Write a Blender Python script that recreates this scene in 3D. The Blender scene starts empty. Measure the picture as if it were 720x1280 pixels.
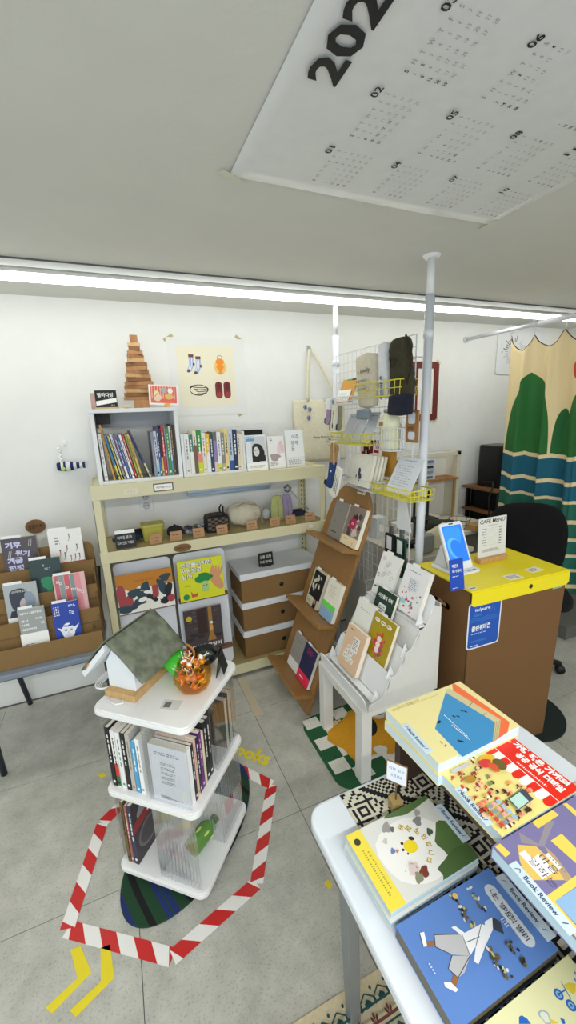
import bpy, bmesh, math, random
from mathutils import Matrix, Vector
random.seed(7)
sc = bpy.context.scene
# ---------------------------------------------------------------- camera
YAW, PIT, ROL, FPX, CH = math.radians(22.475), math.radians(13.758), math.radians(2.121), 509.5, 1.5
_f = Vector((math.sin(YAW)*math.cos(PIT), math.cos(YAW)*math.cos(PIT), -math.sin(PIT)))
_r = Vector((math.cos(YAW), -math.sin(YAW), 0)); _d = _f.cross(_r)
CR = _r*math.cos(ROL) + _d*math.sin(ROL); CD = -_r*math.sin(ROL) + _d*math.cos(ROL)
cam_data = bpy.data.cameras.new('camera'); cam = bpy.data.objects.new('camera', cam_data)
sc.collection.objects.link(cam); sc.camera = cam
cam_data.sensor_fit = 'VERTICAL'; cam_data.sensor_height = 36.0; cam_data.lens = FPX/1280*36.0
cam_data.clip_start = 0.02
cam.matrix_world = Matrix(((CR.x, -CD.x, -_f.x, 0), (CR.y, -CD.y, -_f.y, 0), (CR.z, -CD.z, -_f.z, CH), (0, 0, 0, 1)))
# ---------------------------------------------------------------- world, light, exposure
w = bpy.data.worlds.new('world'); sc.world = w; w.use_nodes = True
w.node_tree.nodes['Background'].inputs[0].default_value = (.72, .84, 1, 1)
w.node_tree.nodes['Background'].inputs[1].default_value = 0.6
sc.view_settings.view_transform = 'Standard'; sc.view_settings.look = 'None'
sc.view_settings.exposure = 0.27; sc.view_settings.gamma = 1.0; sc.view_settings.use_curve_mapping = False
def area(name, loc, rot, sx, sy, power, col):
    l = bpy.data.lights.new(name, 'AREA'); l.shape = 'RECTANGLE'; l.size = sx; l.size_y = sy; l.energy = power; l.color = col
    o = bpy.data.objects.new(name, l); o.location = loc; o.rotation_euler = rot; sc.collection.objects.link(o); return o
# daylight coming in through the shop window behind the camera
area('window_daylight', (-.6, -1.78, 1.15), (math.radians(90), 0, 0), 3.0, 1.7, 26, (.80, .91, 1))
# second ceiling strip behind the camera
area('ceiling_strip_light', (.3, -.75, 2.03), (0, 0, 0), 3.6, .06, 52, (1, .99, .95))
LED_STRENGTH = 8.5
# ---------------------------------------------------------------- pixel measurements -> world points on real planes
def ray(x, y): return CR*((x-360)/FPX) + CD*((y-640)/FPX) + _f
def atz(x, y, z): r = ray(x, y); return Vector((0, 0, CH)) + r*((z-CH)/r.z)
def aty(x, y, Y): r = ray(x, y); return Vector((0, 0, CH)) + r*(Y/r.y)
def atx(x, y, X): r = ray(x, y); return Vector((0, 0, CH)) + r*(X/r.x)
# ---------------------------------------------------------------- materials
def lin(h):
    h = h.lstrip('#'); o = []
    for i in (0, 2, 4):
        c = int(h[i:i+2], 16)/255; o.append(c/12.92 if c <= .04045 else ((c+.055)/1.055)**2.4)
    return (*o, 1)
_m = {}
def M(hexc, kind='paper', rough=None):
    key = (hexc, kind, rough)
    if key in _m: return _m[key]
    m = bpy.data.materials.new(kind + '_' + hexc.strip('#')); m.use_nodes = True; nt = m.node_tree; N = nt.nodes; L = nt.links
    b = N['Principled BSDF']; col = lin(hexc)
    b.inputs['Base Color'].default_value = col
    R = {'paper': .75, 'print': .45, 'gloss': .25, 'plastic': .35, 'metal': .35, 'wood': .5, 'card': .85, 'fabric': .95, 'paint': .7, 'wire': .35, 'leather': .6}.get(kind, .5)
    b.inputs['Roughness'].default_value = R if rough is None else rough
    if kind == 'metal': b.inputs['Metallic'].default_value = .6
    if kind in ('fabric', 'card', 'wood', 'paint', 'plastic', 'paper'):
        tc = N.new('ShaderNodeTexCoord'); mp = N.new('ShaderNodeMapping'); L.new(tc.outputs['Object'], mp.inputs[0])
        n = N.new('ShaderNodeTexNoise'); L.new(mp.outputs[0], n.inputs['Vector'])
        amt, scl, bump = {'fabric': (.22, 90, .3), 'card': (.14, 150, .06), 'wood': (.35, 14, .06), 'paint': (.05, 8, .05), 'plastic': (.05, 20, .0), 'paper': (.06, 30, .03)}[kind]
        if kind == 'wood': mp.inputs['Scale'].default_value = (9, 9, 1.0)
        n.inputs['Scale'].default_value = scl; n.inputs['Detail'].default_value = 5
        mx = N.new('ShaderNodeMixRGB'); mx.inputs['Color1'].default_value = tuple(c*(1-amt) for c in col[:3]) + (1,)
        mx.inputs['Color2'].default_value = tuple(min(1, c*(1+amt*.7)) for c in col[:3]) + (1,)
        L.new(n.outputs['Fac'], mx.inputs['Fac']); L.new(mx.outputs[0], b.inputs['Base Color'])
        if bump:
            bp = N.new('ShaderNodeBump'); bp.inputs['Strength'].default_value = bump; bp.inputs['Distance'].default_value = .003
            L.new(n.outputs['Fac'], bp.inputs['Height']); L.new(bp.outputs[0], b.inputs['Normal'])
    _m[key] = m; return m
def emis(name, hexc, s):
    m = bpy.data.materials.new(name); m.use_nodes = True; b = m.node_tree.nodes['Principled BSDF']
    b.inputs['Base Color'].default_value = lin(hexc); b.inputs['Emission Color'].default_value = lin(hexc); b.inputs['Emission Strength'].default_value = s
    return m
def clear(name, tint, refl=.1, rough=.08, edge=.75):
    """clear plastic or thin glass: tinted see-through body with a glossy surface"""
    m = bpy.data.materials.new(name); m.use_nodes = True; nt = m.node_tree; N = nt.nodes; L = nt.links; N.remove(N['Principled BSDF']); out = N['Material Output']
    t = N.new('ShaderNodeBsdfTransparent'); t.inputs[0].default_value = lin(tint); g = N.new('ShaderNodeBsdfGlossy'); g.inputs['Roughness'].default_value = rough; g.inputs[0].default_value = (.95, .95, .95, 1)
    lw = N.new('ShaderNodeLayerWeight'); lw.inputs[0].default_value = .35; mp = N.new('ShaderNodeMath'); mp.operation = 'MULTIPLY_ADD'; mp.inputs[1].default_value = edge; mp.inputs[2].default_value = refl; mp.use_clamp = True; L.new(lw.outputs['Facing'], mp.inputs[0])
    mx = N.new('ShaderNodeMixShader'); L.new(mp.outputs[0], mx.inputs[0]); L.new(t.outputs[0], mx.inputs[1]); L.new(g.outputs[0], mx.inputs[2]); L.new(mx.outputs[0], out.inputs[0]); return m
def glassy(name, hexc, rough=.05, trans=1.0, alpha=1.0, ior=1.45):
    m = bpy.data.materials.new(name); m.use_nodes = True; b = m.node_tree.nodes['Principled BSDF']
    b.inputs['Base Color'].default_value = lin(hexc); b.inputs['Roughness'].default_value = rough
    b.inputs['Transmission Weight'].default_value = trans; b.inputs['IOR'].default_value = ior; b.inputs['Alpha'].default_value = alpha
    return m
# ---------------------------------------------------------------- mesh builder
class MB:
    def __init__(s, xf=None): s.v = []; s.f = []; s.mi = []; s.ms = []; s.sm = []; s.xf = xf or Matrix()
    def mat(s, m):
        if m not in s.ms: s.ms.append(m)
        return s.ms.index(m)
    def add(s, vs, fs, m, smooth=False):
        o = len(s.v); s.v += [s.xf @ Vector(p) for p in vs]; k = s.mat(m)
        for f in fs: s.f.append([i+o for i in f]); s.mi.append(k); s.sm.append(smooth)
        return s
    def box(s, x0, x1, y0, y1, z0, z1, m):
        x0, x1 = min(x0, x1), max(x0, x1); y0, y1 = min(y0, y1), max(y0, y1); z0, z1 = min(z0, z1), max(z0, z1)
        vs = [(x, y, z) for z in (z0, z1) for y in (y0, y1) for x in (x0, x1)]
        return s.add(vs, [(0, 2, 3, 1), (4, 5, 7, 6), (0, 1, 5, 4), (2, 6, 7, 3), (0, 4, 6, 2), (1, 3, 7, 5)], m)
    def prism(s, pts, a, b, m, axis='z', smooth=False):
        n = len(pts); ar = sum(pts[i][0]*pts[(i+1) % n][1]-pts[(i+1) % n][0]*pts[i][1] for i in range(n))
        if ar < 0: pts = pts[::-1]
        if b < a: a, b = b, a
        def P(u, v, t): return {'z': (u, v, t), 'y': (u, t, v), 'x': (t, u, v)}[axis]
        vs = [P(u, v, a) for u, v in pts] + [P(u, v, b) for u, v in pts]
        fs = [tuple(range(n))[::-1], tuple(range(n, 2*n))] + [(i, (i+1) % n, (i+1) % n+n, i+n) for i in range(n)]
        if axis == 'y': fs = [f[::-1] for f in fs]
        o = len(s.f); s.add(vs, fs, m)
        if smooth:
            for k in range(o+2, len(s.f)): s.sm[k] = True
        return s
    def quad(s, a, b, c, d, m): return s.add([a, b, c, d], [(0, 1, 2, 3)], m)
    def tube(s, pts, r, m, n=8, closed=False, caps=True):
        pts = [Vector(p) for p in pts]; N = len(pts); vs = []; rs = r if isinstance(r, (list, tuple)) else [r]*N; ref = None
        for i, p in enumerate(pts):
            if closed: t = pts[(i+1) % N]-pts[i-1]
            else: t = pts[min(i+1, N-1)]-pts[max(i-1, 0)]
            t.normalize()
            if ref is None: ref = Vector((0, 0, 1)) if abs(t.z) < .9 else Vector((1, 0, 0))
            a = t.cross(ref); a.normalize(); b = a.cross(t); ref = b
            vs += [p + (a*math.cos(q*2*math.pi/n)+b*math.sin(q*2*math.pi/n))*rs[i] for q in range(n)]
        fs = []
        for i in range(N if closed else N-1):
            j = (i+1) % N
            fs += [(i*n+q, i*n+(q+1) % n, j*n+(q+1) % n, j*n+q) for q in range(n)]
        if caps and not closed: fs += [tuple(range(n))[::-1], tuple(range((N-1)*n, N*n))]
        return s.add(vs, fs, m, smooth=n > 5)
    def lathe(s, prof, m, n=24, c=(0, 0, 0)):
        vs = [(c[0]+r*math.cos(q*2*math.pi/n), c[1]+r*math.sin(q*2*math.pi/n), c[2]+z) for r, z in prof for q in range(n)]
        fs = [(i*n+q, i*n+(q+1) % n, (i+1)*n+(q+1) % n, (i+1)*n+q) for i in range(len(prof)-1) for q in range(n)]
        if prof[0][0] > 1e-6: fs.append(tuple(range(n))[::-1])
        if prof[-1][0] > 1e-6: fs.append(tuple(range((len(prof)-1)*n, len(prof)*n)))
        return s.add(vs, fs, m, smooth=True)
    def ell(s, c, rx, ry, rz, m, n=12, k=8, wob=0, seed=0, p=1):
        rnd = random.Random(seed); vs = []; fs = []
        ph = [rnd.uniform(0, 6.28) for _ in range(6)]
        def pw(v): return math.copysign(abs(v)**p, v)
        for i in range(k+1):
            t = math.pi*i/k
            for q in range(n):
                a = 2*math.pi*q/n
                g = 1+wob*(math.sin(3*a+ph[0]+2*t)*.5+math.sin(5*t+ph[1]+a)*.5+math.sin(7*a+4*t+ph[2])*.4)
                vs.append((c[0]+rx*g*pw(math.sin(t))*pw(math.cos(a)), c[1]+ry*g*pw(math.sin(t))*pw(math.sin(a)), c[2]+rz*g*pw(math.cos(t))))
        for i in range(k):
            for q in range(n): fs.append((i*n+q, (i+1)*n+q, (i+1)*n+(q+1) % n, i*n+(q+1) % n))
        return s.add(vs, fs, m, smooth=True)
    def surf(s, fn, nu, nv, m, thick=0, smooth=True):
        vs = [fn(i/nu, j/nv) for j in range(nv+1) for i in range(nu+1)]; W = nu+1
        fs = [(j*W+i, j*W+i+1, (j+1)*W+i+1, (j+1)*W+i) for j in range(nv) for i in range(nu)]
        if callable(m):
            for f_i, f in enumerate(fs):
                j, i = divmod(f_i, nu); s.f.append([q+len(s.v) for q in f]); s.mi.append(s.mat(m((i+.5)/nu, (j+.5)/nv))); s.sm.append(smooth)
            s.v += [s.xf @ Vector(p) for p in vs]; return s
        return s.add(vs, fs, m, smooth)
def link(name, mb, mods=()):
    me = bpy.data.meshes.new(name); me.from_pydata([tuple(v) for v in mb.v], [], mb.f)
    for m in mb.ms: me.materials.append(m)
    me.polygons.foreach_set('material_index', mb.mi); me.polygons.foreach_set('use_smooth', mb.sm); me.update()
    o = bpy.data.objects.new(name, me); sc.collection.objects.link(o)
    return o
def bevel(o, w=.002, seg=2):
    b = o.modifiers.new('bevel', 'BEVEL'); b.width = w; b.segments = seg; b.limit_method = 'ANGLE'; b.angle_limit = math.radians(40); return o
def solid(o, t): q = o.modifiers.new('solid', 'SOLIDIFY'); q.thickness = t; q.offset = 0; return o
def part(name, mb, parent, bev=0, label=None, sol=0):
    o = link(name, mb); o.parent = parent
    if sol: solid(o, sol)
    if bev: bevel(o, bev)
    if label: o['label'] = label
    return o
def tag(o, label, cat, group=None):
    o['label'] = label; o['category'] = cat
    if group: o['group'] = group
    return o
def thing(name, label, cat, mat=None, group=None):
    o = bpy.data.objects.new(name, None); o.empty_display_size = .02; sc.collection.objects.link(o)
    if mat is not None: o.matrix_world = mat if isinstance(mat, Matrix) else Matrix.Translation(Vector(mat))
    return tag(o, label, cat, group)
def single(name, mb, label, cat, mat=None, group=None, bev=0, sol=0):
    o = link(name, mb)
    if mat is not None: o.matrix_world = mat if isinstance(mat, Matrix) else Matrix.Translation(Vector(mat))
    if sol: solid(o, sol)
    if bev: bevel(o, bev)
    return tag(o, label, cat, group)
_tx = bpy.data.textures.new('crumple', 'CLOUDS'); _tx.noise_scale = .05; _tx.noise_depth = 2
def crumple(o, s=.02):
    d = o.modifiers.new('crumple', 'DISPLACE'); d.texture = _tx; d.strength = s; d.mid_level = .5; d.texture_coords = 'LOCAL'; return o
def struct(name, mb, parent=None, bev=0):
    o = link(name, mb); o['kind'] = 'structure'
    if parent: o.parent = parent
    if bev: bevel(o, bev)
    return o
def T(x, y, z): return Matrix.Translation(Vector((x, y, z)))
def RX(d): return Matrix.Rotation(math.radians(d), 4, 'X')
def RY(d): return Matrix.Rotation(math.radians(d), 4, 'Y')
def RZ(d): return Matrix.Rotation(math.radians(d), 4, 'Z')
def rrect(x0, x1, y0, y1, r, n=4):
    out = []
    for cx, cy, a in ((x1-r, y1-r, 0), (x0+r, y1-r, 90), (x0+r, y0+r, 180), (x1-r, y0+r, 270)):
        out += [(cx+r*math.cos(math.radians(a+90*i/n)), cy+r*math.sin(math.radians(a+90*i/n))) for i in range(n+1)]
    return out
# ---------------------------------------------------------------- flat print (lettering, pictures) on covers, posters, signs
_tc = {}
def text_mesh(s, bold=0, shear=0):
    k = (s, bold, shear)
    if k not in _tc:
        c = bpy.data.curves.new('t', 'FONT'); c.body = s; c.size = 1; c.resolution_u = 2; c.offset = bold; c.shear = shear; c.space_line = .95
        o = bpy.data.objects.new('t', c); me = bpy.data.meshes.new_from_object(o)
        vs = [(v.co.x, v.co.y) for v in me.vertices]; fs = [tuple(p.vertices) for p in me.polygons]
        bpy.data.objects.remove(o); bpy.data.meshes.remove(me); bpy.data.curves.remove(c)
        if not vs: vs = [(0, 0)]
        xs = [v[0] for v in vs]; ys = [v[1] for v in vs]
        _tc[k] = (vs, fs, min(xs), max(xs), min(ys), max(ys))
    return _tc[k]
class Art:
    """2-D print. xf maps (u, v, n) to the local frame of the parent: u right, v up, n out of the surface."""
    def __init__(s, xf, e=.00004, base=.0003): s.mb = MB(xf); s.n = base; s.e = e
    def up(s): s.n += s.e; return s.n
    def poly(s, pts, m):
        n = s.up(); k = len(pts); ar = sum(pts[i][0]*pts[(i+1) % k][1]-pts[(i+1) % k][0]*pts[i][1] for i in range(k))
        if ar < 0: pts = pts[::-1]
        s.mb.add([(x, y, n) for x, y in pts], [tuple(range(k))], m); return s
    def rect(s, x0, y0, x1, y1, m): return s.poly([(x0, y0), (x1, y0), (x1, y1), (x0, y1)], m)
    def rr(s, x0, y0, x1, y1, r, m): return s.poly(rrect(x0, x1, y0, y1, r), m)
    def ell(s, cx, cy, rx, ry, m, rot=0, n=20, wob=0, seed=1):
        c, q = math.cos(math.radians(rot)), math.sin(math.radians(rot)); pts = []; rnd = random.Random(seed); ph = rnd.uniform(0, 6)
        for i in range(n):
            a = 2*math.pi*i/n; g = 1+wob*math.sin(3*a+ph)+wob*.6*math.sin(5*a+2*ph); x, y = rx*g*math.cos(a), ry*g*math.sin(a); pts.append((cx+x*c-y*q, cy+x*q+y*c))
        return s.poly(pts, m)
    def line(s, pts, w, m):
        n = s.up()
        for (x0, y0), (x1, y1) in zip(pts[:-1], pts[1:]):
            l = math.hypot(x1-x0, y1-y0) or 1; nx, ny = -(y1-y0)/l*w/2, (x1-x0)/l*w/2
            s.mb.add([(x0-nx, y0-ny, n), (x1-nx, y1-ny, n), (x1+nx, y1+ny, n), (x0+nx, y0+ny, n)], [(0, 1, 2, 3)], m)
        return s
    def text(s, t, x, y, h, m, rot=0, bold=.0, w=None, al='l', shear=0):
        """h: height of the text block; w: fit width; (x,y): lower-left (or centre with al='c')"""
        vs, fs, a0, a1, b0, b1 = text_mesh(t, bold, shear)
        k = h/max(b1-b0, 1e-6); kx = w/max(a1-a0, 1e-6) if w else k
        ox = (a0+a1)/2 if al == 'c' else a0; oy = (b0+b1)/2 if al == 'c' else b0
        c, q = math.cos(math.radians(rot)), math.sin(math.radians(rot)); n = s.up(); out = []
        for vx, vy in vs:
            px, py = (vx-ox)*kx, (vy-oy)*k; out.append((x+px*c-py*q, y+px*q+py*c, n))
        s.mb.add(out, fs, m); return s
    def dashes(s, x, y, w, h, rows, m, seed=0, fill=.5, gap=.25):
        """small lettering too small to read: rows of short word-length strokes"""
        rnd = random.Random(seed); n = s.up(); rh = h/rows
        for r in range(rows):
            yy = y+h-(r+1)*rh+rh*(1-fill)/2; xx = x
            end = x+w*rnd.uniform(.7, 1)
            while xx < end-1e-5:
                ww = min(rnd.uniform(.6, 2.2)*rh*1.2, end-xx)
                s.mb.add([(xx, yy, n), (xx+ww, yy, n), (xx+ww, yy+rh*fill, n), (xx, yy+rh*fill, n)], [(0, 1, 2, 3)], m); xx += ww+rh*gap*2
        return s
    def dline(s, p0, p1, w_, m, seg=.006, gap=.003, seed=1):
        rnd = random.Random(seed); L_ = math.hypot(p1[0]-p0[0], p1[1]-p0[1]); t = 0; dx, dy = (p1[0]-p0[0])/L_, (p1[1]-p0[1])/L_
        n0 = s.n
        while t < L_:
            l = min(seg*rnd.uniform(.5, 1.6), L_-t); s.n = n0; s.line([(p0[0]+dx*t, p0[1]+dy*t), (p0[0]+dx*(t+l), p0[1]+dy*(t+l))], w_, m); t += l+gap
        return s
    def done(s, parent, name='cover_print', label=None): return part(name, s.mb, parent, label=label)
FRONT = Matrix(((1, 0, 0, 0), (0, 0, -1, 0), (0, 1, 0, 0), (0, 0, 0, 1)))      # faces local -y
TOP = Matrix()                                                                # faces local +z
def SPINE(w_, t=0): return T(-w_/2, t, 0) @ Matrix(((0, 0, -1, 0), (-1, 0, 0, 0), (0, 1, 0, 0), (0, 0, 0, 1)))   # faces local -x, u = -y
PAGE = M('#efe9da', 'paper')
def book(label, mat, w_, h, t, col, art=None, spine=None, spart=None, page=PAGE, name='book', cat='book', group=None, backart=None, tab=None):
    """standing book: x = width (spine at -w/2), front cover faces -y, back at y=t, z = height"""
    o = thing(name, label, cat, mat, group); cm = M(col, 'print') if isinstance(col, str) else col; sm = M(spine, 'print') if spine else cm
    b = MB(); c = .0012
    b.box(-w_/2, w_/2, 0, c, 0, h, cm); b.box(-w_/2, w_/2, t-c, t, 0, h, cm); b.box(-w_/2, -w_/2+c, c, t-c, 0, h, sm)
    part('cover', b, o)
    part('page_block', MB().box(-w_/2+c, w_/2-.0012, c, t-c, .0012, h-.0012, page), o)
    if art:
        a = Art(FRONT); art(a, w_, h); a.done(o)
    if backart:
        a = Art(T(0, t, 0) @ Matrix(((-1, 0, 0, 0), (0, 0, 1, 0), (0, 1, 0, 0), (0, 0, 0, 1)))); backart(a, w_, h); a.done(o, 'back_print')
    if spart:
        a = Art(SPINE(w_, t)); spart(a, t, h); a.done(o, 'spine_print')
    if tab:
        x0, tw = tab; q = MB().box(x0, x0+tw, .001, .0016, h-.03, h+.012, M('#f4f4f4', 'paper')); part('index_tab', q, o)
    return o
W = M('#f4f3ee', 'print'); K = M('#0a0a0c', 'print', .55); GY = M('#8a8a8a', 'print')
WHITE_PL = M('#eeeeee', 'plastic'); STEEL = M('#c9ccd0', 'metal')
# ================================================================ SETTING
CEIL = 2.07; WY = 2.38; XL, XR, YF = -2.513, 3.487, -1.84
def floor_mat():
    m = M('#b3b2aa', 'paint', .42); nt = m.node_tree; N = nt.nodes; L = nt.links; b = N['Principled BSDF']
    tc = N.new('ShaderNodeTexCoord'); n1 = N.new('ShaderNodeTexNoise'); n1.inputs['Scale'].default_value = 9; n1.inputs['Detail'].default_value = 8; n1.inputs['Roughness'].default_value = .7
    n2 = N.new('ShaderNodeTexNoise'); n2.inputs['Scale'].default_value = 160; n2.inputs['Detail'].default_value = 2
    g = N.new('ShaderNodeNewGeometry')
    L.new(g.outputs['Position'], n1.inputs['Vector']); L.new(g.outputs['Position'], n2.inputs['Vector'])
    r1 = N.new('ShaderNodeValToRGB'); r1.color_ramp.elements[0].position = .3; r1.color_ramp.elements[0].color = lin('#a3a299'); r1.color_ramp.elements[1].position = .72; r1.color_ramp.elements[1].color = lin('#c6c5bb')
    r2 = N.new('ShaderNodeValToRGB'); r2.color_ramp.elements[0].position = .33; r2.color_ramp.elements[0].color = (.3, .3, .3, 1); r2.color_ramp.elements[1].position = .45; r2.color_ramp.elements[1].color = (1, 1, 1, 1)
    mx = N.new('ShaderNodeMixRGB'); mx.blend_type = 'MULTIPLY'; mx.inputs[0].default_value = .33
    L.new(n1.outputs['Fac'], r1.inputs[0]); L.new(n2.outputs['Fac'], r2.inputs[0]); L.new(r1.outputs[0], mx.inputs[1]); L.new(r2.outputs[0], mx.inputs[2]); L.new(mx.outputs[0], b.inputs['Base Color'])
    return m
FLOOR = floor_mat(); GROUT = M('#5d5c57', 'paint', .9)
fl = struct('floor', MB().box(XL, XR, YF, WY, -.06, -.002, GROUT))
base_tile = None
nx = 0
for i in range(10):
    for j in range(7):
        x0 = .487 - .6*5 + .6*i; y0 = 1.16 - .6*5 + .6*j
        if base_tile is None:
            base_tile = link('tile', MB().box(.0012, .5988, .0012, .5988, -.02, 0, FLOOR)); o = base_tile
        else:
            o = base_tile.copy(); sc.collection.objects.link(o)
        o.location = (x0, y0, 0); o.parent = fl
WALLM = M('#e9e9e5', 'paint', .6)
def bumpy(m, scale, strength, dist):
    nt = m.node_tree; N = nt.nodes; L = nt.links; b = N['Principled BSDF']; g = N.new('ShaderNodeNewGeometry')
    n = N.new('ShaderNodeTexNoise'); n.inputs['Scale'].default_value = scale; n.inputs['Detail'].default_value = 6
    bp = N.new('ShaderNodeBump'); bp.inputs['Strength'].default_value = strength; bp.inputs['Distance'].default_value = dist
    L.new(g.outputs['Position'], n.inputs['Vector']); L.new(n.outputs['Fac'], bp.inputs['Height']); L.new(bp.outputs[0], b.inputs['Normal'])
bumpy(WALLM, 6, .25, .02)
CEILM = M('#dcdcd6', 'paint', .75); bumpy(CEILM, 5, .35, .02)
struct('ceiling', MB().box(XL-.1, XR+.1, YF-.1, WY+.1, CEIL, CEIL+.1, CEILM))
struct('wall_back', MB().box(XL-.1, XR+.1, WY, WY+.1, -.06, CEIL, WALLM))
struct('wall_left', MB().box(XL-.1, XL, YF-.1, WY, -.06, CEIL, WALLM))
struct('wall_right', MB().box(XR, XR+.1, YF-.1, WY, -.06, CEIL, WALLM))
wf = MB(); wf.box(XL, -2.2, YF-.1, YF, -.06, CEIL, WALLM).box(1.0, XR, YF-.1, YF, -.06, CEIL, WALLM).box(-2.2, 1.0, YF-.1, YF, -.06, .25, WALLM).box(-2.2, 1.0, YF-.1, YF, 2.0, CEIL, WALLM)
struct('wall_front', wf)
wn = MB()
for x in (-2.17, -.6, .97): wn.box(x-.03, x+.03, YF-.07, YF-.02, .25, 2.0, STEEL)
wn.box(-2.2, 1.0, YF-.07, YF-.02, .25, .3, STEEL).box(-2.2, 1.0, YF-.07, YF-.02, 1.95, 2.0, STEEL)
struct('window_1', wn)
struct('trim_1', MB().box(2.53, XR, 1.5, WY, 0, .09, M('#6c6b66', 'paint', .8)))
# metal channel along the ceiling and the LED strip beside it
ch = MB(); CHM = M('#8d9694', 'paint', .4)
ch.box(XL, XR, 1.866, 1.95, CEIL-.005, CEIL, CHM)
cho = single('ceiling_channel', ch, 'grey metal channel running across the ceiling beside the light strip', 'channel')
sh = MB(); DK = M('#5a6062', 'paint', .5); sh.box(XL, XR, 1.8635, 1.866, CEIL-.006, CEIL, DK).box(XL, XR, 1.95, 1.953, CEIL-.006, CEIL, DK)
part('edge_strip', sh, cho)
led = thing('light_strip', 'long white LED strip light fixed to the ceiling', 'light', (0, 2.03, CEIL))
part('housing', MB().box(XL+.02, XR-.02, -.045, .045, -.012, 0, M('#e6e6e2', 'plastic')), led)
part('diffuser', MB().prism([(y*1.0, z) for y, z in [(-.034, -.012), (-.032, -.024), (-.018, -.03), (.018, -.03), (.032, -.024), (.034, -.012)]], XL+.03, XR-.03, emis('led_light', '#fbfcf6', LED_STRENGTH), axis='x'), led)
# ================================================================ CALENDAR ON THE CEILING
cal = thing('calendar_poster', 'large white year calendar poster taped flat to the ceiling', 'calendar', (0, 0, CEIL))
x0c, y1c, wc, hc = .34, 1.12, .865, 1.19            # left edge, edge nearest the wall
def cpt(u, v): return (x0c+u, y1c-v)
CALP = M('#e4e6e6', 'paper', .35)
pb = MB(); nu, nv = 26, 30
rnd = random.Random(3)
def calf(u, v):
    sag = .004 + .006*abs(math.sin(u*5+v*3))*math.sin(math.pi*u)*math.sin(math.pi*v) + .004*math.sin(9*v+2*u)**2*math.sin(math.pi*u)
    return (x0c+u*wc, y1c-v*hc, -sag)
pb.surf(calf, nu, nv, CALP)
part('sheet', pb, cal, sol=.0004)
# print is seen from below: letters read with their top towards the near-left, as in the photograph
CK = M('#17181c', 'print'); CG = M('#9a9c9e', 'print')
# u axis of the print runs along world -y..; measured from the photograph: months 01, 04, 07, 10 lie along the far edge
def cal_xf():
    # print u -> world -Y ; print v -> world -X*-1 ; n -> down
    return Matrix(((0, -1, 0, 0), (-1, 0, 0, 0), (0, 0, -1, -.011), (0, 0, 0, 1)))
ca = Art(cal_xf(), e=.000002, base=0)
ca.text('2026', -.775, -.443, .064, CK, bold=.03, w=.235)
start = [4, 0, 0, 3, 5, 1, 3, 6, 2, 4, 0, 2]; days = [31, 28, 31, 30, 31, 30, 31, 31, 30, 31, 30, 31]
holiday = {1: {1}, 2: {16, 17, 18}, 3: {2}, 5: {5, 25}, 6: {3, 6}, 8: {15, 17}, 9: {24, 25}, 10: {3, 5, 9}, 12: {25}}
for mo in range(1, 13):
    c_, r_ = (mo-1) % 3, (mo-1)//3
    u0 = -1.056+.177*c_; v0 = -(.54+.178*r_)
    if v0 < -1.16: continue
    ca.text('%02d' % mo, u0+.107, v0+.013, .016, CK, bold=.02, w=.026)
    for d in range(7): ca.text('SMTWTFS'[d], u0+.0205*d, v0, .0085, CK if d == 0 else CG, al='c', bold=.02 if d == 0 else 0)
    for d in range(1, days[mo-1]+1):
        q = start[mo-1]+d-1; blk = q % 7 == 0 or d in holiday.get(mo, ())
        ca.text(str(d), u0+.0205*(q % 7), v0-.017*(1+q//7), .0068, CK if blk else CG, al='c', bold=.02 if blk else -.005)
ca.done(cal, 'calendar_print')
TAPE = M('#d8d8c4', 'plastic', .3)
for k, (x, y, a) in enumerate([(.345, 1.115, 30), (1.2, 1.115, 90), (1.2, .82, 0)]):
    t = MB(RZ(a)); t.box(-.035, .035, -.01, .01, -.0125, -.0118, TAPE)
    o = single('tape_strip', t, ['clear tape at the calendar corner farthest from the pole', 'clear tape at the calendar corner nearest the pole', 'clear tape on the short side of the ceiling calendar'][k], 'tape', (x, y, CEIL+.003), 'tape strips holding the calendar')
# ================================================================ THINGS ON THE BACK WALL
YT = M('#b9b07a', 'plastic')
for k, (px, py, a) in enumerate([(210, 422, 30), (299, 424, -38), (303, 516, 32)]):
    p = aty(px, py, WY)
    t = MB(RY(-a)); t.box(-.028, .028, -.0016, -.0002, -.008, .008, YT)
    for q in range(6): t.box(-.024+q*.008, -.022+q*.008, -.0019, -.0016, -.008, .008, M('#a39a62', 'plastic'))
    single('washi_tape', t, ['yellow striped tape above the wooden tree, upper left of the poster', 'yellow striped tape above the orange bag picture, upper right of the poster', 'yellow striped tape below the red slippers picture, lower right of the poster'][k], 'tape', p, 'striped tapes of the clothing poster')
pst = thing('poster', 'cream poster with socks, orange bag, stripes and red slippers on the wall', 'poster', (.535, WY-.0015, 1.70))
part('paper_sheet', MB().box(-.215, .215, -.0005, .0008, -.2, .21, M('#e6e6e3', 'paint')), pst)
a = Art(FRONT, base=.0008)
a.rect(-.168, -.155, .152, .17, M('#eae3cb', 'print'))
BR, LB, OR_, YO, MR = M('#6b3a22', 'print'), M('#9db4dd', 'print'), M('#ee8e22', 'print'), M('#efc26a', 'print'), M('#7a1d22', 'print')
for dx, dz in ((-.09, .075), (-.052, .065)):
    a.poly([(dx-.014, dz+.035), (dx+.012, dz+.035), (dx+.012, dz-.005), (dx-.005, dz-.04), (dx-.026, dz-.03), (dx-.014, dz-.002)], LB)
    for q in (-.008, .002): a.line([(dx+q, dz+.033), (dx+q, dz), (dx+q-.012, dz-.034)], .003, W)
    a.rect(dx-.015, dz+.035, dx+.013, dz+.05, BR); a.ell(dx-.019, dz-.036, .01, .008, BR, 20); a.ell(dx+.011, dz-.001, .006, .008, BR)
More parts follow.
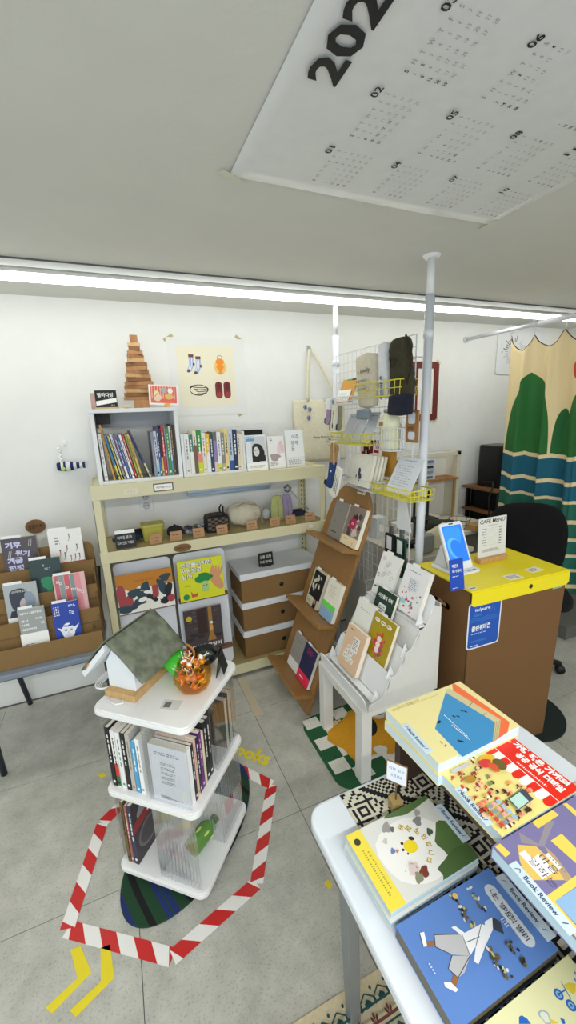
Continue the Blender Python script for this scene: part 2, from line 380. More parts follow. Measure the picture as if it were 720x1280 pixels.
a.ell(.068, .058, .035, .038, YO, wob=.02); a.ell(.068, .088, .024, .017, OR_); a.poly([(.045, .06), (.068, .095), (.09, .06), (.068, .026)], OR_); a.poly([(.05, .022), (.086, .022), (.068, .04)], OR_)
a.line([(.054+.0, .1), (.056, .117), (.068, .122), (.08, .117), (.082, .1)], .003, GY)
a.ell(-.062, -.062, .052, .03, K, wob=.05); a.ell(-.062, -.062, .047, .025, M('#eae3cb', 'print'))
for q in range(4): a.line([(-.1+q*.01, -.045-q*.011), (-.06, -.05-q*.011), (-.018, -.05-q*.009)], .004, K)
for dx in (.052, .1):
    a.poly(rrect(dx-.021, dx+.02, -.11, -.018, .0195), MR); a.poly(rrect(dx-.015, dx+.014, -.105, -.075, .013), M('#a03030', 'print')); a.ell(dx, -.045, .012, .02, M('#5c1218', 'print'))
a.done(pst, 'poster_print')
# oval wooden sign
def oval_sign(p, rx, rz, text, label, px=0):
    o = thing('wooden_sign', label, 'sign', p)
    part('board', MB().prism([(rx*math.cos(q*math.pi/14), rz*math.sin(q*math.pi/14)) for q in range(28)], -.004, 0, M('#7d5a33', 'wood'), axis='y'), o, bev=.001)
    A = Art(FRONT @ T(0, 0, .004)); A.text(text, 0, 0, rz*.62, K, bold=.01, al='c', w=rx*1.35); A.done(o, 'lettering'); return o
oval_sign(aty(44.5, 658, WY-.001), .046, .037, '별별이 책', 'round brown wooden sign on the wall above the cardboard book rack')
# hanging toy on the wall
toy = thing('toy_bat', 'navy and white striped stuffed toy hanging from a white hook', 'toy', aty(80, 580, WY-.03)+Vector((.036, 0, 0)))
NV = M('#1f2f63', 'fabric'); WF = M('#e8e8e2', 'fabric'); LG = M('#c7d768', 'fabric')
b = MB(RY(90)); pr = [(.0, -.062), (.02, -.06), (.026, -.045), (.024, -.03)]
segs = [(-.068, -.05, .019, .023, NV), (-.05, -.038, .023, .025, WF), (-.038, -.028, .025, .026, NV), (-.028, -.008, .026, .023, WF), (-.008, .006, .023, .02, NV), (.006, .02, .02, .016, WF), (.02, .034, .016, .014, NV), (.034, .048, .014, .013, WF), (.048, .058, .013, .018, NV)]
for z0, z1, r0, r1, m in segs: b.lathe([(0.001, z0), (r0, z0), (r1, z1), (.001, z1)], m, 16, (.012, 0, 0))
part('stuffed_body', b, toy)
b = MB().ell((-.04, -.022, -.022), .011, .006, .011, LG); part('green_spot', b, toy)
b = MB()
for q in range(7): b.ell((-.05+.004*(q % 2), .0, .012+q*.011), .007, .007, .008, M('#f2f2ee', 'fabric'))
part('bead_strap', b, toy)
hk = thing('hanging_hook', 'small white adhesive hook that holds the striped toy', 'hook', aty(80, 553, WY))
part('plate', MB().prism([(.013*math.cos(q*math.pi/10), .02*math.sin(q*math.pi/10)) for q in range(20)], -.006, 0, WHITE_PL, axis='y'), hk, bev=.001)
part('prong', MB().tube([(0, -.005, -.01), (0, -.018, -.016), (0, -.032, -.012), (0, -.034, .0)], .003, WHITE_PL), hk)
def outlet(p, label, n=2):
    o = thing('power_outlet', label, 'outlet', p); part('cover_plate', MB().box(-.036, .036, -.008, 0, -.06, .06, M('#e6e6e4', 'plastic')), o, bev=.002)
    for z in (-.026, .026):
        b = MB(T(0, -.008, z) @ RX(90)); b.lathe([(.021, 0), (.021, .002), (.018, .0012), (.001, .0008)], M('#bfc0be', 'plastic'), 18)
        s = part('socket', b, o); q = MB()
        for x in (-.009, .009): q.box(x-.0025, x+.0025, -.0096, -.0075, z-.0025, z+.0025, K)
        part('socket_hole', q, s)
    return o
outlet(Vector((.123, WY, 1.045)), 'white double outlet on the wall below the shelf top')
# red-framed picture right of the pole
rf = thing('framed_picture', 'dark red framed picture with a white sheet taped to the wall', 'picture', (2.07, WY, 1.605))
b = MB(); RD = M('#6e241c', 'print'); c0, c1, d0, d1 = -.12, .108, -.2, .2
b.box(c0, c1, -.006, 0, d0, d0+.045, RD).box(c0, c1, -.006, 0, d1-.045, d1, RD).box(c0, c0+.045, -.006, 0, d0+.045, d1-.045, RD).box(c1-.045, c1, -.006, 0, d0+.045, d1-.045, RD)
part('frame', b, rf); part('white_sheet', MB().box(c0+.045, c1-.045, -.003, 0, d0+.045, d1-.045, M('#e9e7e2', 'paper')), rf)
b = MB()
for x, z, an in ((.1, .2, 45), (.1, -.2, -45)):
    b2 = Matrix.Translation((x, -.0065, z)) @ RY(an); b.xf = b2; b.box(-.02, .02, -.0005, .0005, -.006, .006, M('#d3c8a0', 'plastic'))
part('corner_tape', b, rf)
# round calendar sheet behind the curtain
rc = thing('round_planner', 'white rounded wall planner with a fan of black marks, behind the curtain', 'planner', (2.92, WY, 1.885))
part('board', MB().prism(rrect(-.2, .3, -.165, .165, .03), -.008, 0, M('#e4e6e8', 'plastic'), axis='y'), rc, bev=.001)
a = Art(FRONT @ T(0, 0, .008)); ang0 = 0
for q in range(34):
    an = math.radians(10*q+80); r0, r1 = .07, .1+.02*(q % 3 == 0)
    c_, s_ = math.cos(an), math.sin(an); a.line([(-.02+r0*c_, r0*s_), (-.02+r1*c_, r1*s_)], .006 if q < 10 else .003, K if q < 10 else GY)
a.text('8', -.155, -.012, .018, K)
a.ell(-.02, 0, .055, .055, M('#dfe2e4', 'print')); a.done(rc, 'dial_print')
# tote bag on a wall hook
tb = thing('tote_bag', 'cream cotton tote bag with small motifs hanging on the back wall', 'bag', (1.215, WY-.012, 1.39))
CREAM = M('#e6dfc6', 'fabric')
def tote(u, v):
    x = -.175+.36*u + .006*math.sin(v*6); z = -.205+.385*v; return (x, -.010-.022*math.sin(math.pi*u)*math.sin(math.pi*min(1, v*1.05))**.6-.003*math.sin(u*14+v*4), z)
b = MB(); b.surf(tote, 24, 20, CREAM); b.surf(lambda u, v: (tote(1-u, v)[0], .006, tote(1-u, v)[2]), 4, 4, CREAM)
part('body', b, tb, sol=.003)
hx, hz = -.055, .475
def strap(p0, p1, p2, wd=.02):
    def fn(u, v):
        t = v; a_ = Vector(p0).lerp(Vector(p1), t); b_ = Vector(p1).lerp(Vector(p2), t); c = a_.lerp(b_, t); return (c.x+(u-.5)*wd, c.y, c.z)
    return MB().surf(fn, 2, 14, CREAM)
part('strap', strap((-.085, -.02, .17), (-.085, -.02, .35), (hx-.008, -.014, hz)), tb, sol=.003)
part('strap', strap((.12, -.02, .17), (.07, -.02, .3), (hx+.004, -.014, hz)), tb, sol=.003)
a = Art(FRONT @ T(0, 0, .036))
for q, (x, z) in enumerate([(-.11, .135), (-.08, .12), (-.088, .07)]): a.ell(x, z, .013, .016, M('#8d90a8', 'print'), wob=.1, seed=q); a.ell(x+.003, z-.002, .006, .008, M('#4d4f6a', 'print'), wob=.1, seed=q+5)
a.text('Making Made to express', -.06, -.06, .016, K, w=.17, shear=.1); a.text('expression', .03, -.085, .01, K, w=.07); a.text('creativity', .045, -.112, .011, M('#a0524a', 'print'), w=.05)
a.done(tb, 'print')
o = thing('hanging_hook', 'small metal hook on the wall carrying the cream tote bag straps', 'hook', (1.16, WY, 1.867))
part('plate', MB().box(-.011, .011, -.004, 0, -.02, .02, M('#a9aba0', 'metal')), o); part('prong', MB().tube([(0, -.004, -.01), (0, -.02, -.014), (0, -.03, -.006), (0, -.03, .004)], .003, STEEL), o)
# ================================================================ METAL RACK
IV = M('#d9d2ac', 'paint', .38); IVD = M('#b9a874', 'wood')
R0, R1, RF, RB = -.128, 1.092, 2.062, 2.365
rack = thing('metal_rack', 'cream steel shelving rack with three decks against the back wall', 'shelf', (R0, RF, 0))
def post(x, y, sx, sy):
    m = MB(); m.box(x, x+.034*sx, y, y+.0022*sy, 0, 1.2, IV).box(x, x+.0022*sx, y, y+.034*sy, 0, 1.2, IV)
    o = part('post', m, rack); h = MB()
    for k in range(38):
        z = .04+k*.03; h.box(x+.0135*sx, x+.0185*sx, y-.0004*sy, y+.0026*sy, z, z+.014, K)
        h.box(x-.0004*sx, x+.0026*sx, y+.0135*sy, y+.0185*sy, z, z+.014, K)
    if y > .1: part('slot_row', h, o)
for x, sx in ((0, 1), (R1-R0, -1)):
    for y, sy in ((0, 1), (RB-RF, -1)): post(x, y, sx, sy)
for zt, hb in ((1.2, .068), (.875, .056), (.082, .06)):
    L_ = R1-R0; D_ = RB-RF
    m = MB(); m.box(-.001, L_+.001, -.006, .002, zt-hb, zt, IV); part('front_beam', m, rack, bev=.0015)
    m = MB(); m.box(-.001, L_+.001, D_-.002, D_+.004, zt-hb, zt, IV); part('rear_beam', m, rack)
    m = MB(); m.box(0, .006, .0, D_, zt-hb, zt, IV).box(L_-.006, L_, 0, D_, zt-hb, zt, IV); part('side_beam', m, rack)
    part('deck', MB().box(.006, L_-.006, .002, D_-.002, zt-.012, zt-.0045, IV if zt > 1 else IVD), rack)
zb = [1.2-.004, .875-.004, .082-.004]
p = thing('shelf_label', 'small framed paper label stuck on the rack top beam', 'label', (.195, RF-.0065, 1.166))
part('frame', MB().box(-.047, .047, -.002, 0, -.02, .02, M('#6d5248', 'card')), p); a = Art(FRONT @ T(0, 0, .002)); a.rect(-.042, -.015, .042, .015, W); a.text('어린이책은 여기요', 0, 0, .011, K, w=.07, al='c', bold=.01); a.done(p, 'lettering')
a = MB().box(-.03, .03, -.0012, 0, -.014, .014, M('#e2ddc6', 'paper')); o = single('sticker', a, 'faded cream sticker on the rack top beam beside the framed label', 'sticker', (.045, RF-.0066, 1.158))
A_ = Art(FRONT @ T(0, 0, .0012)); A_.text('ㅋㄹㅋ', 0, 0, .012, M('#b9b39a', 'print'), al='c', w=.035); A_.done(o, 'lettering')
oval_sign(Vector((.256, RF-.0075, .843)), .045, .021, '어린이', 'brown wooden sign plaque on the middle beam of the rack')
o = single('sticker', MB().box(-.012, .012, -.001, 0, -.01, .01, M('#eceae2', 'paper')), 'tiny white sticker near the right end of the middle beam', 'sticker', (.99, RF-.0066, .853))
tl = thing('tube_lamp', 'unlit bluish tube lamp fixed under the top deck', 'lamp', (.64, 2.335, 1.105))
part('tube', MB().tube([(-.29, 0, -.045), (.21, 0, -.045)], .013, M('#c4dcf4', 'plastic', .3), 14), tl); b = MB().box(-.29, .21, -.005, .022, -.05, .02, M('#dde6f0', 'plastic')); part('batten', b, tl)
# ---- white cube bookcase 1
WB = M('#e9eaec', 'paint', .4)
Z0 = zb[0]
bc = thing('white_bookcase', 'white open cube bookcase holding picture books, under the wooden tree', 'bookcase', (-.088, 2.095, Z0))
Wd, Hd, Dp = .39, .348, .235
part('side_panel', MB().box(0, .018, 0, Dp, 0, Hd-.018, WB), bc, bev=.001); part('side_panel', MB().box(Wd-.018, Wd, 0, Dp, 0, Hd-.018, WB), bc, bev=.001)
part('bottom_panel', MB().box(.018, Wd-.018, 0, Dp, 0, .016, WB), bc); part('top_panel', MB().box(-.006, Wd+.004, -.004, Dp, Hd-.018, Hd, WB), bc, bev=.001)
part('back_rail', MB().box(.018, Wd-.018, Dp-.012, Dp, Hd-.09, Hd-.018, M('#b9bcc0', 'paint')), bc)
single('black_box', MB().box(-.032, .032, -.02, .02, -.025, .025, M('#2c2926', 'leather')), 'small black case hanging in the upper corner of the cube bookcase', 'box', (-.036, 2.25, Z0+Hd-.019-.0255))
bz = Z0+.016
def dsh(n=1, col=None, fill=.5):
    def f(a, t, h, n=n, col=col or K):
        random.seed(int(h*1e5+t*1e5)); a.mb.xf = a.mb.xf
        nn = a.up()
        z = h*.88; 
        while z > h*.42:
            l = random.uniform(.008, .02); a.mb.add([(t*.37, z-l, nn), (t*.63, z-l, nn), (t*.63, z, nn), (t*.37, z, nn)], [(0, 1, 2, 3)], col); z -= l+random.uniform(.002, .008)
        a.rect(t*.25, h*.06, t*.75, h*.1, col)
    return f
def two(c2, frac, col=None):
    g = dsh(col=col)
    def f(a, t, h):
        a.rect(.0002, .0002, t-.0002, h*frac, M(c2, 'print')); g(a, t, h)
    return f
lean = [  # (x bottom, x top, height, thickness, colour, spine art, words)
 (-.055, -.060, .222, .014, '#ecebe8', dsh(col=GY), 'white book upright at the left end'),
 (-.018, -.052, .262, .0085, '#d29a3a', dsh(), 'tall ochre book leaning beside the white one'),
 (.004, -.036, .215, .0075, '#2f93c8', two('#e8d832', .33), 'blue and yellow book leaning third from the left'),
 (.016, -.022, .212, .0055, '#e5d47a', dsh(), 'thin pale yellow book leaning after the blue one'),
 (.029, -.012, .220, .0085, '#dfdfe4', two('#93938c', .3), 'white book with grey foot leaning in the cube bookcase'),
 (.043, .004, .216, .0095, '#6b5a9c', two('#e9e9ee', .28, W), 'purple book with white foot leaning in the cube bookcase'),
 (.056, .017, .208, .006, '#3a6bb4', dsh(col=W), 'thin blue book between purple and white ones'),
 (.068, .028, .214, .010, '#f0f0f0', dsh(col=M('#a0302a', 'print')), 'white book with red marks leaning in the cube'),
 (.081, .039, .218, .0065, '#c8281e', dsh(col=W), 'thin red book leaning in the cube bookcase'),
 (.093, .053, .214, .0095, '#9aa23a', dsh(), 'olive green book leaning in the cube bookcase'),
 (.106, .063, .218, .0095, '#d8b45c', dsh(), 'sandy yellow book leaning right of the olive one'),
 (.146, .072, .238, .0085, '#2c3670', two('#cfcb9c', .3), 'navy book leaning most, with mottled foot')]
NOSP = {}
for xb, xt, h, t, col, sa, lb in lean:
    an = math.degrees(math.asin(max(-1, min(1, (xt-xb)/h))))
    off = t/2
    book(lb, T(xb, 2.118+.083, bz+.0008+t*.5*abs(math.sin(math.radians(an)))) @ RY(an) @ T(off, 0, 0) @ RZ(90), .165, h, t, col, spart=sa, name='picture_book', group='picture books in the cube bookcase')
upr = [(.172, .219, .012, '#8d8f9c', None, 'grey-blue book standing beside the gap'), (.186, .221, .015, '#c9ccd6', two('#8fc4e0', .25), 'pale book with light blue foot beside the grey-blue one'),
 (.199, .240, .010, '#24478e', two('#2f6cb0', .3, W), 'dark blue book standing upright in the cube'), (.210, .232, .010, '#20201f', two('#d9b060', .4), 'black and gold book upright in the cube'),
 (.2225, .246, .013, '#c5283a', dsh(col=W), 'crimson book upright in the cube'), (.2345, .236, .007, '#8a8c96', None, 'thin grey book between crimson and green'), (.2455, .235, .014, '#2f9148', dsh(col=W), 'green book upright in the cube'),
 (.257, .242, .007, '#dfe3ea', two('#4f9ac4', .3), 'white and blue book right of the green one'), (.2665, .250, .010, '#5a4130', dsh(col=M('#c9a45a', 'print')), 'dark brown book second from the right wall'), (.2775, .246, .010, '#3a2a22', None, 'darkest brown book against the right side')]
for x, h, t, col, sa, lb in upr:
    book(lb, T(x+t/2, 2.118+.08, bz+.0006) @ RZ(90), .165, h, t*.94, col, spart=sa, name='picture_book', group='picture books in the cube bookcase')
# ---- low white box 2
b2 = thing('low_book_box', 'low white open box filled with novels, right of the cube bookcase', 'box', (.306, 2.10, Z0))
W2, D2 = .335, .2
part('bottom_panel', MB().box(0, W2, 0, D2, 0, .014, WB), b2, bev=.001); part('side_panel', MB().box(0, .014, 0, D2, .014, .215, WB), b2); part('side_panel', MB().box(W2-.012, W2, .02, D2, .014, .215, WB), b2)
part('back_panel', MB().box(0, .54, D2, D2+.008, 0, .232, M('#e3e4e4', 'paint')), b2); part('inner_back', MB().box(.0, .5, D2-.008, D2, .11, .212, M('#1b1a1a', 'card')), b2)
row = [(.022, .200, '#efefec', two('#e4e4e0', .5, GY), 'white novel at the left end of the low box'), (.017, .196, '#2f7f6e', two('#ecece8', .56, W), 'teal and white novel in the low box'), (.016, .215, '#e9e2cc', two('#6f5a48', .66, M('#8a4a40', 'print')), 'cream and brown novel in the low box'),
 (.0225, .217, '#15912c', None, 'green, pink and yellow novel in the low box'), (.017, .203, '#efe9da', two('#e9e2cc', .4, GY), 'cream novel right of the green one'), (.018, .197, '#ecbf1c', two('#e8eaee', .5, W), 'yellow and white novel in the low box'), (.016, .192, '#1f3b58', dsh(col=W), 'dark navy novel beside the yellow one'),
 (.017, .205, '#6c6b66', None, 'grey and lilac novel in the low box'), (.018, .202, '#f1f1ee', two('#d7e02a', .2, GY), 'white novel with yellow-green foot'), (.017, .198, '#8b8689', two('#b9ae9c', .2, W), 'mid grey novel in the low box'), (.018, .213, '#ecd68c', dsh(), 'pale yellow novel with black title'),
 (.020, .216, '#c3cde0', two('#1c55a8', .24, M('#35507f', 'print')), 'pale blue novel with deep blue foot'), (.022, .211, '#1b2a56', dsh(col=W), 'thick navy novel in the low box'), (.014, .190, '#e8dcc4', dsh(col=GY), 'beige novel near the right end'), (.010, .184, '#efe6d2', None, 'thin cream novel at the right end')]
x = .306+.0155
tot = sum(r[0] for r in row); k = (W2-.014-.0135-.004)/tot
def green3(a, t, h): a.rect(.0002, .0002, t-.0002, h*.25, M('#cdd62c', 'print')); a.rect(.0002, h*.25, t-.0002, h*.5, M('#e88f86', 'print')); dsh(col=W)(a, t, h)
def grey3(a, t, h): a.rect(.0002, .0002, t-.0002, h*.25, M('#e2c6bc', 'print')); a.rect(.0002, h*.25, t-.0002, h*.78, M('#8f7fb4', 'print'))
for q, (t, h, col, sa, lb) in enumerate(row):
    t *= k; sa = {3: green3, 7: grey3}.get(q, sa)
    book(lb, T(x+t, 2.108+.066, Z0+.0146) @ RZ(90), .128, h, t*.96, col, spart=sa, name='novel', group='novels in the low white box'); x += t
pp = single('blue_folder', MB(T(.632, 2.135, Z0+.0006) @ RX(0)).box(.014, .068, .0, .012, 0, .185, M('#b4d6ea', 'plastic')), 'light blue folder standing beside the novels box', 'folder')
# three face-out books
def f_photo(a, w_, h):
    a.rect(-w_/2, h*.22, w_/2, h, M('#e3e6ea', 'print')); a.rect(-w_*.22, h*.26, w_*.46, h*.95, M('#ccd0d4', 'print'))
    a.ell(.008, h*.5, .036, .05, K, wob=.06, seed=4); a.rect(-.026, h*.25, .05, h*.42, K); a.ell(0, h*.53, .017, .026, M('#d9d6d2', 'print')); a.ell(-.006, h*.56, .003, .002, K); a.ell(.006, h*.56, .003, .002, K); a.line([(-.004, h*.47), (.005, h*.47)], .002, K)
    a.rect(-w_*.47, h*.83, -w_*.05, h*.9, M('#6f9bc4', 'print')); a.dashes(-w_*.45, h*.9, w_*.3, .01, 2, M('#4d7fb0', 'print'), 3); a.rect(-w_/2, 0, w_/2, h*.22, W); a.dashes(-w_*.4, h*.07, w_*.8, h*.08, 3, GY, 2)
def f_pink(a, w_, h):
    a.ell(.02, h*.62, .014, .04, M('#ecd3d6', 'print'), -10); a.ell(.034, h*.66, .012, .036, M('#e7c8cd', 'print'), 10); a.ell(-.01, h*.35, .03, .02, M('#a79a98', 'print'), wob=.15); a.ell(.02, h*.27, .012, .013, W); a.dashes(-w_*.4, h*.1, w_*.5, .02, 3, GY, 5); a.dashes(-.035, h*.8, .02, .03, 3, GY, 7)
def f_border(a, w_, h):
    for q, s in enumerate(['이주', '경계', '꿈']): a.text(s, -.022+(0 if q else .008), h*(.76-.165*q), .024, K, bold=.0, w=.042 if len(s) == 2 else .02)
    a.rect(-w_/2, 0, w_/2, h*.27, M('#e2e5e6', 'print')); a.dashes(-w_*.4, h*.06, w_*.7, h*.14, 4, GY, 9)
book('white book with black and white portrait photo, standing face out', T(.706, 2.11, Z0+.0006) @ RX(-8), .118, .192, .016, '#f1f1ef', f_photo, name='display_book', group='face-out books on the rack top')
book('pale book with pink flower cover beside the portrait book', T(.826, 2.12, Z0+.0006) @ RX(-8), .098, .178, .012, '#f0eeec', f_pink, name='display_book', group='face-out books on the rack top')
book('white book with three-line black title nearest the tote bag', T(.944, 2.13, Z0+.0006) @ RX(-8), .112, .205, .014, '#eef0f0', f_border, name='display_book', group='face-out books on the rack top')
# ---- on top of the cube bookcase
ZT = Z0+Hd
tr = thing('wooden_tree', 'stacked wooden slat tree ornament on the white cube bookcase', 'ornament', (.152, 2.22, ZT))
part('trunk', MB().box(-.036, .036, -.02, .02, 0, .04, M('#b58150', 'wood')), tr, bev=.001)
nsl = 15
for q in range(nsl):
    f = q/(nsl-1); z = .04+q*.0178; wv = .082*(1-f)+.024*f + .004*math.sin(q*2.3); an = 28*math.sin(q*1.25+.6)*(1-.4*f)
    m = M(['#b58555', '#8f5f37', '#cfa874', '#a8744a'][q % 4], 'wood')
    part('slat', MB(T(-.002*f*3, 0, z) @ RZ(an)).box(-wv, wv, -.013, .013, .0, .0172, m), tr, bev=.001)
part('tip', MB(T(-.004, 0, .04+nsl*.0178)).box(-.017, .017, -.013, .013, 0, .034, M('#a8744a', 'wood')), tr, bev=.001)
bs = thing('black_sign', 'small black sign with a white stripe on top of the cube bookcase', 'sign', (-.01, 2.135, ZT))
part('block', MB().box(-.052, .052, -.012, .012, 0, .008, M('#cfb98c', 'wood')), bs); part('board', MB(RX(-6)).box(-.045, .048, -.003, .002, .0085, .085, K), bs)
a = Art(RX(-6) @ FRONT @ T(0, 0, .003)); a.text('별마다방', 0, .064, .02, W, al='c', w=.07, bold=.02); a.poly([(-.043, .016), (.046, .03), (.046, .05), (-.043, .036)], W); a.text('여기', .02, .012, .008, W); a.done(bs, 'lettering')
single('pebble', MB().ell((0, 0, .007), .02, .008, .007, M('#d8c79e', 'wood')), 'small pale wooden pebble lying beside the black sign', 'pebble', (.075, 2.115, ZT))
single('pink_card', MB(RX(-8)).box(-.018, .018, -.001, .001, 0, .075, M('#c9a79c', 'card')), 'pinkish card standing behind the black sign', 'card', (-.058, 2.162, ZT+.0005))
cd = thing('art_card', 'red and white illustrated card in a yellow holder on the cube bookcase', 'card', (.248, 2.115, ZT))
part('card_sheet', MB(RX(-6) @ RY(3)).box(-.07, .067, -.0015, 0, .012, .105, W), cd)
a = Art(RX(-6) @ RY(3) @ FRONT @ T(0, 0, .0015)); a.rect(-.062, .02, .059, .098, M('#e46a55', 'print'))
for q in range(9): a.rect(-.058+q*.013, .04, -.053+q*.013, .098, M('#efb1a0', 'print'))
a.ell(-.03, .045, .02, .016, M('#f2cdb4', 'print'), wob=.1); a.ell(-.034, .064, .012, .014, M('#f3e2a8', 'print')); a.ell(.022, .05, .02, .012, M('#e7c06a', 'print'), wob=.1); a.ell(.0, .08, .014, .012, M('#a9b4b2', 'print'), wob=.1); a.ell(.03, .078, .012, .012, M('#f6f0e6', 'print')); a.line([(-.042, .05), (-.03, .066)], .002, K)
a.done(cd, 'picture'); part('clip', MB().box(-.0, .026, -.01, .008, 0, .018, M('#e6a93a', 'plastic')), cd, bev=.002)
# ================================================================ MIDDLE DECK THINGS
Z1 = zb[1]
def kraft(x, y, label, w_=.06, h=.05, rot=0):
    o = thing('price_tag', label, 'tag', T(x, y, Z1) @ RZ(rot), 'kraft price tags on the middle deck')
    part('card', MB(RX(-14)).box(-w_/2, w_/2, 0, .0012, 0.0006, h, M('#b98f66', 'card')), o)
    a = Art(RX(-14) @ FRONT); a.dashes(-w_*.32, h*.55, w_*.64, .008, 1, M('#5b3a22', 'print'), int(x*1000)); a.dashes(-w_*.2, h*.25, w_*.5, .006, 1, M('#5b3a22', 'print'), int(x*900)); a.done(o, 'handwriting'); return o
FY = 2.10
for x, lb in [(.134, 'kraft tag before the yellow container'), (.236, 'kraft tag before the black dome pouch'), (.353, 'kraft tag before the grey crocheted cloth'), (.48, 'kraft tag before the checked pouch'), (.65, 'kraft tag before the cream net bag'), (.788, 'kraft tag before the yellow-green pouch'), (.886, 'kraft tag before the lavender pouch'), (1.01, 'kraft tag at the right end of the deck')]:
    kraft(x, FY, lb, rot=random.uniform(-4, 4))
o = thing('black_sign', 'black slate sign with white handwriting at the left end of the middle deck', 'sign', T(-.008, 2.10, Z1))
part('board', MB(RX(-10)).box(-.047, .047, 0, .004, .001, .095, K), o)
a = Art(RX(-10) @ FRONT); a.rect(-.046, .074, .046, .093, W); a.text('버려질 물건/', -.036, .047, .016, W, w=.068); a.text('다시 만들 거예요', -.038, .02, .015, W, w=.076); a.done(o, 'lettering')
o = single('blue_pouch', MB().ell((0, 0, .022), .075, .035, .022, M('#24405c', 'fabric'), wob=.08, seed=2).ell((.05, .03, .028), .06, .03, .027, M('#1f1f24', 'fabric'), wob=.1, seed=6), 'dark blue and black folded cloths behind the black sign', 'cloth', (-.0, 2.19, Z1+.004))
yc = thing('food_container', 'yellow-green rectangular container on the middle deck', 'container', (.13, 2.19, Z1))
Y1 = M('#b5ad4d', 'plastic', .4)
def rprofile(zs, m, hx, hy, r):
    b = MB(); rings = [rrect(-hx*s, hx*s, -hy*s, hy*s, r*s) for z, s in zs]; n = len(rings[0]); vs = [(x, y, zs[i][0]) for i, rg in enumerate(rings) for x, y in rg]
    fs = [(i*n+q, i*n+(q+1) % n, (i+1)*n+(q+1) % n, (i+1)*n+q) for i in range(len(rings)-1) for q in range(n)] + [tuple(range(n))[::-1], tuple(range((len(rings)-1)*n, len(rings)*n))]
    return b.add(vs, fs, m)
part('body', rprofile([(0, .84), (.006, .88), (.07, 1), (.078, 1.05), (.084, 1.05)], Y1, .056, .042, .02), yc, bev=.001)
part('lid', rprofile([(.084, 1.05), (.09, 1.06), (.092, .95), (.088, .9), (.088, .1)], M('#bdb65c', 'plastic', .4), .056, .042, .02), yc)
o = thing('dome_pouch', 'small black dome shaped pouch beside the yellow container', 'pouch', (.242, 2.18, Z1+.002)); BKF = M('#26262a', 'fabric')
part('body', MB().ell((0, 0, .03), .043, .035, .03, BKF, wob=.06, seed=4, p=.8), o); part('knob', MB().ell((0, 0, .062), .007, .007, .006, BKF), o)
cr = MB(); rnd = random.Random(5); CR_ = [M('#6e7079', 'fabric'), M('#3c3d46', 'fabric'), M('#a3a4a8', 'fabric')]
for q in range(26): cr.ell((rnd.uniform(-.06, .05), rnd.uniform(-.03, .03), rnd.uniform(.012, .045)), rnd.uniform(.01, .018), .012, .010, CR_[q % 3], n=8, k=5, wob=.1, seed=q)
single('crocheted_cloth', cr, 'grey crocheted cloth heaped beside the checked pouch', 'cloth', (.35, 2.19, Z1))
o = thing('checked_pouch', 'brown and black checked box pouch with a loop handle', 'pouch', (.47, 2.19, Z1)); 
def chk(u, v): return M('#6e5f50', 'fabric') if (int(u*6)+int(v*6)) % 2 else BKF
b = rprofile([(0, .95), (.012, 1.02), (.075, 1), (.088, .92), (.092, .6)], BKF, .064, .048, .02); part('body', b, o)
b = MB(); b.surf(lambda u, v: (-.058+.116*u, -.042+.084*v, .0945-.006*abs(2*u-1)**3), 12, 9, chk); b.surf(lambda u, v: (-.056+.112*u, -.0495-.001*math.sin(3*u), .012+.07*v), 12, 6, chk); part('checked_cloth', b, o)
part('handle', MB().tube([(.03, .02, .088), (.028, .02, .12), (.038, .02, .14), (.048, .02, .128), (.046, .02, .088)], .005, BKF), o)
nb = MB()
def bagf(u, v):
    a_ = 2*math.pi*u; r = math.sin(math.pi*v)**.55; g = 1+.05*math.sin(5*a_+6*v)+.04*math.sin(9*a_)
    return (.098*r*g*math.cos(a_), .06*r*g*math.sin(a_), .062-.062*math.cos(math.pi*v)*(1+.1*math.sin(3*a_)) + .0)
nb.surf(bagf, 36, 16, M('#cdc5ae', 'fabric'))
o = single('net_bag', nb, 'crumpled cream net bag in the middle of the deck', 'bag', T(.64, 2.215, Z1+.006))
part('drawstring', MB().tube([(.05, -.056, .07), (.08, -.05, .05), (.092, -.04, .03), (.1, -.045, .004)], .002, M('#b9b09a', 'fabric')), o)
single('pale_cloth', MB().ell((0, 0, .035), .035, .025, .035, M('#c2c6c4', 'fabric'), wob=.08, seed=3), 'small pale grey cloth beside the cream net bag', 'cloth', (.795, 2.27, Z1))
def pouch(x, y, col, label, wd, h):
    b = MB()
    def f(u, v):
        a_ = 2*math.pi*u; z = h*v; r = wd*(.95-.25*v**3); return (r*math.cos(a_)*(1+.03*math.sin(4*a_+5*v)), r*.45*(1-.6*v)*math.sin(a_), z)
    b.surf(f, 28, 12, M(col, 'fabric')); b.ell((0, 0, h), wd*.7, wd*.18, .008, M(col, 'fabric')); b.ell((0, 0, .004), wd*.95, wd*.42, .004, M(col, 'fabric'))
    o = single('cloth_pouch', b, label, 'pouch', (x, y, Z1)); part('seam', MB().tube([(0, -wd*.43, .01), (.004, -wd*.35, h*.4), (.0, -wd*.24, h*.8)], .0015, M('#8f8b78', 'fabric')), o)
pouch(.848, 2.22, '#b5b779', 'standing yellow-green cloth pouch on the right of the deck', .042, .145); pouch(.925, 2.25, '#a393b5', 'standing lavender cloth pouch behind its kraft tag', .038, .14)
single('navy_box', MB().box(-.045, .045, -.02, .02, 0, .03, M('#23253f', 'leather')).box(-.03, .03, -.015, .015, .03, .04, M('#15161f', 'leather')), 'flat navy case at the right end of the middle deck', 'case', (1.0, 2.26, Z1), bev=.002)
o = thing('cable_hook', 'white clamp with a cable hanging on the wall behind the rack', 'hook', (.98, 2.378, 1.03))
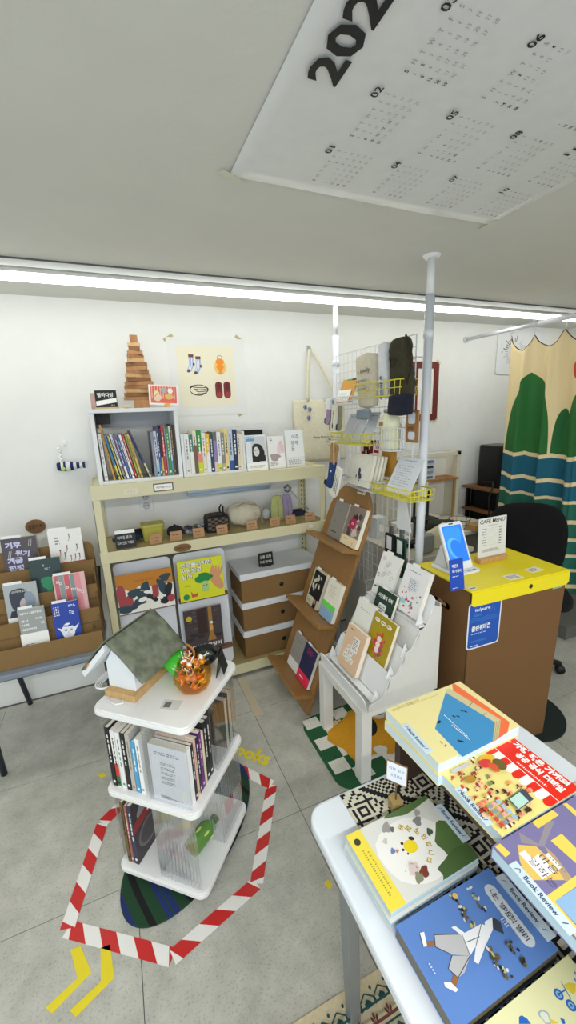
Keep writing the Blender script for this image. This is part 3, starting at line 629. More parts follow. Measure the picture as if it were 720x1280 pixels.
part('clamp', MB().tube([(-.02, -.01, .0), (0, -.02, .02), (.02, -.02, .0), (.0, -.02, -.025), (-.02, -.01, -.01)], .006, M('#77797c', 'plastic')), o); part('cable', MB().tube([(.01, -.018, 0), (.05, -.02, -.05), (.10, -.02, -.11), (.145, -.012, -.155)], .004, M('#c9c9c4', 'plastic')), o)
# ================================================================ LOWER DECK: display stands and boxes
Z2 = zb[2]; STW = M('#dfe3ec', 'paint', .4); LDG = M('#7b5233', 'wood')
def stand(x0, x1, label, H_=.70):
    o = thing('display_stand', label, 'stand', T(x0, 2.115, Z2)); wd = x1-x0
    pl = MB(RX(-4)); pl.prism(rrect(0, wd, 0.001, H_, .03), 0, .014, STW, axis='y'); part('panel', pl, o, bev=.001)
    sd = MB(); sd.prism([(0.014, 0), (.1, 0), (.06, H_*.9)], .004, .012, STW, axis='x'); sd.prism([(0.014, 0), (.1, 0), (.06, H_*.9)], wd-.012, wd-.004, STW, axis='x'); part('side_panel', sd, o)
    for z in (.17-.06, .43): part('ledge', MB(RX(-4)).box(.006, wd-.006, -.035, 0, z, z+.018, LDG), o, bev=.001)
    return o
stand(-.088, .197, 'white display stand with the orange football picture book, next to the left rack post')
stand(.212, .494, 'white display stand holding the yellow and the dark cat picture books')
def f_foot(a, w_, h):
    a.rect(-w_/2, 0, w_/2, h, M('#c47f22', 'print')); a.poly([(-w_/2, 0), (w_/2, 0), (w_/2, h*.62), (.05, h*.58), (-.03, h*.66), (-w_*.25, h*.55), (-w_/2, h*.72)], M('#f1efe6', 'print'))
    RD = M('#a8454a', 'print'); DK = M('#22242c', 'print'); TL = M('#2f4652', 'print')
    a.ell(-.12, h*.52, .022, .05, RD); a.ell(-.118, h*.3, .018, .045, RD); a.ell(-.085, h*.3, .02, .035, RD)
    for x, z, rx, rz, r in [(-.06, .5, .035, .02, 30), (-.02, .42, .04, .022, -20), (.0, .6, .022, .03, 10), (-.04, .24, .035, .018, 10), (-.1, .12, .045, .02, 0), (.03, .3, .03, .015, -40), (.08, .55, .02, .045, 15), (.11, .4, .018, .05, -10), (.1, .78, .028, .02, 20), (.09, .18, .03, .02, 0)]:
        a.ell(x, z*h, rx, rz, DK if int(x*100) % 2 else TL, r, wob=.15, seed=int(x*1000))
    a.rect(.03, h*.3, .062, h*.62, RD); a.ell(.12, h*.2, .02, .02, RD); a.ell(-.02, h*.3, .022, .012, W, 15); a.ell(.01, h*.47, .022, .009, W, -10); a.ell(.07, h*.3, .012, .018, W)
    a.text('이야기 속 축구 친구', 0, h*.8, .011, M('#9c3a22', 'print'), w=.1, al='c')
def f_broc(a, w_, h):
    a.rect(-w_/2, 0, w_/2, h, M('#dde022', 'print')); WH = W
    for q, (s, ww) in enumerate([('브로콜리지만', .165), ('사랑받고', .11), ('싶어', .055)]): a.text(s, -w_*.43, h*(.83-.145*q), .028, K, bold=.075, w=ww+.002); a.text(s, -w_*.43, h*(.83-.145*q)+.001, .0265, WH, bold=.03, w=ww)
    SK = M('#d89a6c', 'print'); a.ell(.08, h*.4, .026, .06, SK, 30); a.ell(.06, h*.6, .010, .04, SK, -6)
    for q in range(4): a.ell(.068+.013*q, h*(.66-.02*q), .007, .034, SK, -8*q)
    a.ell(.012, h*.5, .05, .022, M('#14863c', 'print'), 5, wob=.06); a.ell(.015, h*.57, .03, .018, M('#14863c', 'print'), wob=.1); a.rr(-.002, h*.17, .036, h*.44, .012, M('#a9d080', 'print')); a.ell(.01, h*.33, .003, .003, K); a.ell(.026, h*.33, .003, .003, K)
    a.ell(-.088, h*.11, .0165, .0165, M('#1d8a4a', 'print')); a.poly([(-.06, h*.08), (-.03, h*.08), (-.024, h*.2), (-.034, h*.16), (-.052, h*.16), (-.062, h*.24)], M('#c9622a', 'print')); a.dashes(-.09, h*.36, .04, .01, 2, M('#8a8a30', 'print'), 4)
def f_cat(a, w_, h):
    a.rect(-w_/2, 0, w_/2, h, M('#4b3f43', 'print')); BK2 = M('#2f282b', 'print'); rnd = random.Random(4)
    for q in range(34):
        x = rnd.uniform(-w_/2, w_/2-.03); z = rnd.uniform(.3, .95)*h
        if -.03 < x < .045: continue
        a.rect(x, z, min(w_/2, x+.026), z+.009, M(rnd.choice(['#5c5055', '#3b3236', '#675a5d']), 'print'))
    a.rect(-.035, h*.4, .02, h, M('#3a2422', 'print')); a.poly([(.03, h), (.05, h), (.05, h*.36), (.066, h*.2), (.015, h*.2), (.028, h*.36)], M('#a9803c', 'print'))
    a.ell(.042, h*.5, .009, .02, M('#e0a45c', 'print')); a.ell(.044, h*.62, .008, .008, W); a.ell(-.077, h*.8, .016, .016, M('#d6b92c', 'print'))
    for x, z in ((-.06, .4), (-.02, .34), (-.08, .3), (.08, .3)): a.ell(x, z*h, .02, .01, BK2, wob=.1)
    a.text('도서관 고양이', -w_*.36, h*.05, .026, K, bold=.06, w=.165); a.text('도서관 고양이', -w_*.36, h*.055, .024, W, bold=.035, w=.165)
book('orange and black football picture book on the left white stand', T(.056, 2.107-.03, Z2+.4525) @ RX(-4), .275, .205, .010, '#c47f22', f_foot, name='picture_book', cat='book')
book('bright yellow broccoli picture book on the upper ledge', T(.342, 2.107-.03, Z2+.4525) @ RX(-4), .24, .225, .010, '#dde022', f_broc, name='picture_book', cat='book')
book('dark cat picture book on the lower ledge of the white stand', T(.335, 2.107-.012, Z2+.1325) @ RX(-4), .21, .25, .010, '#4b3f43', f_cat, name='picture_book', cat='book')
# storage boxes
CB = M('#84643a', 'card'); CBD = M('#7b562f', 'card'); LID = M('#e3e6ea', 'plastic')
for q in range(3):
    z = Z2+.0+q*.1795
    o = thing('storage_box', ['brown cardboard storage box with white lid, bottom of the stack', 'brown cardboard storage box with white lid, middle of the stack', 'brown cardboard storage box with white lid and a slate sign on top'][q], 'box', T(.565, 2.10, z), 'stacked cardboard storage boxes')
    part('body', MB().box(0, .5, 0, .25, 0, .142, CB), o, bev=.002)
    part('lid', MB().box(-.008, .508, -.008, .258, .142, .179, LID), o, bev=.003)
    h = MB(T(.245, .0, .075) @ RX(90)); h.lathe([(.0132, 0), (.0132, .0012), (.001, .0012)], K, 16); part('finger_hole', h, o)
    part('label_line', MB().box(.15, .17, -.0092, -.008, .155, .162, M('#c6c9cc', 'plastic')), o)
o = thing('black_sign', 'small black slate sign with white handwriting on the storage boxes', 'sign', T(.742, 2.16, Z2+3*.1795-.0005))
part('board', MB(RX(-8)).box(-.046, .046, 0, .004, .0015, .082, K), o); part('foot', MB().box(-.03, .03, -.005, .03, 0, .004, K), o)
a = Art(RX(-8) @ FRONT); a.text('공용 의자', 0, .057, .02, W, al='c', w=.07); a.text('꺼내 앉아요', 0, .027, .017, W, al='c', w=.074); a.done(o, 'lettering')
# ================================================================ LEFT: folding chair and cardboard book rack
GS = M('#7e8794', 'plastic', .45); GT = M('#3e434b', 'metal', .5)
chr_ = thing('folding_chair', 'folding chair with grey seat carrying the cardboard book rack', 'chair', (-.4, 2.05, 0))
sp = rrect(-.24, .245, -.205, .17, .05, 6); part('seat', MB().prism(sp, .448, .474, GS), chr_, bev=.006)
part('seat_frame', MB().tube([(-.21, -.17, .44), (.21, -.17, .44), (.21, .15, .44), (-.21, .15, .44)], .011, GT, closed=True), chr_)
for nm, pts in [('leg', [(-.225, -.195, .0), (-.235, -.19, .3), (-.225, -.16, .46)]), ('leg', [(.235, -.16, 0.0), (.24, -.15, .3), (.215, .14, .46), (.24, .21, .75)]), ('leg', [(-.2, .29, 0), (-.21, .22, .25), (-.215, .1, .44)]), ('leg', [(.2, .29, 0), (.21, .22, .25), (.215, .1, .44)])]:
    part(nm, MB().tube(pts, .0125, GT, 10), chr_)
for o in [c for c in chr_.children if c.name.startswith('leg')]: pass
CDM = M('#886a40', 'card'); CD2 = M('#745838', 'card')
cr = thing('cardboard_book_rack', 'four-tier brown cardboard book display on the grey chair seat', 'rack', (-.16, 1.885, .475))
# tiers: front lip height (z top) and y position, measured on the photograph
tiers = [(-.0, .088), (.055, .178), (.108, .272), (.165, .372)]
Lx = -.475
for q, (y, zt) in enumerate(tiers):
    part('tier_panel', MB(T(0, y, 0) @ RX(-5)).box(Lx, 0, 0, .005, (.0 if q == 0 else zt-.13), zt, CDM), cr, bev=.001)
    part('tier_floor', MB().box(Lx, 0, y+.006, y+.052, (.018+.092*q), (.018+.092*q)+.004, CD2), cr)
bk = MB(T(0, .222, 0) @ RX(-4)).prism(rrect(Lx, 0.003, 0.0, .45, .035), 0, .005, CDM, axis='y'); part('back_panel', bk, cr, bev=.001)
for x in (Lx, -.005):
    part('side_panel', MB().prism([(0, 0), (.21, 0), (.2, .34), (.16, .33), (.15, .24), (.108, .235), (.1, .15), (.055, .145), (.05, .06), (0.008, .055)], x, x+.005, CD2, axis='x'), cr)
dm = MB()
for q, (y, zt) in enumerate(tiers):
    for s in range(3): dm.box(-.035+s*.005, -.032+s*.005, y+.03, y+.034, zt+.005, zt+.03-.004*s, M('#5d4223', 'card'))
part('handle_mark', dm, cr)
def f_climate(a, w_, h):
    a.rect(-w_/2, 0, w_/2, h, M('#4c444a', 'print')); LV = M('#c9c9ee', 'print'); x = -w_*.4
    a.text('기후', x, h*.77, .03, LV, bold=.05, w=.062); a.text('위기', x+.032, h*.6, .028, LV, bold=.05, w=.056, rot=-12); a.text('계급', x, h*.42, .03, LV, bold=.05, w=.06); a.text('전쟁', x, h*.25, .028, LV, bold=.05, w=.06)
    for p in ((.035, .78), (.044, .78)): a.line([(p[0], h*p[1]), (p[0]+.006, h*.93)], .0012, W)
    for p in ((-.05, .55), (-.042, .55)): a.line([(p[0], h*p[1]), (p[0]+.008, h*.72)], .0012, W)
def f_people(a, w_, h):
    a.rect(-w_/2, 0, w_/2, h, M('#efece8', 'print')); a.rect(-w_/2, 0, w_/2, h*.24, M('#b2512e', 'print')); a.dashes(-w_*.3, h*.17, w_*.75, .01, 1, W, 3); a.dashes(-.045, h*.66, .022, .04, 3, GY, 3)
    for x, z, c_ in [(.015, .78, '#c0604f'), (.0, .52, '#b33c34'), (.042, .52, '#6a6460'), (-.03, .42, '#c77a6a'), (-.012, .36, '#50505a'), (.03, .3, '#a8403a'), (.048, .3, '#a8403a'), (.012, .27, '#c96a55')]:
        a.rect(x, z*h, x+.004, z*h+.018, M(c_, 'print')); a.ell(x+.002, z*h+.021, .003, .003, K, n=8); a.line([(x, z*h), (x-.003, z*h-.012)], .0015, K)
def f_green(a, w_, h):
    a.rect(-w_/2, 0, w_/2, h, M('#1f3a3a', 'print')); a.ell(.002, h*.42, .028, .028, M('#1c8a5c', 'print'), wob=.08); a.ell(.006, h*.27, .012, .022, M('#1c8a5c', 'print')); a.text('숲', -.01, h*.82, .009, W); a.dashes(-.003, h*.72, .025, .012, 2, M('#9cc0a8', 'print'), 2)
def f_pinkred(a, w_, h):
    a.rect(-w_/2, 0, w_/2, h, M('#e2b6b6', 'print'))
    for x, ww, c_ in [(-.05, .014, '#c4696f'), (-.03, .016, '#8f9a98'), (-.008, .018, '#cf5f66'), (.014, .016, '#7d9696'), (.034, .022, '#e58f98')]: a.poly([(x-ww/2, h*.1), (x+ww/2+.004, h*.1), (x+ww/2, h), (x-ww/2-.003, h)], M(c_, 'print'))
    for x, z in [(-.052, .82), (-.04, .78), (-.016, .66), (.004, .6), (.018, .59), (.03, .55), (.042, .5)]: a.rect(x, z*h, x+.01, z*h+.011, W); a.rect(x+.002, z*h+.002, x+.008, z*h+.009, M('#c98a92', 'print'))
def f_portrait(a, w_, h):
    a.rect(-w_/2, 0, w_/2, h, M('#aeb4b6', 'print')); a.ell(-.005, h*.62, .042, .055, M('#2f3746', 'print'), wob=.07); a.ell(.012, h*.5, .022, .03, M('#c5b4b4', 'print')); a.ell(.03, h*.55, .02, .05, M('#8d99a8', 'print'), wob=.1); a.poly([(-.055, h*.22), (.05, h*.22), (.03, h*.4), (-.045, h*.38)], M('#1f2836', 'print'))
    a.text('소리의 Days', 0, h*.82, .013, W, w=.07, al='c', shear=.2); a.rect(-w_/2, 0, w_/2, h*.22, W); a.text('(마)', -.03, h*.04, .018, K)
def f_krgrey(a, w_, h):
    a.rect(-w_/2, 0, w_/2, h, M('#9fa2a0', 'print')); 
    for s, x, z in [('페미니즘이라', -.042, .86), ('정신', -.042, .68), ('차려', .012, .7), ('사적', -.042, .58), ('인', .03, .58), ('화양연화', -.042, .47)]: a.text(s, x, z*h, .011, W, bold=.02, w=.016*len(s)*.85)
    a.rect(-w_*.53, 0, w_*.53, h*.4, W); a.dashes(-w_*.4, h*.06, w_*.5, .018, 2, GY, 3)
def f_elf(a, w_, h):
    a.rect(-w_/2, 0, w_/2, h, M('#1e3fa6', 'print')); LW = M('#eef0f8', 'print')
    a.ell(0, h*.27, .026, .038, LW); a.poly([(-.024, h*.34), (-.042, h*.4), (-.024, h*.24)], LW); a.poly([(.024, h*.34), (.047, h*.42), (.024, h*.22)], LW); a.poly([(-.027, h*.36), (-.014, h*.43), (.0, h*.41), (.014, h*.46), (.028, h*.35), (.018, h*.39), (0, h*.38), (-.018, h*.4)], M('#1e3fa6', 'print'))
    for x in (-.01, .012): a.ell(x, h*.29, .005, .0025, M('#1e3fa6', 'print')); a.line([(x-.006, h*.32), (x+.006, h*.325)], .0012, K)
    a.line([(-.007, h*.19), (.008, h*.19)], .0015, M('#1e3fa6', 'print')); a.line([(.001, h*.27), (-.002, h*.22), (.003, h*.22)], .001, M('#1e3fa6', 'print'))
    for q in range(3): a.dashes(-.045+.008*q, h*.68, .005, .045, 6, W, q)
    a.dashes(.014, h*.86, .03, .012, 2, W, 8); a.dashes(.014, h*.67, .02, .02, 3, W, 9)
def crb(px_tl, px_tr, Y, h, lab, fn, col, t=.012, tab=None):
    A_ = aty(*px_tl, Y); B_ = aty(*px_tr, Y); w_ = (B_-A_).length
    book(lab, T((A_.x+B_.x)/2, Y, (A_.z+B_.z)/2-h) @ RX(-6), w_, h, t, col, fn, name='display_book', tab=(-w_/2+.003, w_*.55) if tab is None else tab)
crb((-2, 675), (43.5, 671.5), 2.096, .205, 'charcoal book with large lavender Korean title, on the top left tier', f_climate, '#4c444a', .018)
crb((57.4, 665.3), (100, 661), 2.093, .205, 'white book with tiny figures and an orange-red foot band', f_people, '#efece8')
crb((33.4, 702.3), (73, 697.8), 2.025, .19, 'dark green book with bright green blob on its cover', f_green, '#1f3a3a')
crb((64, 722), (104.5, 716.7), 1.976, .195, 'blurred pink and grey striped book in the cardboard rack', f_pinkred, '#e2b6b6')
crb((1, 734), (43.5, 729.3), 1.976, .19, 'blue-grey portrait book on the left of the cardboard rack', f_portrait, '#aeb4b6')
crb((19.5, 764.5), (53.3, 760), 1.915, .185, 'grey book with white Korean letters and white band, on the lowest tier', f_krgrey, '#9fa2a0')
crb((62.7, 757.3), (95.7, 752), 1.915, .185, 'royal blue book with a drawn face, on the lowest tier', f_elf, '#1e3fa6')
# ================================================================ FLOOR MARKINGS AND MATS
def floor_tape_run(a, b, w_, first_red, nseg, skew):
    """striped tape from a to b on the floor"""
    A_ = Vector((a[0], a[1], 0)); B_ = Vector((b[0], b[1], 0)); d = (B_-A_); L_ = d.length; d.normalize(); n = Vector((-d.y, d.x, 0)); mb = MB(); z = .0012
    RDm, WHm = M('#c3201d', 'plastic', .4), M('#e8e6e2', 'plastic', .4)
    def clip(t, s): return max(0, min(L_, t+s*skew))
    for q in range(-1, nseg+1):
        t0, t1 = q*L_/nseg, (q+1)*L_/nseg; m = RDm if (q % 2 == 0) == first_red else WHm
        p = [A_+d*clip(t0, -1)-n*w_/2, A_+d*clip(t1, -1)-n*w_/2, A_+d*clip(t1, 1)+n*w_/2, A_+d*clip(t0, 1)+n*w_/2]
        if (p[0]-p[1]).length < 1e-4 and (p[2]-p[3]).length < 1e-4: continue
        lo = [(v.x, v.y, .0001) for v in p]; hi = [(v.x, v.y, z) for v in p]
        mb.add(lo+hi, [(3, 2, 1, 0), (4, 5, 6, 7), (0, 1, 5, 4), (1, 2, 6, 5), (2, 3, 7, 6), (3, 0, 4, 7)], m)
    return mb
hz = thing('hazard_tape', 'red and white striped tape outlining a hexagon around the rotating bookshelf', 'tape', (0, 0, 0))
HX = [(-.315, 1.112), (-.03, .912), (.25, .992), (.424, 1.312), (.285, 1.497), (-.05, 1.56), (-.222, 1.43)]
segs = [(0, 1, 6), (1, 2, 5), (2, 3, 7), (3, 4, 4), (4, 5, 6), (5, 6, 3), (6, 0, 6)]
for k, (i, j, n) in enumerate(segs):
    o = part('tape_strip', floor_tape_run(HX[i], HX[j], .043, [True, True, True, True, False, True, True][k], n, [-.022, -.022, -.02, -.02, -.02, -.02, .02][k]), hz); o.location.z = .0003*k
YM = M('#e3cf1d', 'plastic', .5)
def flat(name, label, cat, polys, group=None, z=.0012, m=YM):
    mb = MB()
    for P_ in polys: mb.prism(P_, .0001, z, m)
    c = sum((Vector((p[0], p[1], 0)) for P_ in polys for p in P_), Vector())/sum(len(P_) for P_ in polys)
    mb.v = [v-c for v in mb.v]
    return single(name, mb, label, cat, c, group)
flat('floor_arrow', 'left one of the two yellow tape chevrons on the floor, outer one', 'arrow', [[(-.302, 1.052), (-.275, 1.05), (-.243, .972), (-.278, .974)], [(-.278, .974), (-.243, .972), (-.335, .925), (-.352, .944)]], 'yellow tape chevrons')
flat('floor_arrow', 'yellow tape chevron lying closer to the hazard tape corner at the bottom', 'arrow', [[(-.221, 1.02), (-.196, 1.018), (-.184, .934), (-.218, .94)], [(-.218, .94), (-.184, .934), (-.277, .892), (-.292, .912)]], 'yellow tape chevrons')
flat('floor_tape', 'beige tape strip on the floor in front of the metal rack', 'tape', [[(.488, 2.05), (.53, 2.05), (.533, 1.705), (.486, 1.715)]], m=M('#c2b79c', 'plastic'))
flat('floor_tape', 'short yellow tape scrap beside the white front table leg', 'tape', [[(.452, .9), (.468, .905), (.474, .885), (.458, .878)]])
flat('floor_tape', 'short yellow tape scrap left of the rotating bookshelf', 'tape', [[(-.245, 1.675), (-.226, 1.682), (-.21, 1.66), (-.23, 1.652)]])
lt = thing('floor_lettering', 'yellow handwritten word books cut from tape on the floor', 'lettering', (0, 0, 0))
a = Art(TOP, e=.0001, base=.0006); a.text('books', .29, 1.565, .07, YM, rot=-47, bold=.035, w=.215); a.done(lt, 'letters')
# oval green mat under the rotating shelf
def mat_stripes():
    m = bpy.data.materials.new('striped_mat'); m.use_nodes = True; nt = m.node_tree; N = nt.nodes; L = nt.links; b = N['Principled BSDF']; b.inputs['Roughness'].default_value = .95
    tc = N.new('ShaderNodeTexCoord'); mp = N.new('ShaderNodeMapping'); mp.inputs['Rotation'].default_value = (0, 0, math.radians(52)); mp.inputs['Scale'].default_value = (3.9, 1.5, 1); L.new(tc.outputs['Object'], mp.inputs[0])
    wv = N.new('ShaderNodeTexWave'); wv.inputs['Scale'].default_value = 1.0; wv.inputs['Distortion'].default_value = 1.6; wv.inputs['Detail'].default_value = 0; wv.inputs['Detail Scale'].default_value = 1.2; L.new(mp.outputs[0], wv.inputs[0])
    cr_ = N.new('ShaderNodeValToRGB'); cr_.color_ramp.interpolation = 'CONSTANT'; e = cr_.color_ramp.elements; e[0].color = lin('#0c0f10'); e[0].position = 0; e[1].position = .06; e[1].color = lin('#163d24')
    e2 = e.new(.78); e2.color = lin('#1a2a63'); e3 = e.new(.995); e3.color = lin('#163d24'); L.new(wv.outputs['Fac'], cr_.inputs[0]); L.new(cr_.outputs[0], b.inputs['Base Color'])
    n = N.new('ShaderNodeTexNoise'); n.inputs['Scale'].default_value = 400; bp = N.new('ShaderNodeBump'); bp.inputs['Strength'].default_value = .4; bp.inputs['Distance'].default_value = .002; L.new(tc.outputs['Object'], n.inputs[0]); L.new(n.outputs['Fac'], bp.inputs['Height']); L.new(bp.outputs[0], b.inputs['Normal'])
    return m
MS = mat_stripes()
pts = [((.318*math.cos(q*math.pi/32)), (.172*math.sin(q*math.pi/32))) for q in range(64)]
single('oval_mat', MB().prism(pts, .0001, .008, MS), 'oval dark green and blue striped mat under the rotating bookshelf', 'mat', T(.091, 1.264, 0) @ RZ(45))
pts = [((.2*math.cos(q*math.pi/24)), (.2*math.sin(q*math.pi/24))) for q in range(48)]
single('round_mat', MB().prism(pts, .0001, .01, M('#14211d', 'fabric')), 'dark ribbed mat under the yellow-lidded cardboard box', 'mat', T(1.70, 1.18, 0))
# ================================================================ ROTATING BOOKSHELF
S = T(.067, 1.213, 0) @ RZ(-41); TRW = M('#ebebea', 'plastic', .3)
RIB = clear('ribbed_acrylic', '#f9fafc', .04, .06, .5)
rs = thing('rotating_bookshelf', 'white three-tray rotating bookshelf with ribbed clear panels in the middle of the floor', 'bookshelf', S)
def tray(z, name):
    b = MB(); 
    for z0, z1, e in ((z, z+.006, .161), (z+.006, z+.02, .166), (z+.02, z+.026, .163)): b.prism(rrect(-e, e, -e, e, .03, 6), z0, z1, TRW)
    return part(name, b, rs, bev=.0015)
part('swivel_base', MB().lathe([(.001, .0085), (.13, .0085), (.13, .03), (.05, .034), (.001, .034)], M('#c9c9c9', 'plastic'), 32), rs)
tray(.034, 'bottom_tray'); tray(.345, 'middle_tray'); tray(.642, 'top_tray')
def ribbed(axis, c, a0, a1, z0, z1, thick=.0032, pitch=.0125):
    """thin wavy acrylic sheet: a real corrugated surface"""
    b = MB(); n = int(abs(a1-a0)/pitch*6)
    def f(u, v):
        t = a0+(a1-a0)*u; w_ = -.0022*math.cos(2*math.pi*(t-a0)/pitch); return (t, c+w_, z0+(z1-z0)*v) if axis == 'y' else (c+w_, t, z0+(z1-z0)*v)
    def g(u, v):
        t = a0+(a1-a0)*u; return (t, c+thick, z0+(z1-z0)*v) if axis == 'y' else (c+thick, t, z0+(z1-z0)*v)
    m = n; vs = []; 
    for v in (0, 1):
        for i in range(m+1): vs.append(f(i/m, v))
    for v in (0, 1):
        for i in range(m+1): vs.append(g(i/m, v))
    W_ = m+1; fs = []
    for i in range(m):
        fs += [(i, i+1, W_+i+1, W_+i), (2*W_+i+1, 2*W_+i, 3*W_+i, 3*W_+i+1), (i+1, i, 2*W_+i, 2*W_+i+1), (W_+i, W_+i+1, 3*W_+i+1, 3*W_+i)]
    fs += [(0, W_, 3*W_, 2*W_), (m, 2*W_+m, 3*W_+m, W_+m)]
    b.add(vs, fs, RIB); return b
for z0, z1 in ((.0605, .3445), (.3715, .6415)):
    q = .152
    part('ribbed_panel', ribbed('y', -q, .0, .145, z0, z1), rs); part('ribbed_panel', ribbed('x', q-.003, .0, .145, z0, z1), rs)
    part('ribbed_panel', ribbed('y', q-.003, -.145, 0, z0, z1), rs); part('ribbed_panel', ribbed('x', -q, -.145, 0, z0, z1), rs)
    part('divider_panel', ribbed('x', -.004, -.148, -.02, z0, z1), rs); part('divider_panel', ribbed('y', .0, .02, .148, z0, z1), rs)
    part('divider_panel', ribbed('x', .004, .02, .148, z0, z1), rs); part('divider_panel', ribbed('y', .004, -.148, -.02, z0, z1), rs)
# books: group A, spines on the front-left face (x from -.155 to -.01)
zA = .3716
def nine(t1, c1, t2, c2):
    def f(a, t, h):
        a.rect(.0002, h*.02, t-.0002, h*t1, M(c1, 'print')); a.rect(.0002, h*t1, t-.0002, h*t2, M(c2, 'print')); dsh(col=K)(a, t, h)
    return f
ga = [(-.146, .016, .222, '#17171a', dsh(col=W), 'black thick book at the left corner of the middle tray'), (-.128, .016, .215, '#e9e7e4', nine(.2, '#2a6b3c', .42, '#c8372c'), 'white book with yellow, red and green spine marks'), (-.110, .017, .212, '#eaeaea', dsh(col=M('#5a9a6a', 'print')), 'plain white book third from the left corner'),
      (-.091, .016, .214, '#1b1b1d', dsh(col=W), 'black book with white emblem on the middle tray'), (-.073, .016, .216, '#b7b4ad', dsh(col=M('#8a7a6a', 'print')), 'grey cream book beside the black emblem book'), (-.055, .015, .19, '#4c9fcb', dsh(col=W), 'bright blue spined book on the middle tray'), (-.038, .015, .205, '#ededeb', dsh(col=GY), 'white book at the right end of the front-left row')]
for x, t, h, col, sa, lb in ga:
    book(lb, S @ T(x+t, -.0755, zA) @ RZ(90), .138, h*.98, t*.94, col, spart=sa, name='book', group='books on the middle tray of the rotating shelf')
def backtext(a, w_, h):
    a.rect(-w_/2, 0, w_/2, h, M('#f4f6fa', 'print')); a.dashes(-w_*.36, h*.83, w_*.72, .013, 2, M('#2e6a8f', 'print'), 3)
    for q in range(5): a.dashes(-w_*.22, h*(.66-.085*q), w_*.44, .011, 2, M('#6a7078', 'print'), q+10)
    for q in range(12): a.rect(-w_*.3+q*.003, h*.04, -w_*.3+q*.003+.0016, h*.1, K)
    a.dashes(-w_*.02, h*.045, w_*.3, .008, 1, GY, 2)
gb = [(-.146, .024, .205, '#f6f7fa', None, 'white book with lettered cover behind the ribbed panel', backtext), (-.120, .012, .205, '#222226', dsh(col=W), 'black book next to the lettered white book', None), (-.107, .012, .212, '#e9bfae', dsh(col=M('#c58a78', 'print')), 'peach spined book on the front-right side', None), (-.094, .014, .205, '#2a2447', dsh(col=W), 'dark indigo book on the front-right side', None),
      (-.079, .016, .21, '#6a2b78', dsh(col=M('#e6c8ee', 'print')), 'purple book on the front-right side', None), (-.062, .012, .2, '#e3d5b5', None, 'cream thin book between purple and black ones', None), (-.049, .019, .222, '#1d1d22', dsh(col=W), 'tall black book on the front-right side', None), (-.029, .018, .22, '#26282c', dsh(col=W), 'black book with white strip nearest the ribbed corner', None)]
for y, t, h, col, sa, lb, ba in gb:
    book(lb, S @ T(.074, y+t, zA) @ RZ(180), .13, h*.97, t*.94, col, spart=sa, backart=None, name='book', group='books on the middle tray of the rotating shelf')
# the lettered cover faces outward (front-left)
bo = [o for o in bpy.data.objects if o.get('label') == 'white book with lettered cover behind the ribbed panel'][0]
A_ = Art(T(0, .024*.94, 0) @ Matrix(((-1, 0, 0, 0), (0, 0, 1, 0), (0, 1, 0, 0), (0, 0, 0, 1)))); backtext(A_, .13, .199); A_.done(bo, 'back_print')
book('dark book behind the right ribbed panel of the middle tray', S @ T(.085, .145, zA) @ RZ(0) @ T(0, -.03, 0), .11, .2, .022, '#2a2b30', name='book', group='books on the middle tray of the rotating shelf')
book('brown book behind the right ribbed panel of the middle tray', S @ T(.085, .145, zA) @ T(0, -.058, 0), .11, .19, .02, '#5d4a3c', name='book', group='books on the middle tray of the rotating shelf')
# lower tray
zB = .0606
def f_grill(a, w_, h):
    a.rect(-w_/2, 0, w_/2, h, M('#3c3338', 'print')); a.ell(.0, h*.78, .05, .028, M('#8d8a8c', 'print'), 20); a.ell(.01, h*.82, .03, .016, M('#cfcccc', 'print'), 20); a.ell(0, h*.32, .055, .05, M('#6e686c', 'print')); a.ell(0, h*.32, .045, .04, M('#4a4246', 'print')); a.poly([(-w_/2, h*.52), (w_/2, h*.6), (w_/2, h*.75), (-w_/2, h*.68)], M('#8c2b2a', 'print')); a.dashes(0, h*.6, .05, .016, 1, W, 3)
book('olive-brown picture book at the left corner of the lower tray', S @ T(-.125, -.0755, zB) @ RZ(90), .138, .245, .011, '#6d5a36', spart=dsh(), name='book', group='books on the lower tray of the rotating shelf')
book('thin pink-brown book on the lower tray', S @ T(-.112, -.0755, zB) @ RZ(90), .138, .235, .009, '#a0605a', spart=dsh(col=W), name='book', group='books on the lower tray of the rotating shelf')
book('dark book with round plates on its red cover, on the lower tray', S @ T(-.094, -.0755, zB) @ RZ(90), .138, .24, .015, '#2c3852', f_grill, spart=dsh(col=W), name='book', group='books on the lower tray of the rotating shelf')
# turn the cover with plates outward: it faces +x of the shelf
gb_ = thing('green_bottle', 'small green leaf-patterned bottle lying on the lower tray', 'bottle', S @ T(.075, -.03, zB+.039) @ RZ(70) @ RY(78))
b = MB(); b.lathe([(.001, -.05), (.027, -.048), (.03, -.03), (.03, .03), (.012, .052), (.012, .06)], M('#5b8a3a', 'plastic'), 20); part('body', b, gb_); part('cap', MB().lathe([(.001, .075), (.015, .075), (.015, .058), (.001, .058)], M('#2c4a2a', 'plastic'), 16), gb_)
a = MB(); 
for q in range(6): a.ell((.0285*math.cos(q), .0285*math.sin(q), -.025+.01*q), .004, .006, .012, M('#b9cf6a', 'print'), n=8, k=5)
part('leaf_print', a, gb_)
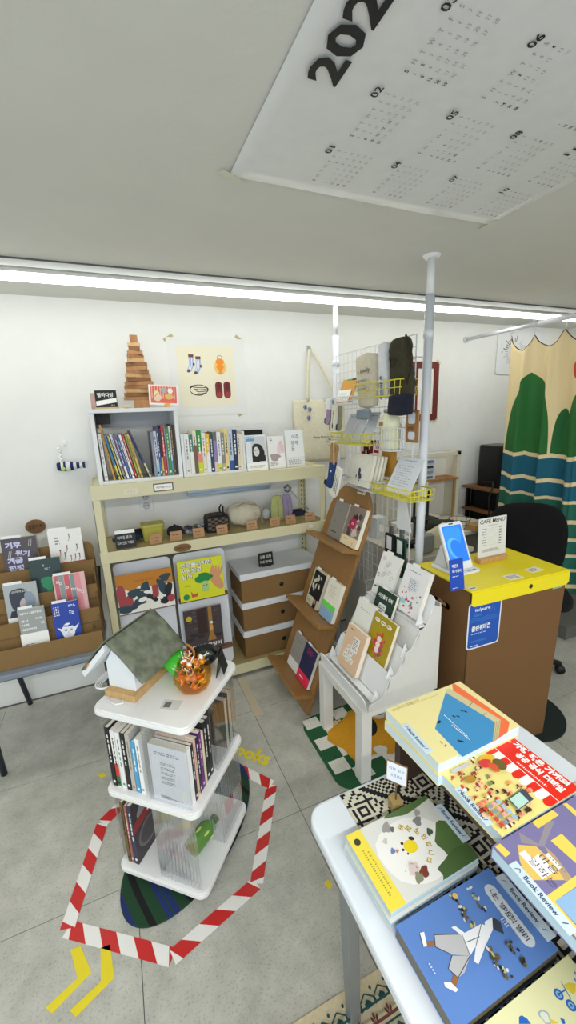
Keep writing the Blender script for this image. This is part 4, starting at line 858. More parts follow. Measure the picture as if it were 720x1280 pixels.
# ---- on the top tray
ZT = .6681
lp = thing('house_lamp', 'white house-shaped book lamp with a grey-green paper roof on a wooden base', 'lamp', T(-.028, 1.262, ZT) @ RZ(-42.6))
LW_ = M('#e6eaee', 'plastic', .5); PAPR = M('#6e7466', 'leather', .8)
nt = PAPR.node_tree; bb = nt.nodes['Principled BSDF']; vn = nt.nodes.new('ShaderNodeTexVoronoi'); vn.inputs['Scale'].default_value = 38; n2 = nt.nodes.new('ShaderNodeTexNoise'); n2.inputs['Scale'].default_value = 30; tcx = nt.nodes.new('ShaderNodeTexCoord')
mxn = nt.nodes.new('ShaderNodeVectorMath'); mxn.operation = 'ADD'; nt.links.new(tcx.outputs['Object'], mxn.inputs[0]); nt.links.new(tcx.outputs['Object'], n2.inputs['Vector'])
bp = nt.nodes.new('ShaderNodeBump'); bp.inputs['Strength'].default_value = .8; bp.inputs['Distance'].default_value = .004; nt.links.new(n2.outputs['Fac'], bp.inputs['Height']); nt.links.new(bp.outputs[0], bb.inputs['Normal'])
rr_ = nt.nodes.new('ShaderNodeValToRGB'); rr_.color_ramp.elements[0].color = lin('#5c6252'); rr_.color_ramp.elements[0].position = .35; rr_.color_ramp.elements[1].color = lin('#7b816f'); rr_.color_ramp.elements[1].position = .65; nt.links.new(n2.outputs['Fac'], rr_.inputs[0]); nt.links.new(rr_.outputs[0], bb.inputs['Base Color'])
part('wood_base', MB().box(-.052, .062, -.085, .085, 0, .022, M('#c9a36c', 'wood')), lp, bev=.003)
hb = MB(); hb.prism([(-.052, .022), (.05, .022), (.05, .105), (0, .19), (-.052, .105)], -.062, .092, LW_, axis='y'); part('house_body', hb, lp, bev=.002)
def roof_side(s):
    b = MB()
    def f(u, v):   # u along ridge, v down the slope
        x = s*(.005+.108*v); z = .205-.118*v + (.004*math.sin(u*7+v*3) if v > .2 else 0); return (x, -.105+.218*u+.006*v, z)
    b.surf(f if s > 0 else (lambda u, v: f(1-u, v)), 16, 10, PAPR); return b
part('roof_paper', roof_side(1), lp, sol=.004)
part('roof_paper', roof_side(-1), lp, sol=.004)
b = MB(); b.prism([(-.004, .195), (-.104, .088), (-.094, .074), (-.002, .176)], -.108, .098, LW_, axis='y'); part('page_wedge', b, lp, bev=.001)
b = MB(); b.tube([(-.07, -.108, .125), (-.085, -.11, .105)], .003, M('#b98a52', 'wood')); part('peg', b, lp)
cb = MB()
for q in range(4):
    r = .026+.004*q; cb.tube([(-.082+r*math.cos(t*.5)*.9, -.03+r*math.sin(t*.5)*1.3, .004+.004*q+.012*max(0, math.sin(t*.5))) for t in range(13)], .0026, M('#e8e8e8', 'plastic'), 6, closed=False)
cb.tube([(-.06, .03, .012), (-.03, -.1, .005), (.01, -.11, .004), (.03, -.098, .004), (.02, -.088, .01)], .0025, M('#e8e8e8', 'plastic'), 6)
single('white_cable', cb, 'coil of white cable lying left of the house lamp base', 'cable', T(-.028, 1.262, ZT) @ RZ(-42.6))
# candy jar
JX, JY = .135, 1.148
jar = thing('candy_jar', 'round orange translucent pumpkin jar full of lollipops', 'jar', (JX, JY, ZT))
AMB = clear('amber_glass', '#fce6a8', .015, .04, .18)
pr = [(.001, .002), (.028, .002), (.045, .012), (.056, .034), (.058, .055), (.052, .078), (.04, .092), (.043, .1)]
pi_ = [(r-.0022 if r > .01 else r, z+(.002 if z < .02 else 0)) for r, z in pr]
b = MB(); b.lathe(pr+pi_[::-1], AMB, 32)
b.v = [Vector((v.x*(1+.035*math.cos(8*math.atan2(v.y, v.x))), v.y*(1+.035*math.cos(8*math.atan2(v.y, v.x))), v.z)) for v in b.v]
part('glass_body', b, jar)
rnd = random.Random(11); cols = ['#e08a2c', '#c8642a', '#e2a32a', '#5a4a2a', '#f0efe6', '#d98a3a', '#3c3a2c']; placed = []
tries = 0
while len(placed) < 34 and tries < 5000:
    tries += 1; z = rnd.uniform(.018, .105); R_ = (.041 if z < .085 else .03) if z > .03 else .03; aa = rnd.uniform(0, 6.28); r = R_*math.sqrt(rnd.random()); p = Vector((r*math.cos(aa), r*math.sin(aa), z))
    if all((p-q).length > .0175 for q in placed): placed.append(p)
for q, p in enumerate(placed):
    c_ = M(cols[q % 7], 'gloss'); o = single('lollipop', MB().ell((0, 0, 0), .0095, .0095, .0085, c_, n=10, k=6), 'wrapped lollipop inside the orange pumpkin jar', 'candy', Matrix.Translation(Vector((JX, JY, ZT))+p) @ RX(rnd.uniform(-70, 70)) @ RY(rnd.uniform(-50, 50)), 'lollipops in the jar')
    part('stick', MB().tube([(0, 0, .008), (0, 0, .030 if p.z < .08 else .034)], .0014, M('#f2efe4', 'print'), 6), o); part('wrapper', MB().lathe([(.0098, -.003), (.0102, .0), (.0098, .003)], M(['#f3d23a', '#efefef', '#d8762a'][q % 3], 'gloss'), 10), o)
GRN = M('#4cc93c', 'gloss')
o = thing('green_cup', 'tilted bright green translucent cup between the lamp and the candy jar', 'cup', T(.098, 1.232, ZT+.038) @ RZ(20) @ RX(-62))
b = MB().lathe([(.001, -.036), (.02, -.036), (.03, .0), (.04, .036), (.038, .036), (.028, .0), (.018, -.033), (.001, -.033)], GRN, 24); part('cup_body', b, o); part('rim', MB().lathe([(.038, .035), (.043, .036), (.043, .04), (.038, .04), (.038, .035)], M('#3fbf3a', 'plastic'), 24), o)
o = thing('wooden_hoop', 'pair of round wooden hoops standing behind the green cup', 'hoop', T(.125, 1.285, ZT+.002) @ RZ(-30))
for s, (r, dy, c_) in enumerate([(.04, 0, '#c9843c'), (.032, -.012, '#b24a2a')]): part('ring', MB().tube([(r*math.cos(t*math.pi/14), dy+.02*math.sin(t*math.pi/14), r*(1+math.sin(t*math.pi/14))*.8+.004) for t in range(28)], .0042, M(c_, 'wood'), 8, closed=True), o)
bw = thing('black_bowl', 'black bowl behind the candy jar', 'bowl', (.196, 1.268, ZT))
part('bowl_body', MB().lathe([(.001, .001), (.022, .001), (.042, .022), (.048, .045), (.045, .045), (.038, .022), (.02, .005), (.001, .005)], M('#18191b', 'gloss'), 28), bw); part('loose_sachets', MB().ell((0, 0, .03), .034, .034, .012, M('#2c3a34', 'gloss'), wob=.1, seed=2), bw)
o = thing('black_sign', 'black folded sign card with a pale printed side, right of the candy jar', 'sign', T(.222, 1.19, ZT) @ RZ(62))
part('card', MB(RX(10)).box(-.026, .026, 0, .002, .001, .085, K), o); part('card', MB(RX(-14)).box(-.026, .026, -.03, -.028, .008, .084, K), o); a = Art(RX(10) @ T(0, .002, 0) @ Matrix(((-1, 0, 0, 0), (0, 0, 1, 0), (0, 1, 0, 0), (0, 0, 0, 1)))); a.rect(-.022, .005, .022, .06, M('#b9b8b4', 'print')); a.done(o, 'print')
single('paper_scrap', MB().box(-.028, .03, -.02, .02, 0, .0008, M('#cfcfcc', 'paper')).box(-.02, .0, -.012, .01, .0008, .0011, M('#6c6a70', 'print')), 'small printed paper lying in front of the candy jar', 'paper', T(.058, 1.105, ZT) @ RZ(-30))
# ================================================================ LEANING WOODEN DISPLAY
WD = M('#987040', 'wood', .42); WDD = M('#8a6638', 'wood', .45)
BA = 20.3
BD = T(.722, 1.795, .0085) @ RZ(-90) @ RX(-BA)
ws = thing('wooden_book_display', 'tall leaning wooden book display with an arched top and three ledges', 'display', BD)
out = [(-.195, 0), (.195, 0), (.195, 1.0)] + [(.195*math.cos(q*math.pi/24), 1.0+.2*math.sin(q*math.pi/24)) for q in range(1, 24)] + [(-.195, 1.0)]
part('board', MB().prism(out, 0, .018, WD, axis='y'), ws, bev=.002)
for up in (.112, .487, .877): part('ledge', MB(T(0, 0, up) @ RX(4)).box(-.199, .199, -.1, 0, -.018, 0, WD), ws, bev=.0025)
for x in (-.16, .14): part('back_leg', MB(RX(0)).box(x, x+.02, .018, .045, .02, .62, WDD), ws)
lb_ = part('label_sticker', MB().box(.03, .1, -.0012, 0, 1.145, 1.17, M('#ece6d6', 'paper')), ws)
a = Art(FRONT @ T(0, 0, .0012)); a.dashes(.037, 1.151, .056, .012, 1, M('#5a5148', 'print'), 2); a.done(lb_, 'lettering')
def f_grey1(a, w_, h): a.rect(-w_/2, 0, w_/2, h, M('#8b8680', 'print')); a.dashes(-.02, h*.74, .03, .006, 1, M('#5f5a55', 'print'), 2); a.dashes(-.035, h*.13, .06, .014, 1, M('#3b3835', 'print'), 5); a.dashes(-.03, h*.42, .016, .014, 2, M('#5f5a55', 'print'), 4)
def f_collage(a, w_, h):
    a.rect(-w_/2, 0, w_/2, h, M('#ead2a8', 'print')); a.rect(-w_/2, h*.24, w_/2, h, M('#8a7870', 'print'))
    rnd = random.Random(3)
    for q in range(16): a.ell(rnd.uniform(-.055, .055), h*rnd.uniform(.3, .8), rnd.uniform(.008, .018), rnd.uniform(.008, .02), M(['#2b2426', '#c9bdb4', '#4d4044', '#d8c6bc'][q % 4], 'print'), wob=.1, seed=q)
    a.rr(-.03, h*.44, .018, h*.7, .006, M('#b71d4b', 'print')); a.dashes(-.018, h*.54, .025, .012, 2, W, 4); a.rect(-w_/2, 0, w_/2, h*.22, M('#efdcb4', 'print')); a.ell(.035, h*.1, .009, .009, M('#e6c89a', 'print')); a.dashes(-.05, h*.15, .05, .006, 1, GY, 3)
def f_bw(a, w_, h):
    a.rect(-w_/2, 0, w_/2, h, M('#c9c8ae', 'print')); a.rect(-w_*.42, h*.24, w_*.5, h*.96, K)
    rnd = random.Random(9)
    for q in range(12): a.ell(rnd.uniform(-.04, .03), h*rnd.uniform(.36, .88), rnd.uniform(.005, .013), rnd.uniform(.006, .016), M('#d6d5c0', 'print'), rnd.uniform(0, 90), wob=.18, seed=q)
    a.rect(.012, h*.0, .045, h*.26, K); a.ell(.026, h*.16, .01, .014, M('#c98a8a', 'print')); a.dashes(-.055, h*.08, .05, .012, 2, M('#8d8c74', 'print'), 1)
def f_stripe(a, w_, h): a.rect(-w_/2, 0, w_/2, h, M('#8fb3d6', 'print')); a.rect(-w_/2, h*.28, w_/2, h*.47, M('#6fdf5a', 'print')); a.rect(-w_/2, h*.42, w_/2, h, M('#f1ecdb', 'print')); [a.dashes(-.035, h*(.6+.05*q), .07, .004, 1, M('#a9a493', 'print'), q) for q in range(6)]
def f_city(a, w_, h): a.rect(-w_/2, 0, w_/2, h, M('#9b9791', 'print')); [a.line([(-.05+.011*q, h*.36), (-.04+.011*q, h*(.5+.05*(q % 3)))], .001, M('#77736d', 'print')) for q in range(9)]; a.rect(-w_/2, 0, w_/2, h*.27, M('#efeeea', 'print')); a.dashes(-.03, h*.8, .06, .006, 1, M('#6c6862', 'print'))
def f_navyred(a, w_, h): a.rect(-w_/2, 0, w_/2, h, M('#191f4e', 'print')); a.rect(-w_/2, 0, w_/2, h*.27, M('#ee2a55', 'print')); a.dashes(-.03, h*.78, .07, .03, 3, M('#b0305c', 'print'), 3); a.dashes(-.04, h*.1, .05, .012, 1, W, 2)
for x, up, w_, h, t, col, fn, lb in [(-.045, .879, .132, .2, .014, '#8b8680', f_grey1, 'plain grey book on the top ledge of the wooden display'), (.118, .879, .14, .2, .022, '#ead2a8', f_collage, 'photo collage book with a magenta square on the top ledge'),
    (-.04, .489, .132, .2, .02, '#c9c8ae', f_bw, 'black and cream woodcut style book on the middle ledge'), (.122, .489, .126, .2, .022, '#f1ecdb', f_stripe, 'cream, green and blue striped book on the middle ledge'),
    (-.048, .114, .128, .195, .012, '#9b9791', f_city, 'grey book with white foot band on the lowest ledge'), (.092, .114, .13, .2, .02, '#191f4e', f_navyred, 'navy book with bright pink-red foot on the lowest ledge')]:
    book(lb, BD @ T(x, -t-.0015, up+.001) @ RX(0), w_, h, t, col, fn, name='display_book', tab=(-.045, .04))
# ================================================================ SMALL WHITE TABLE AND TIERED DISPLAY
WT = M('#e8e7e2', 'paint', .35)
dm = thing('daisy_mat', 'green and white checked mat with an orange flower under the small white table', 'mat', (0, 0, 0))
mp_ = rrect(.672, 1.16, 1.15, 1.585, .07, 6); part('mat_body', MB().prism(mp_, .0001, .009, M('#1f5a35', 'fabric')), dm)
a = Art(TOP, e=.0001, base=.0092); WHF = M('#e6e4da', 'fabric'); n = a.up()
a.mb.add([(x, y, n) for x, y in rrect(.677, 1.155, 1.155, 1.58, .066, 6)], [tuple(range(28))], M('#1f5a35', 'fabric'))
for i in range(6):
    for j in range(6):
        if (i+j) % 2: 
            x0 = .684+i*.078; y0 = 1.168+j*.068; a.rect(x0, y0, min(x0+.078, 1.148), min(y0+.068, 1.574), WHF)
a.poly([(.76+.13*1.25+(.155+.02*math.sin(5*t*.2618))*math.cos(t*.2618)*1.08, 1.375+(.145+.022*math.sin(5*t*.2618+1))*math.sin(t*.2618)) for t in range(24)], M('#d79a1e', 'fabric'))
a.ell(.965, 1.40, .06, .035, K, 60); a.ell(1.05, 1.45, .03, .03, WHF); a.ell(1.06, 1.46, .018, .018, K); a.line([(.80, 1.48), (.86, 1.50)], .012, M('#f0d790', 'fabric')); a.ell(.93, 1.26, .03, .03, WHF, wob=.1); a.done(dm, 'woven_picture')
wt = thing('white_side_table', 'small square white table carrying the white tiered book display', 'table', (.755, 1.15, 0))
tw, td = .36, .37
part('tabletop', MB().box(0, tw, 0, td, .318, .3605, WT), wt, bev=.003)
for x in (0, tw-.05):
    for y in (0, td-.05): part('leg', MB().box(x+.001, x+.049, y+.001, y+.049, .0095, .318, WT), wt, bev=.002)
a = Art(T(-.0, 0, 0) @ Matrix(((0, 0, -1, 0), (-1, 0, 0, 0), (0, 1, 0, 0), (0, 0, 0, 1))), base=.0005); a.dashes(-.2, .335, .035, .008, 1, M('#a9a8a2', 'print'), 3); a.done(wt, 'small_label')
DW = M('#eceef0', 'plastic', .6); EDG = M('#a98c66', 'card')
TD = T(.775, 1.318, .3615) @ RZ(-90)
td_ = thing('tiered_book_display', 'white four-tier cardboard book display on the small white table', 'display', TD)
hw = .187
lean_ = 19.3
part('front_lip', MB(T(0, -.012, 0) @ RX(8)).prism([(-hw, 0), (hw, 0), (hw, .05), (hw-.02, .06), (-hw+.02, .06), (-hw, .05)], 0, .004, DW, axis='y'), td_, bev=.0008)
body = [(0, 0), (.335, 0), (.335, .37), (.30, .385), (.255, .30), (.23, .29), (.19, .22), (.165, .21), (.125, .13), (.095, .12), (.06, .045), (0, .03)]
for x in (-hw, hw-.004): part('side_panel', MB().prism(body, x, x+.004, M('#dcdcd8', 'plastic', .6), axis='x'), td_, bev=.0008)
part('back_panel', MB().box(-hw+.004, hw-.004, .331, .335, .0005, .385, DW), td_)
for q, (y, z) in enumerate([(.09, .13), (.157, .217), (.224, .295), (.292, .415)]):
    b = MB(T(0, y-.028, z-.11) @ RX(-lean_)); b.prism(rrect(-hw, hw, 0, .118, .022), 0, .004, DW, axis='y'); part('tier_panel', b, td_, bev=.0008)
    part('tier_floor', MB().box(-hw+.004, hw-.004, y-.062, y-.03, z-.11-.004, z-.11, DW), td_)
    for s in ((1, -1) if q == 0 else (1,)):   # folded triangular locking tabs at each end
        b = MB(T(s*(hw-.016), y-.03, z-.105)); b.prism([(0, 0), (-.042, 0), (-.02, .055)], -.001, .001, DW, axis='x'); part('folded_tab', b, td_)
def f_peach(a, w_, h):
    a.rect(-w_/2, 0, w_/2, h, M('#e9c6a4', 'print'))
    for q in range(9): a.line([(-.06+q*.014, .01), (-.05+q*.014, h-.02)], .0007, M('#d3a680', 'print'))
    for q, (x, z, r) in enumerate([(-.02, .5, 10), (.005, .42, -12), (-.03, .38, 5), (.0, .3, 15), (.02, .26, -8), (-.012, .24, 8), (-.035, .28, 0)]): a.poly([(x+(dx*math.cos(r*.03)-dz*math.sin(r*.03)), z*h+(dx*math.sin(r*.03)+dz*math.cos(r*.03))) for dx, dz in ((-.012, -.011), (.012, -.011), (.012, .011), (-.012, .011))], M('#f0efe8', 'print')); a.dashes(x-.008, z*h-.006, .016, .01, 2, GY, q)
    a.rect(-.005, h*.48, .04, h*.82, W); a.dashes(0, h*.52, .035, h*.26, 6, GY, 4); a.dashes(-.045, h*.9, .03, .006, 1, M('#8a6a4a', 'print'), 2)
def f_olive(a, w_, h):
    a.rect(-w_/2, 0, w_/2, h, M('#b29a1a', 'print')); rnd = random.Random(2)
    for q in range(40):
        t = rnd.uniform(0, 6.28); r = rnd.uniform(.4, 1); a.ell(.002+.036*r*math.cos(t), h*.38+.056*r*math.sin(t), rnd.uniform(.004, .008), rnd.uniform(.004, .008), M(['#d9482c', '#4a58a4', '#d9482c', '#e0866a'][q % 4], 'print'), n=10, wob=.1)
    a.ell(0, h*.38, .02, .045, M('#d9482c', 'print'), wob=.1)
    for z in (.26, .38, .5): a.ell(0, h*z, .014, .013, M('#f3e6df', 'print'))
    for x in (-.045, -.005, .035): a.ell(x, h*.86, .017, .009, M('#f1eee0', 'print')); a.dashes(x-.011, h*.86-.003, .022, .006, 1, K, int(x*99))
def f_tree(a, w_, h):
    a.rect(-w_/2, 0, w_/2, h, M('#f0f0ea', 'print')); 
    for q in range(5): a.rect(-.03+q*.016, h*.79, -.026+q*.016, h*.81, M('#55524c', 'print'))
    a.ell(-.035, h*.3, .022, .013, M('#1f7a46', 'print'), wob=.12); a.ell(-.04, h*.34, .014, .012, M('#27905a', 'print'), wob=.12); a.rect(-.037, h*.13, -.033, h*.3, K)
def f_greenc(a, w_, h):
    a.rect(-w_/2, 0, w_/2, h, M('#1d3c33', 'print')); a.text('이웃들의 식탁', 0, h*.82, .019, W, bold=.03, al='c', w=.1); a.ell(0, h*.3, .05, .05, M('#5d3a26', 'print'), wob=.1); a.ell(.025, h*.3, .018, .03, M('#a4622c', 'print')); a.ell(-.03, h*.22, .015, .015, M('#b03a2a', 'print'))
    a.rect(-.03, h*.2, .02, h*.66, M('#e9ebee', 'print')); a.dashes(-.026, h*.24, .042, h*.38, 7, GY, 5)
def f_sketch(a, w_, h):
    a.rect(-w_/2, 0, w_/2, h, M('#f3f3f0', 'print')); g = M('#8c8c8c', 'print'); rnd = random.Random(8)
    for q in range(10):
        x, z = rnd.uniform(-.02, .04), h*rnd.uniform(.4, .8); a.line([(x+.012*math.cos(t), z+.012*math.sin(t*1.2)) for t in [k*.7 for k in range(9)]], .0008, g)
    a.ell(-.04, h*.86, .014, .01, M('#dcdcda', 'print')); a.text('고양이의 책', -.01, h*.2, .012, M('#4d4d4d', 'print'), al='c', w=.07); a.dashes(-.055, h*.4, .02, .02, 3, g, 3); a.dashes(-.055, h*.14, .02, .012, 1, K, 3)
def f_shapes(a, w_, h):
    a.rect(-w_/2, 0, w_/2, h, M('#f2f1f2', 'print')); a.dashes(-.045, h*.87, .085, .007, 1, M('#6a7a9a', 'print'), 3); a.rect(-.03, h*.48, .03, h*.76, M('#e6e8ee', 'print')); a.dashes(-.025, h*.51, .05, h*.22, 6, M('#9aa0ac', 'print'), 4); rnd = random.Random(6)
    for q in range(30): a.ell(rnd.uniform(-.06, .058), h*rnd.uniform(.06, .5), rnd.uniform(.002, .009), rnd.uniform(.002, .006), M(['#d23a56', '#5aa6a4', '#e07a8c', '#8fc2c0', '#f0f0f0', '#b82f44'][q % 6], 'print'), rnd.uniform(0, 90), n=10)
    a.ell(-.03, h*.22, .015, .012, M('#a9d3e0', 'print'))
for Y, q, w_, h, t, col, fn, lb in [(1.365, 0, .142, .19, .022, '#e9c6a4', f_peach, 'peach grid-pattern book in the front tier of the white display'), (1.262, 1, .142, .19, .018, '#b29a1a', f_olive, 'olive yellow book with red and blue blob in the second tier'),
    (1.405, 1, .125, .2, .018, '#f0f0ea', f_tree, 'off-white book with a small green tree in the second tier'), (1.345, 2, .13, .185, .016, '#1d3c33', f_greenc, 'dark green book with white title in the third tier'),
    (1.415, 3, .13, .195, .016, '#f3f3f0', f_sketch, 'white book with pencil line drawings in the top tier'), (1.235, 3, .142, .195, .02, '#f2f1f2', f_shapes, 'white book with scattered red and teal shapes in the top tier')]:
    y, z = [(.09, .13), (.157, .217), (.224, .295), (.292, .415)][q]
    book(lb, TD @ T(-(Y-1.318), y-.033, z-.11+.006) @ RX(-lean_) @ T(0, -t-.001, 0), w_, h, t, col, fn, name='display_book', tab=(-.04, .045) if q != 0 else None)
# ================================================================ POLES AND GRID PANEL
PW = M('#d9dde4', 'paint', .25)
for x, y, lb, zt in [(1.222, 1.402, 'white tension pole nearest the camera, from floor to ceiling', 1.93), (1.20, 2.12, 'white tension pole near the back wall behind the tote bag', 1.9)]:
    o = thing('tension_pole', lb, 'pole', (x, y, 0)); part('lower_tube', MB().lathe([(.001, .02), (.0185, .02), (.0185, zt), (.001, zt)], PW, 20), o); part('upper_tube', MB().lathe([(.001, zt-.0), (.0145, zt), (.0145, CEIL-.012), (.001, CEIL-.012)], M('#eceef0', 'paint', .3), 20), o)
    part('ceiling_cap', MB().lathe([(.001, CEIL-.012), (.026, CEIL-.012), (.034, CEIL-.002), (.034, CEIL-.0005), (.001, CEIL-.0005)], M('#f0f0f0', 'plastic'), 24), o); part('floor_cap', MB().lathe([(.001, .0005), (.034, .0005), (.034, .006), (.02, .02), (.001, .02)], M('#f0f0f0', 'plastic'), 24), o)
    part('collar', MB().lathe([(.0185, zt-.16), (.021, zt-.16), (.021, zt-.13), (.0185, zt-.13)], M('#e3e6ea', 'plastic'), 20), o)
GW = M('#d5d7da', 'wire', .3); YW = M('#d8cf3e', 'wire', .35); GX = 1.188
gp = thing('grid_panel', 'white wire grid panel standing between the two tension poles', 'rack', (GX, 0, 0))
b = MB(); y0, y1, z0, z1 = 1.432, 2.092, .56, 1.79
b.tube([(0, y0, z0), (0, y1, z0), (0, y1, z1), (0, y0, z1)], .0032, GW, 6, closed=True); part('frame', b, gp)
b = MB()
ny = 16; nz = 26
for i in range(1, ny): y = y0+(y1-y0)*i/ny; b.tube([(0.0, y, z0), (0.0, y, z1)], .0013, GW, 4)
for i in range(1, nz): z = z0+(z1-z0)*i/nz; b.tube([(.0026, y0, z), (.0026, y1, z)], .0013, GW, 4)
part('wire_lattice', b, gp)
for z in (.75, 1.7):
    for y in (1.42, 2.103): part('cable_tie', MB().tube([(0.0+.018*math.cos(t), y+.02*math.sin(t), z) for t in [k*.6283 for k in range(10)]], .0018, M('#e3e3e3', 'plastic'), 5, closed=True), gp)
part('foot_bracket', MB().tube([(0, 1.44, .56), (0, 1.44, .52), (-.0, 1.424, .52)], .004, GW).tube([(0, 2.09, .56), (0, 2.09, .52), (-.0, 2.105, .52)], .004, GW), gp)
def basket(yc, z, wd, dp, ht, col, label, gap=.028, tilt=0):
    """wire basket hooked on the grid: x out towards -X"""
    o = thing('wire_basket', label, 'basket', T(GX-.006, yc, z) @ RZ(-90) @ RX(tilt)); r = .0018
    f = MB(); 
    for zz, k in ((0, .94), (ht, 1.0)): f.tube([(-wd/2*k, 0, zz), (wd/2*k, 0, zz), (wd/2*k, -dp*k, zz), (-wd/2*k, -dp*k, zz)], r*1.5, col, 6, closed=True)
    part('rim', f, o); b = MB(); n = max(3, int(wd/gap))
    for i in range(n+1):
        x = -wd/2+wd*i/n; b.tube([(x, 0, ht), (x*.94, 0, 0), (x*.94, -dp*.94, 0), (x, -dp, ht)], r, col, 4)
    m = max(2, int(dp/gap))
    for i in range(1, m+1):
        y = -dp*i/m; b.tube([(-wd/2, y, ht), (-wd/2*.94, y*.94, 0), (wd/2*.94, y*.94, 0), (wd/2, y, ht)], r, col, 4)
    for zz in (ht*.5,): b.tube([(-wd/2*.97, 0, zz), (-wd/2*.97, -dp*.97, zz), (wd/2*.97, -dp*.97, zz), (wd/2*.97, 0, zz)], r, col, 4)
    part('wires', b, o)
    h = MB()
    for x in (-wd*.3, wd*.3): h.tube([(x, 0, ht), (x, .002, ht+.02), (x, .012, ht+.02), (x, .012, ht+.006)], r*1.2, col, 5)
    part('hook', h, o); return o
basket(1.585, 1.552, .36, .09, .062, YW, 'yellow wire basket at the top holding the cloth bags', .034)
basket(1.885, 1.528, .30, .11, .035, GW, 'white wire shelf basket at the top left with the orange cards', .022)
basket(1.765, 1.335, .34, .12, .052, YW, 'yellow wire basket below, holding the pale folded sheets', .02)
basket(1.515, 1.32, .12, .10, .095, GW, 'white wire basket holding the cream tumbler', .018)
basket(1.70, 1.118, .30, .10, .05, GW, 'white wire basket with the cream folded towels', .022)
basket(1.42-.0, 1.128, .28, .12, .045, YW, 'yellow wire basket with a large leaning paper sheet, near the pole', .02)
def wall_item(name, label, cat, Y, z, mb, x=GX-.05, lean=0, group=None, **k): return single(name, mb, label, cat, T(x, Y, z) @ RZ(-90) @ RX(lean), group, **k)
def soft(wd, h, dp, m, wob=.05, seed=1, top=.9, bot=.95, nu=28, nv=18):
    rnd = random.Random(seed); p = [rnd.uniform(0, 6) for _ in range(4)]
    def f(u, v):
        a_ = 2*math.pi*u; k = bot+(top-bot)*v; e = (1-abs(2*v-1)**14)**.5 if 0 < v < 1 else .0
        g = 1+wob*(math.sin(3*a_+p[0]+5*v)+.6*math.sin(6*a_+p[1]-7*v)+.5*math.sin(11*v+p[2]+2*a_))
        return (wd/2*k*math.copysign(abs(math.cos(a_))**.7, math.cos(a_))*(.97+.03*g)*e, dp/2*g*math.copysign(abs(math.sin(a_))**.8, math.sin(a_))*e, h*v)
    return MB().surf(f, nu, nv, m)
# cloth bags in the top yellow basket
o = wall_item('rolled_cloth', 'folded beige cloth bag with handwritten black words in the top yellow basket', 'bag', 1.70, 1.50, soft(.175, .255, .05, M('#d3cbb6', 'fabric'), .06, 3, top=1.0, bot=.8), GX-.048, 3)
a = Art(FRONT @ T(0, 0, .031), base=.004); a.text('a lovely', -.03, .155, .026, K, w=.1, bold=.01, rot=4); a.text('expression', -.045, .118, .02, K, w=.09, rot=3); a.text('creativity', -.03, .082, .018, M('#4a4848', 'print'), w=.075, rot=3)
a.line([(.008+.05*math.cos(t*.4), .092+.02*math.sin(t*.4)) for t in range(17)], .002, M('#c08a8e', 'print')); a.done(o, 'print')
o = wall_item('rolled_cloth', 'white rolled cloth bag with blue lettering beside the olive one', 'bag', 1.555, 1.54, soft(.075, .24, .05, M('#e3e5e9', 'fabric'), .04, 4), GX-.05, 4)
a = Art(FRONT @ T(0, 0, .028), base=.004); a.text('wine', .012, .03, .022, M('#35456a', 'print'), rot=90, w=.07, bold=.02); a.ell(.002, .02, .012, .02, M('#8a93ad', 'print')); a.done(o, 'print')
o = wall_item('olive_bag', 'crumpled dark olive cloth bag hanging in the top yellow basket', 'bag', 1.45, 1.53, soft(.15, .25, .06, M('#3d3826', 'fabric'), .15, 6, top=.68, nu=44, nv=36), GX-.052, 2); crumple(o, .018)
a = MB(); a.tube([(-.02, -.04, .165), (.0, -.043, .17), (.015, -.042, .165), (.01, -.043, .14), (-.018, -.042, .135), (-.02, -.04, .165)], .0016, M('#1f1c14', 'fabric'), 5); part('stitched_mark', a, o); part('drawstring', MB().tube([(.05, -.02, .25), (.078, -.02, .2), (.082, -.02, .12), (.07, -.03, .06)], .004, M('#2a261a', 'fabric')), o)
wall_item('navy_cloth', 'black navy folded cloth hanging below the olive bag', 'cloth', 1.43, 1.468, soft(.15, .09, .05, M('#171c2c', 'fabric'), .08, 8), GX-.075, 0)
wall_item('grey_cloth', 'small slate grey cloth sticking out below the beige bag', 'cloth', 1.70, 1.452, soft(.12, .05, .03, M('#7f8c96', 'fabric'), .05, 9), GX-.075, 0)
# card holders
o = wall_item('card_pack', 'orange and white stationery cards leaning in the top left wire basket', 'card', 1.875, 1.536, MB().box(-.085, .06, -.004, 0, 0, .125, M('#d99a3c', 'print')), GX-.075, -22)
a = Art(FRONT @ T(0, 0, .004)); a.rect(-.1, .005, .03, .068, W); a.rect(-.04, .116, .005, .125, M('#4aa04a', 'print')); a.rect(.005, .116, .05, .125, K); a.dashes(-.08, .015, .09, .04, 5, M('#dcdcdc', 'print'), 4); a.rect(.035, .005, .042, .06, M('#7a4a2a', 'print')); a.done(o, 'print')
for k, (Y, h) in enumerate([(1.87, .15), (1.785, .155), (1.70, .155)]):
    o = wall_item('leaflet', ['pale blue-grey leaflet, first one in the lower yellow basket', 'pale blue-grey leaflet, middle one in the lower yellow basket', 'pale blue-grey leaflet next to the cream tumbler'][k], 'leaflet', Y-.015, 1.342, MB().box(-.04, .04, -.002, 0, 0, h, M('#c4c9d1', 'paper')), GX-.085+.004*k, -24, 'leaflets in the lower yellow basket')
    a = Art(FRONT @ T(0, 0, .002)); a.dashes(-.025, h*.86, .05, .008, 1, M('#7f8794', 'print'), k); a.rect(-.0405, 0, -.0385, h, M('#5c6068', 'print')); a.done(o, 'print')
tm = thing('tumbler', 'cream tumbler with steel cap in the white wire basket', 'bottle', (GX-.058, 1.515, 1.3225))
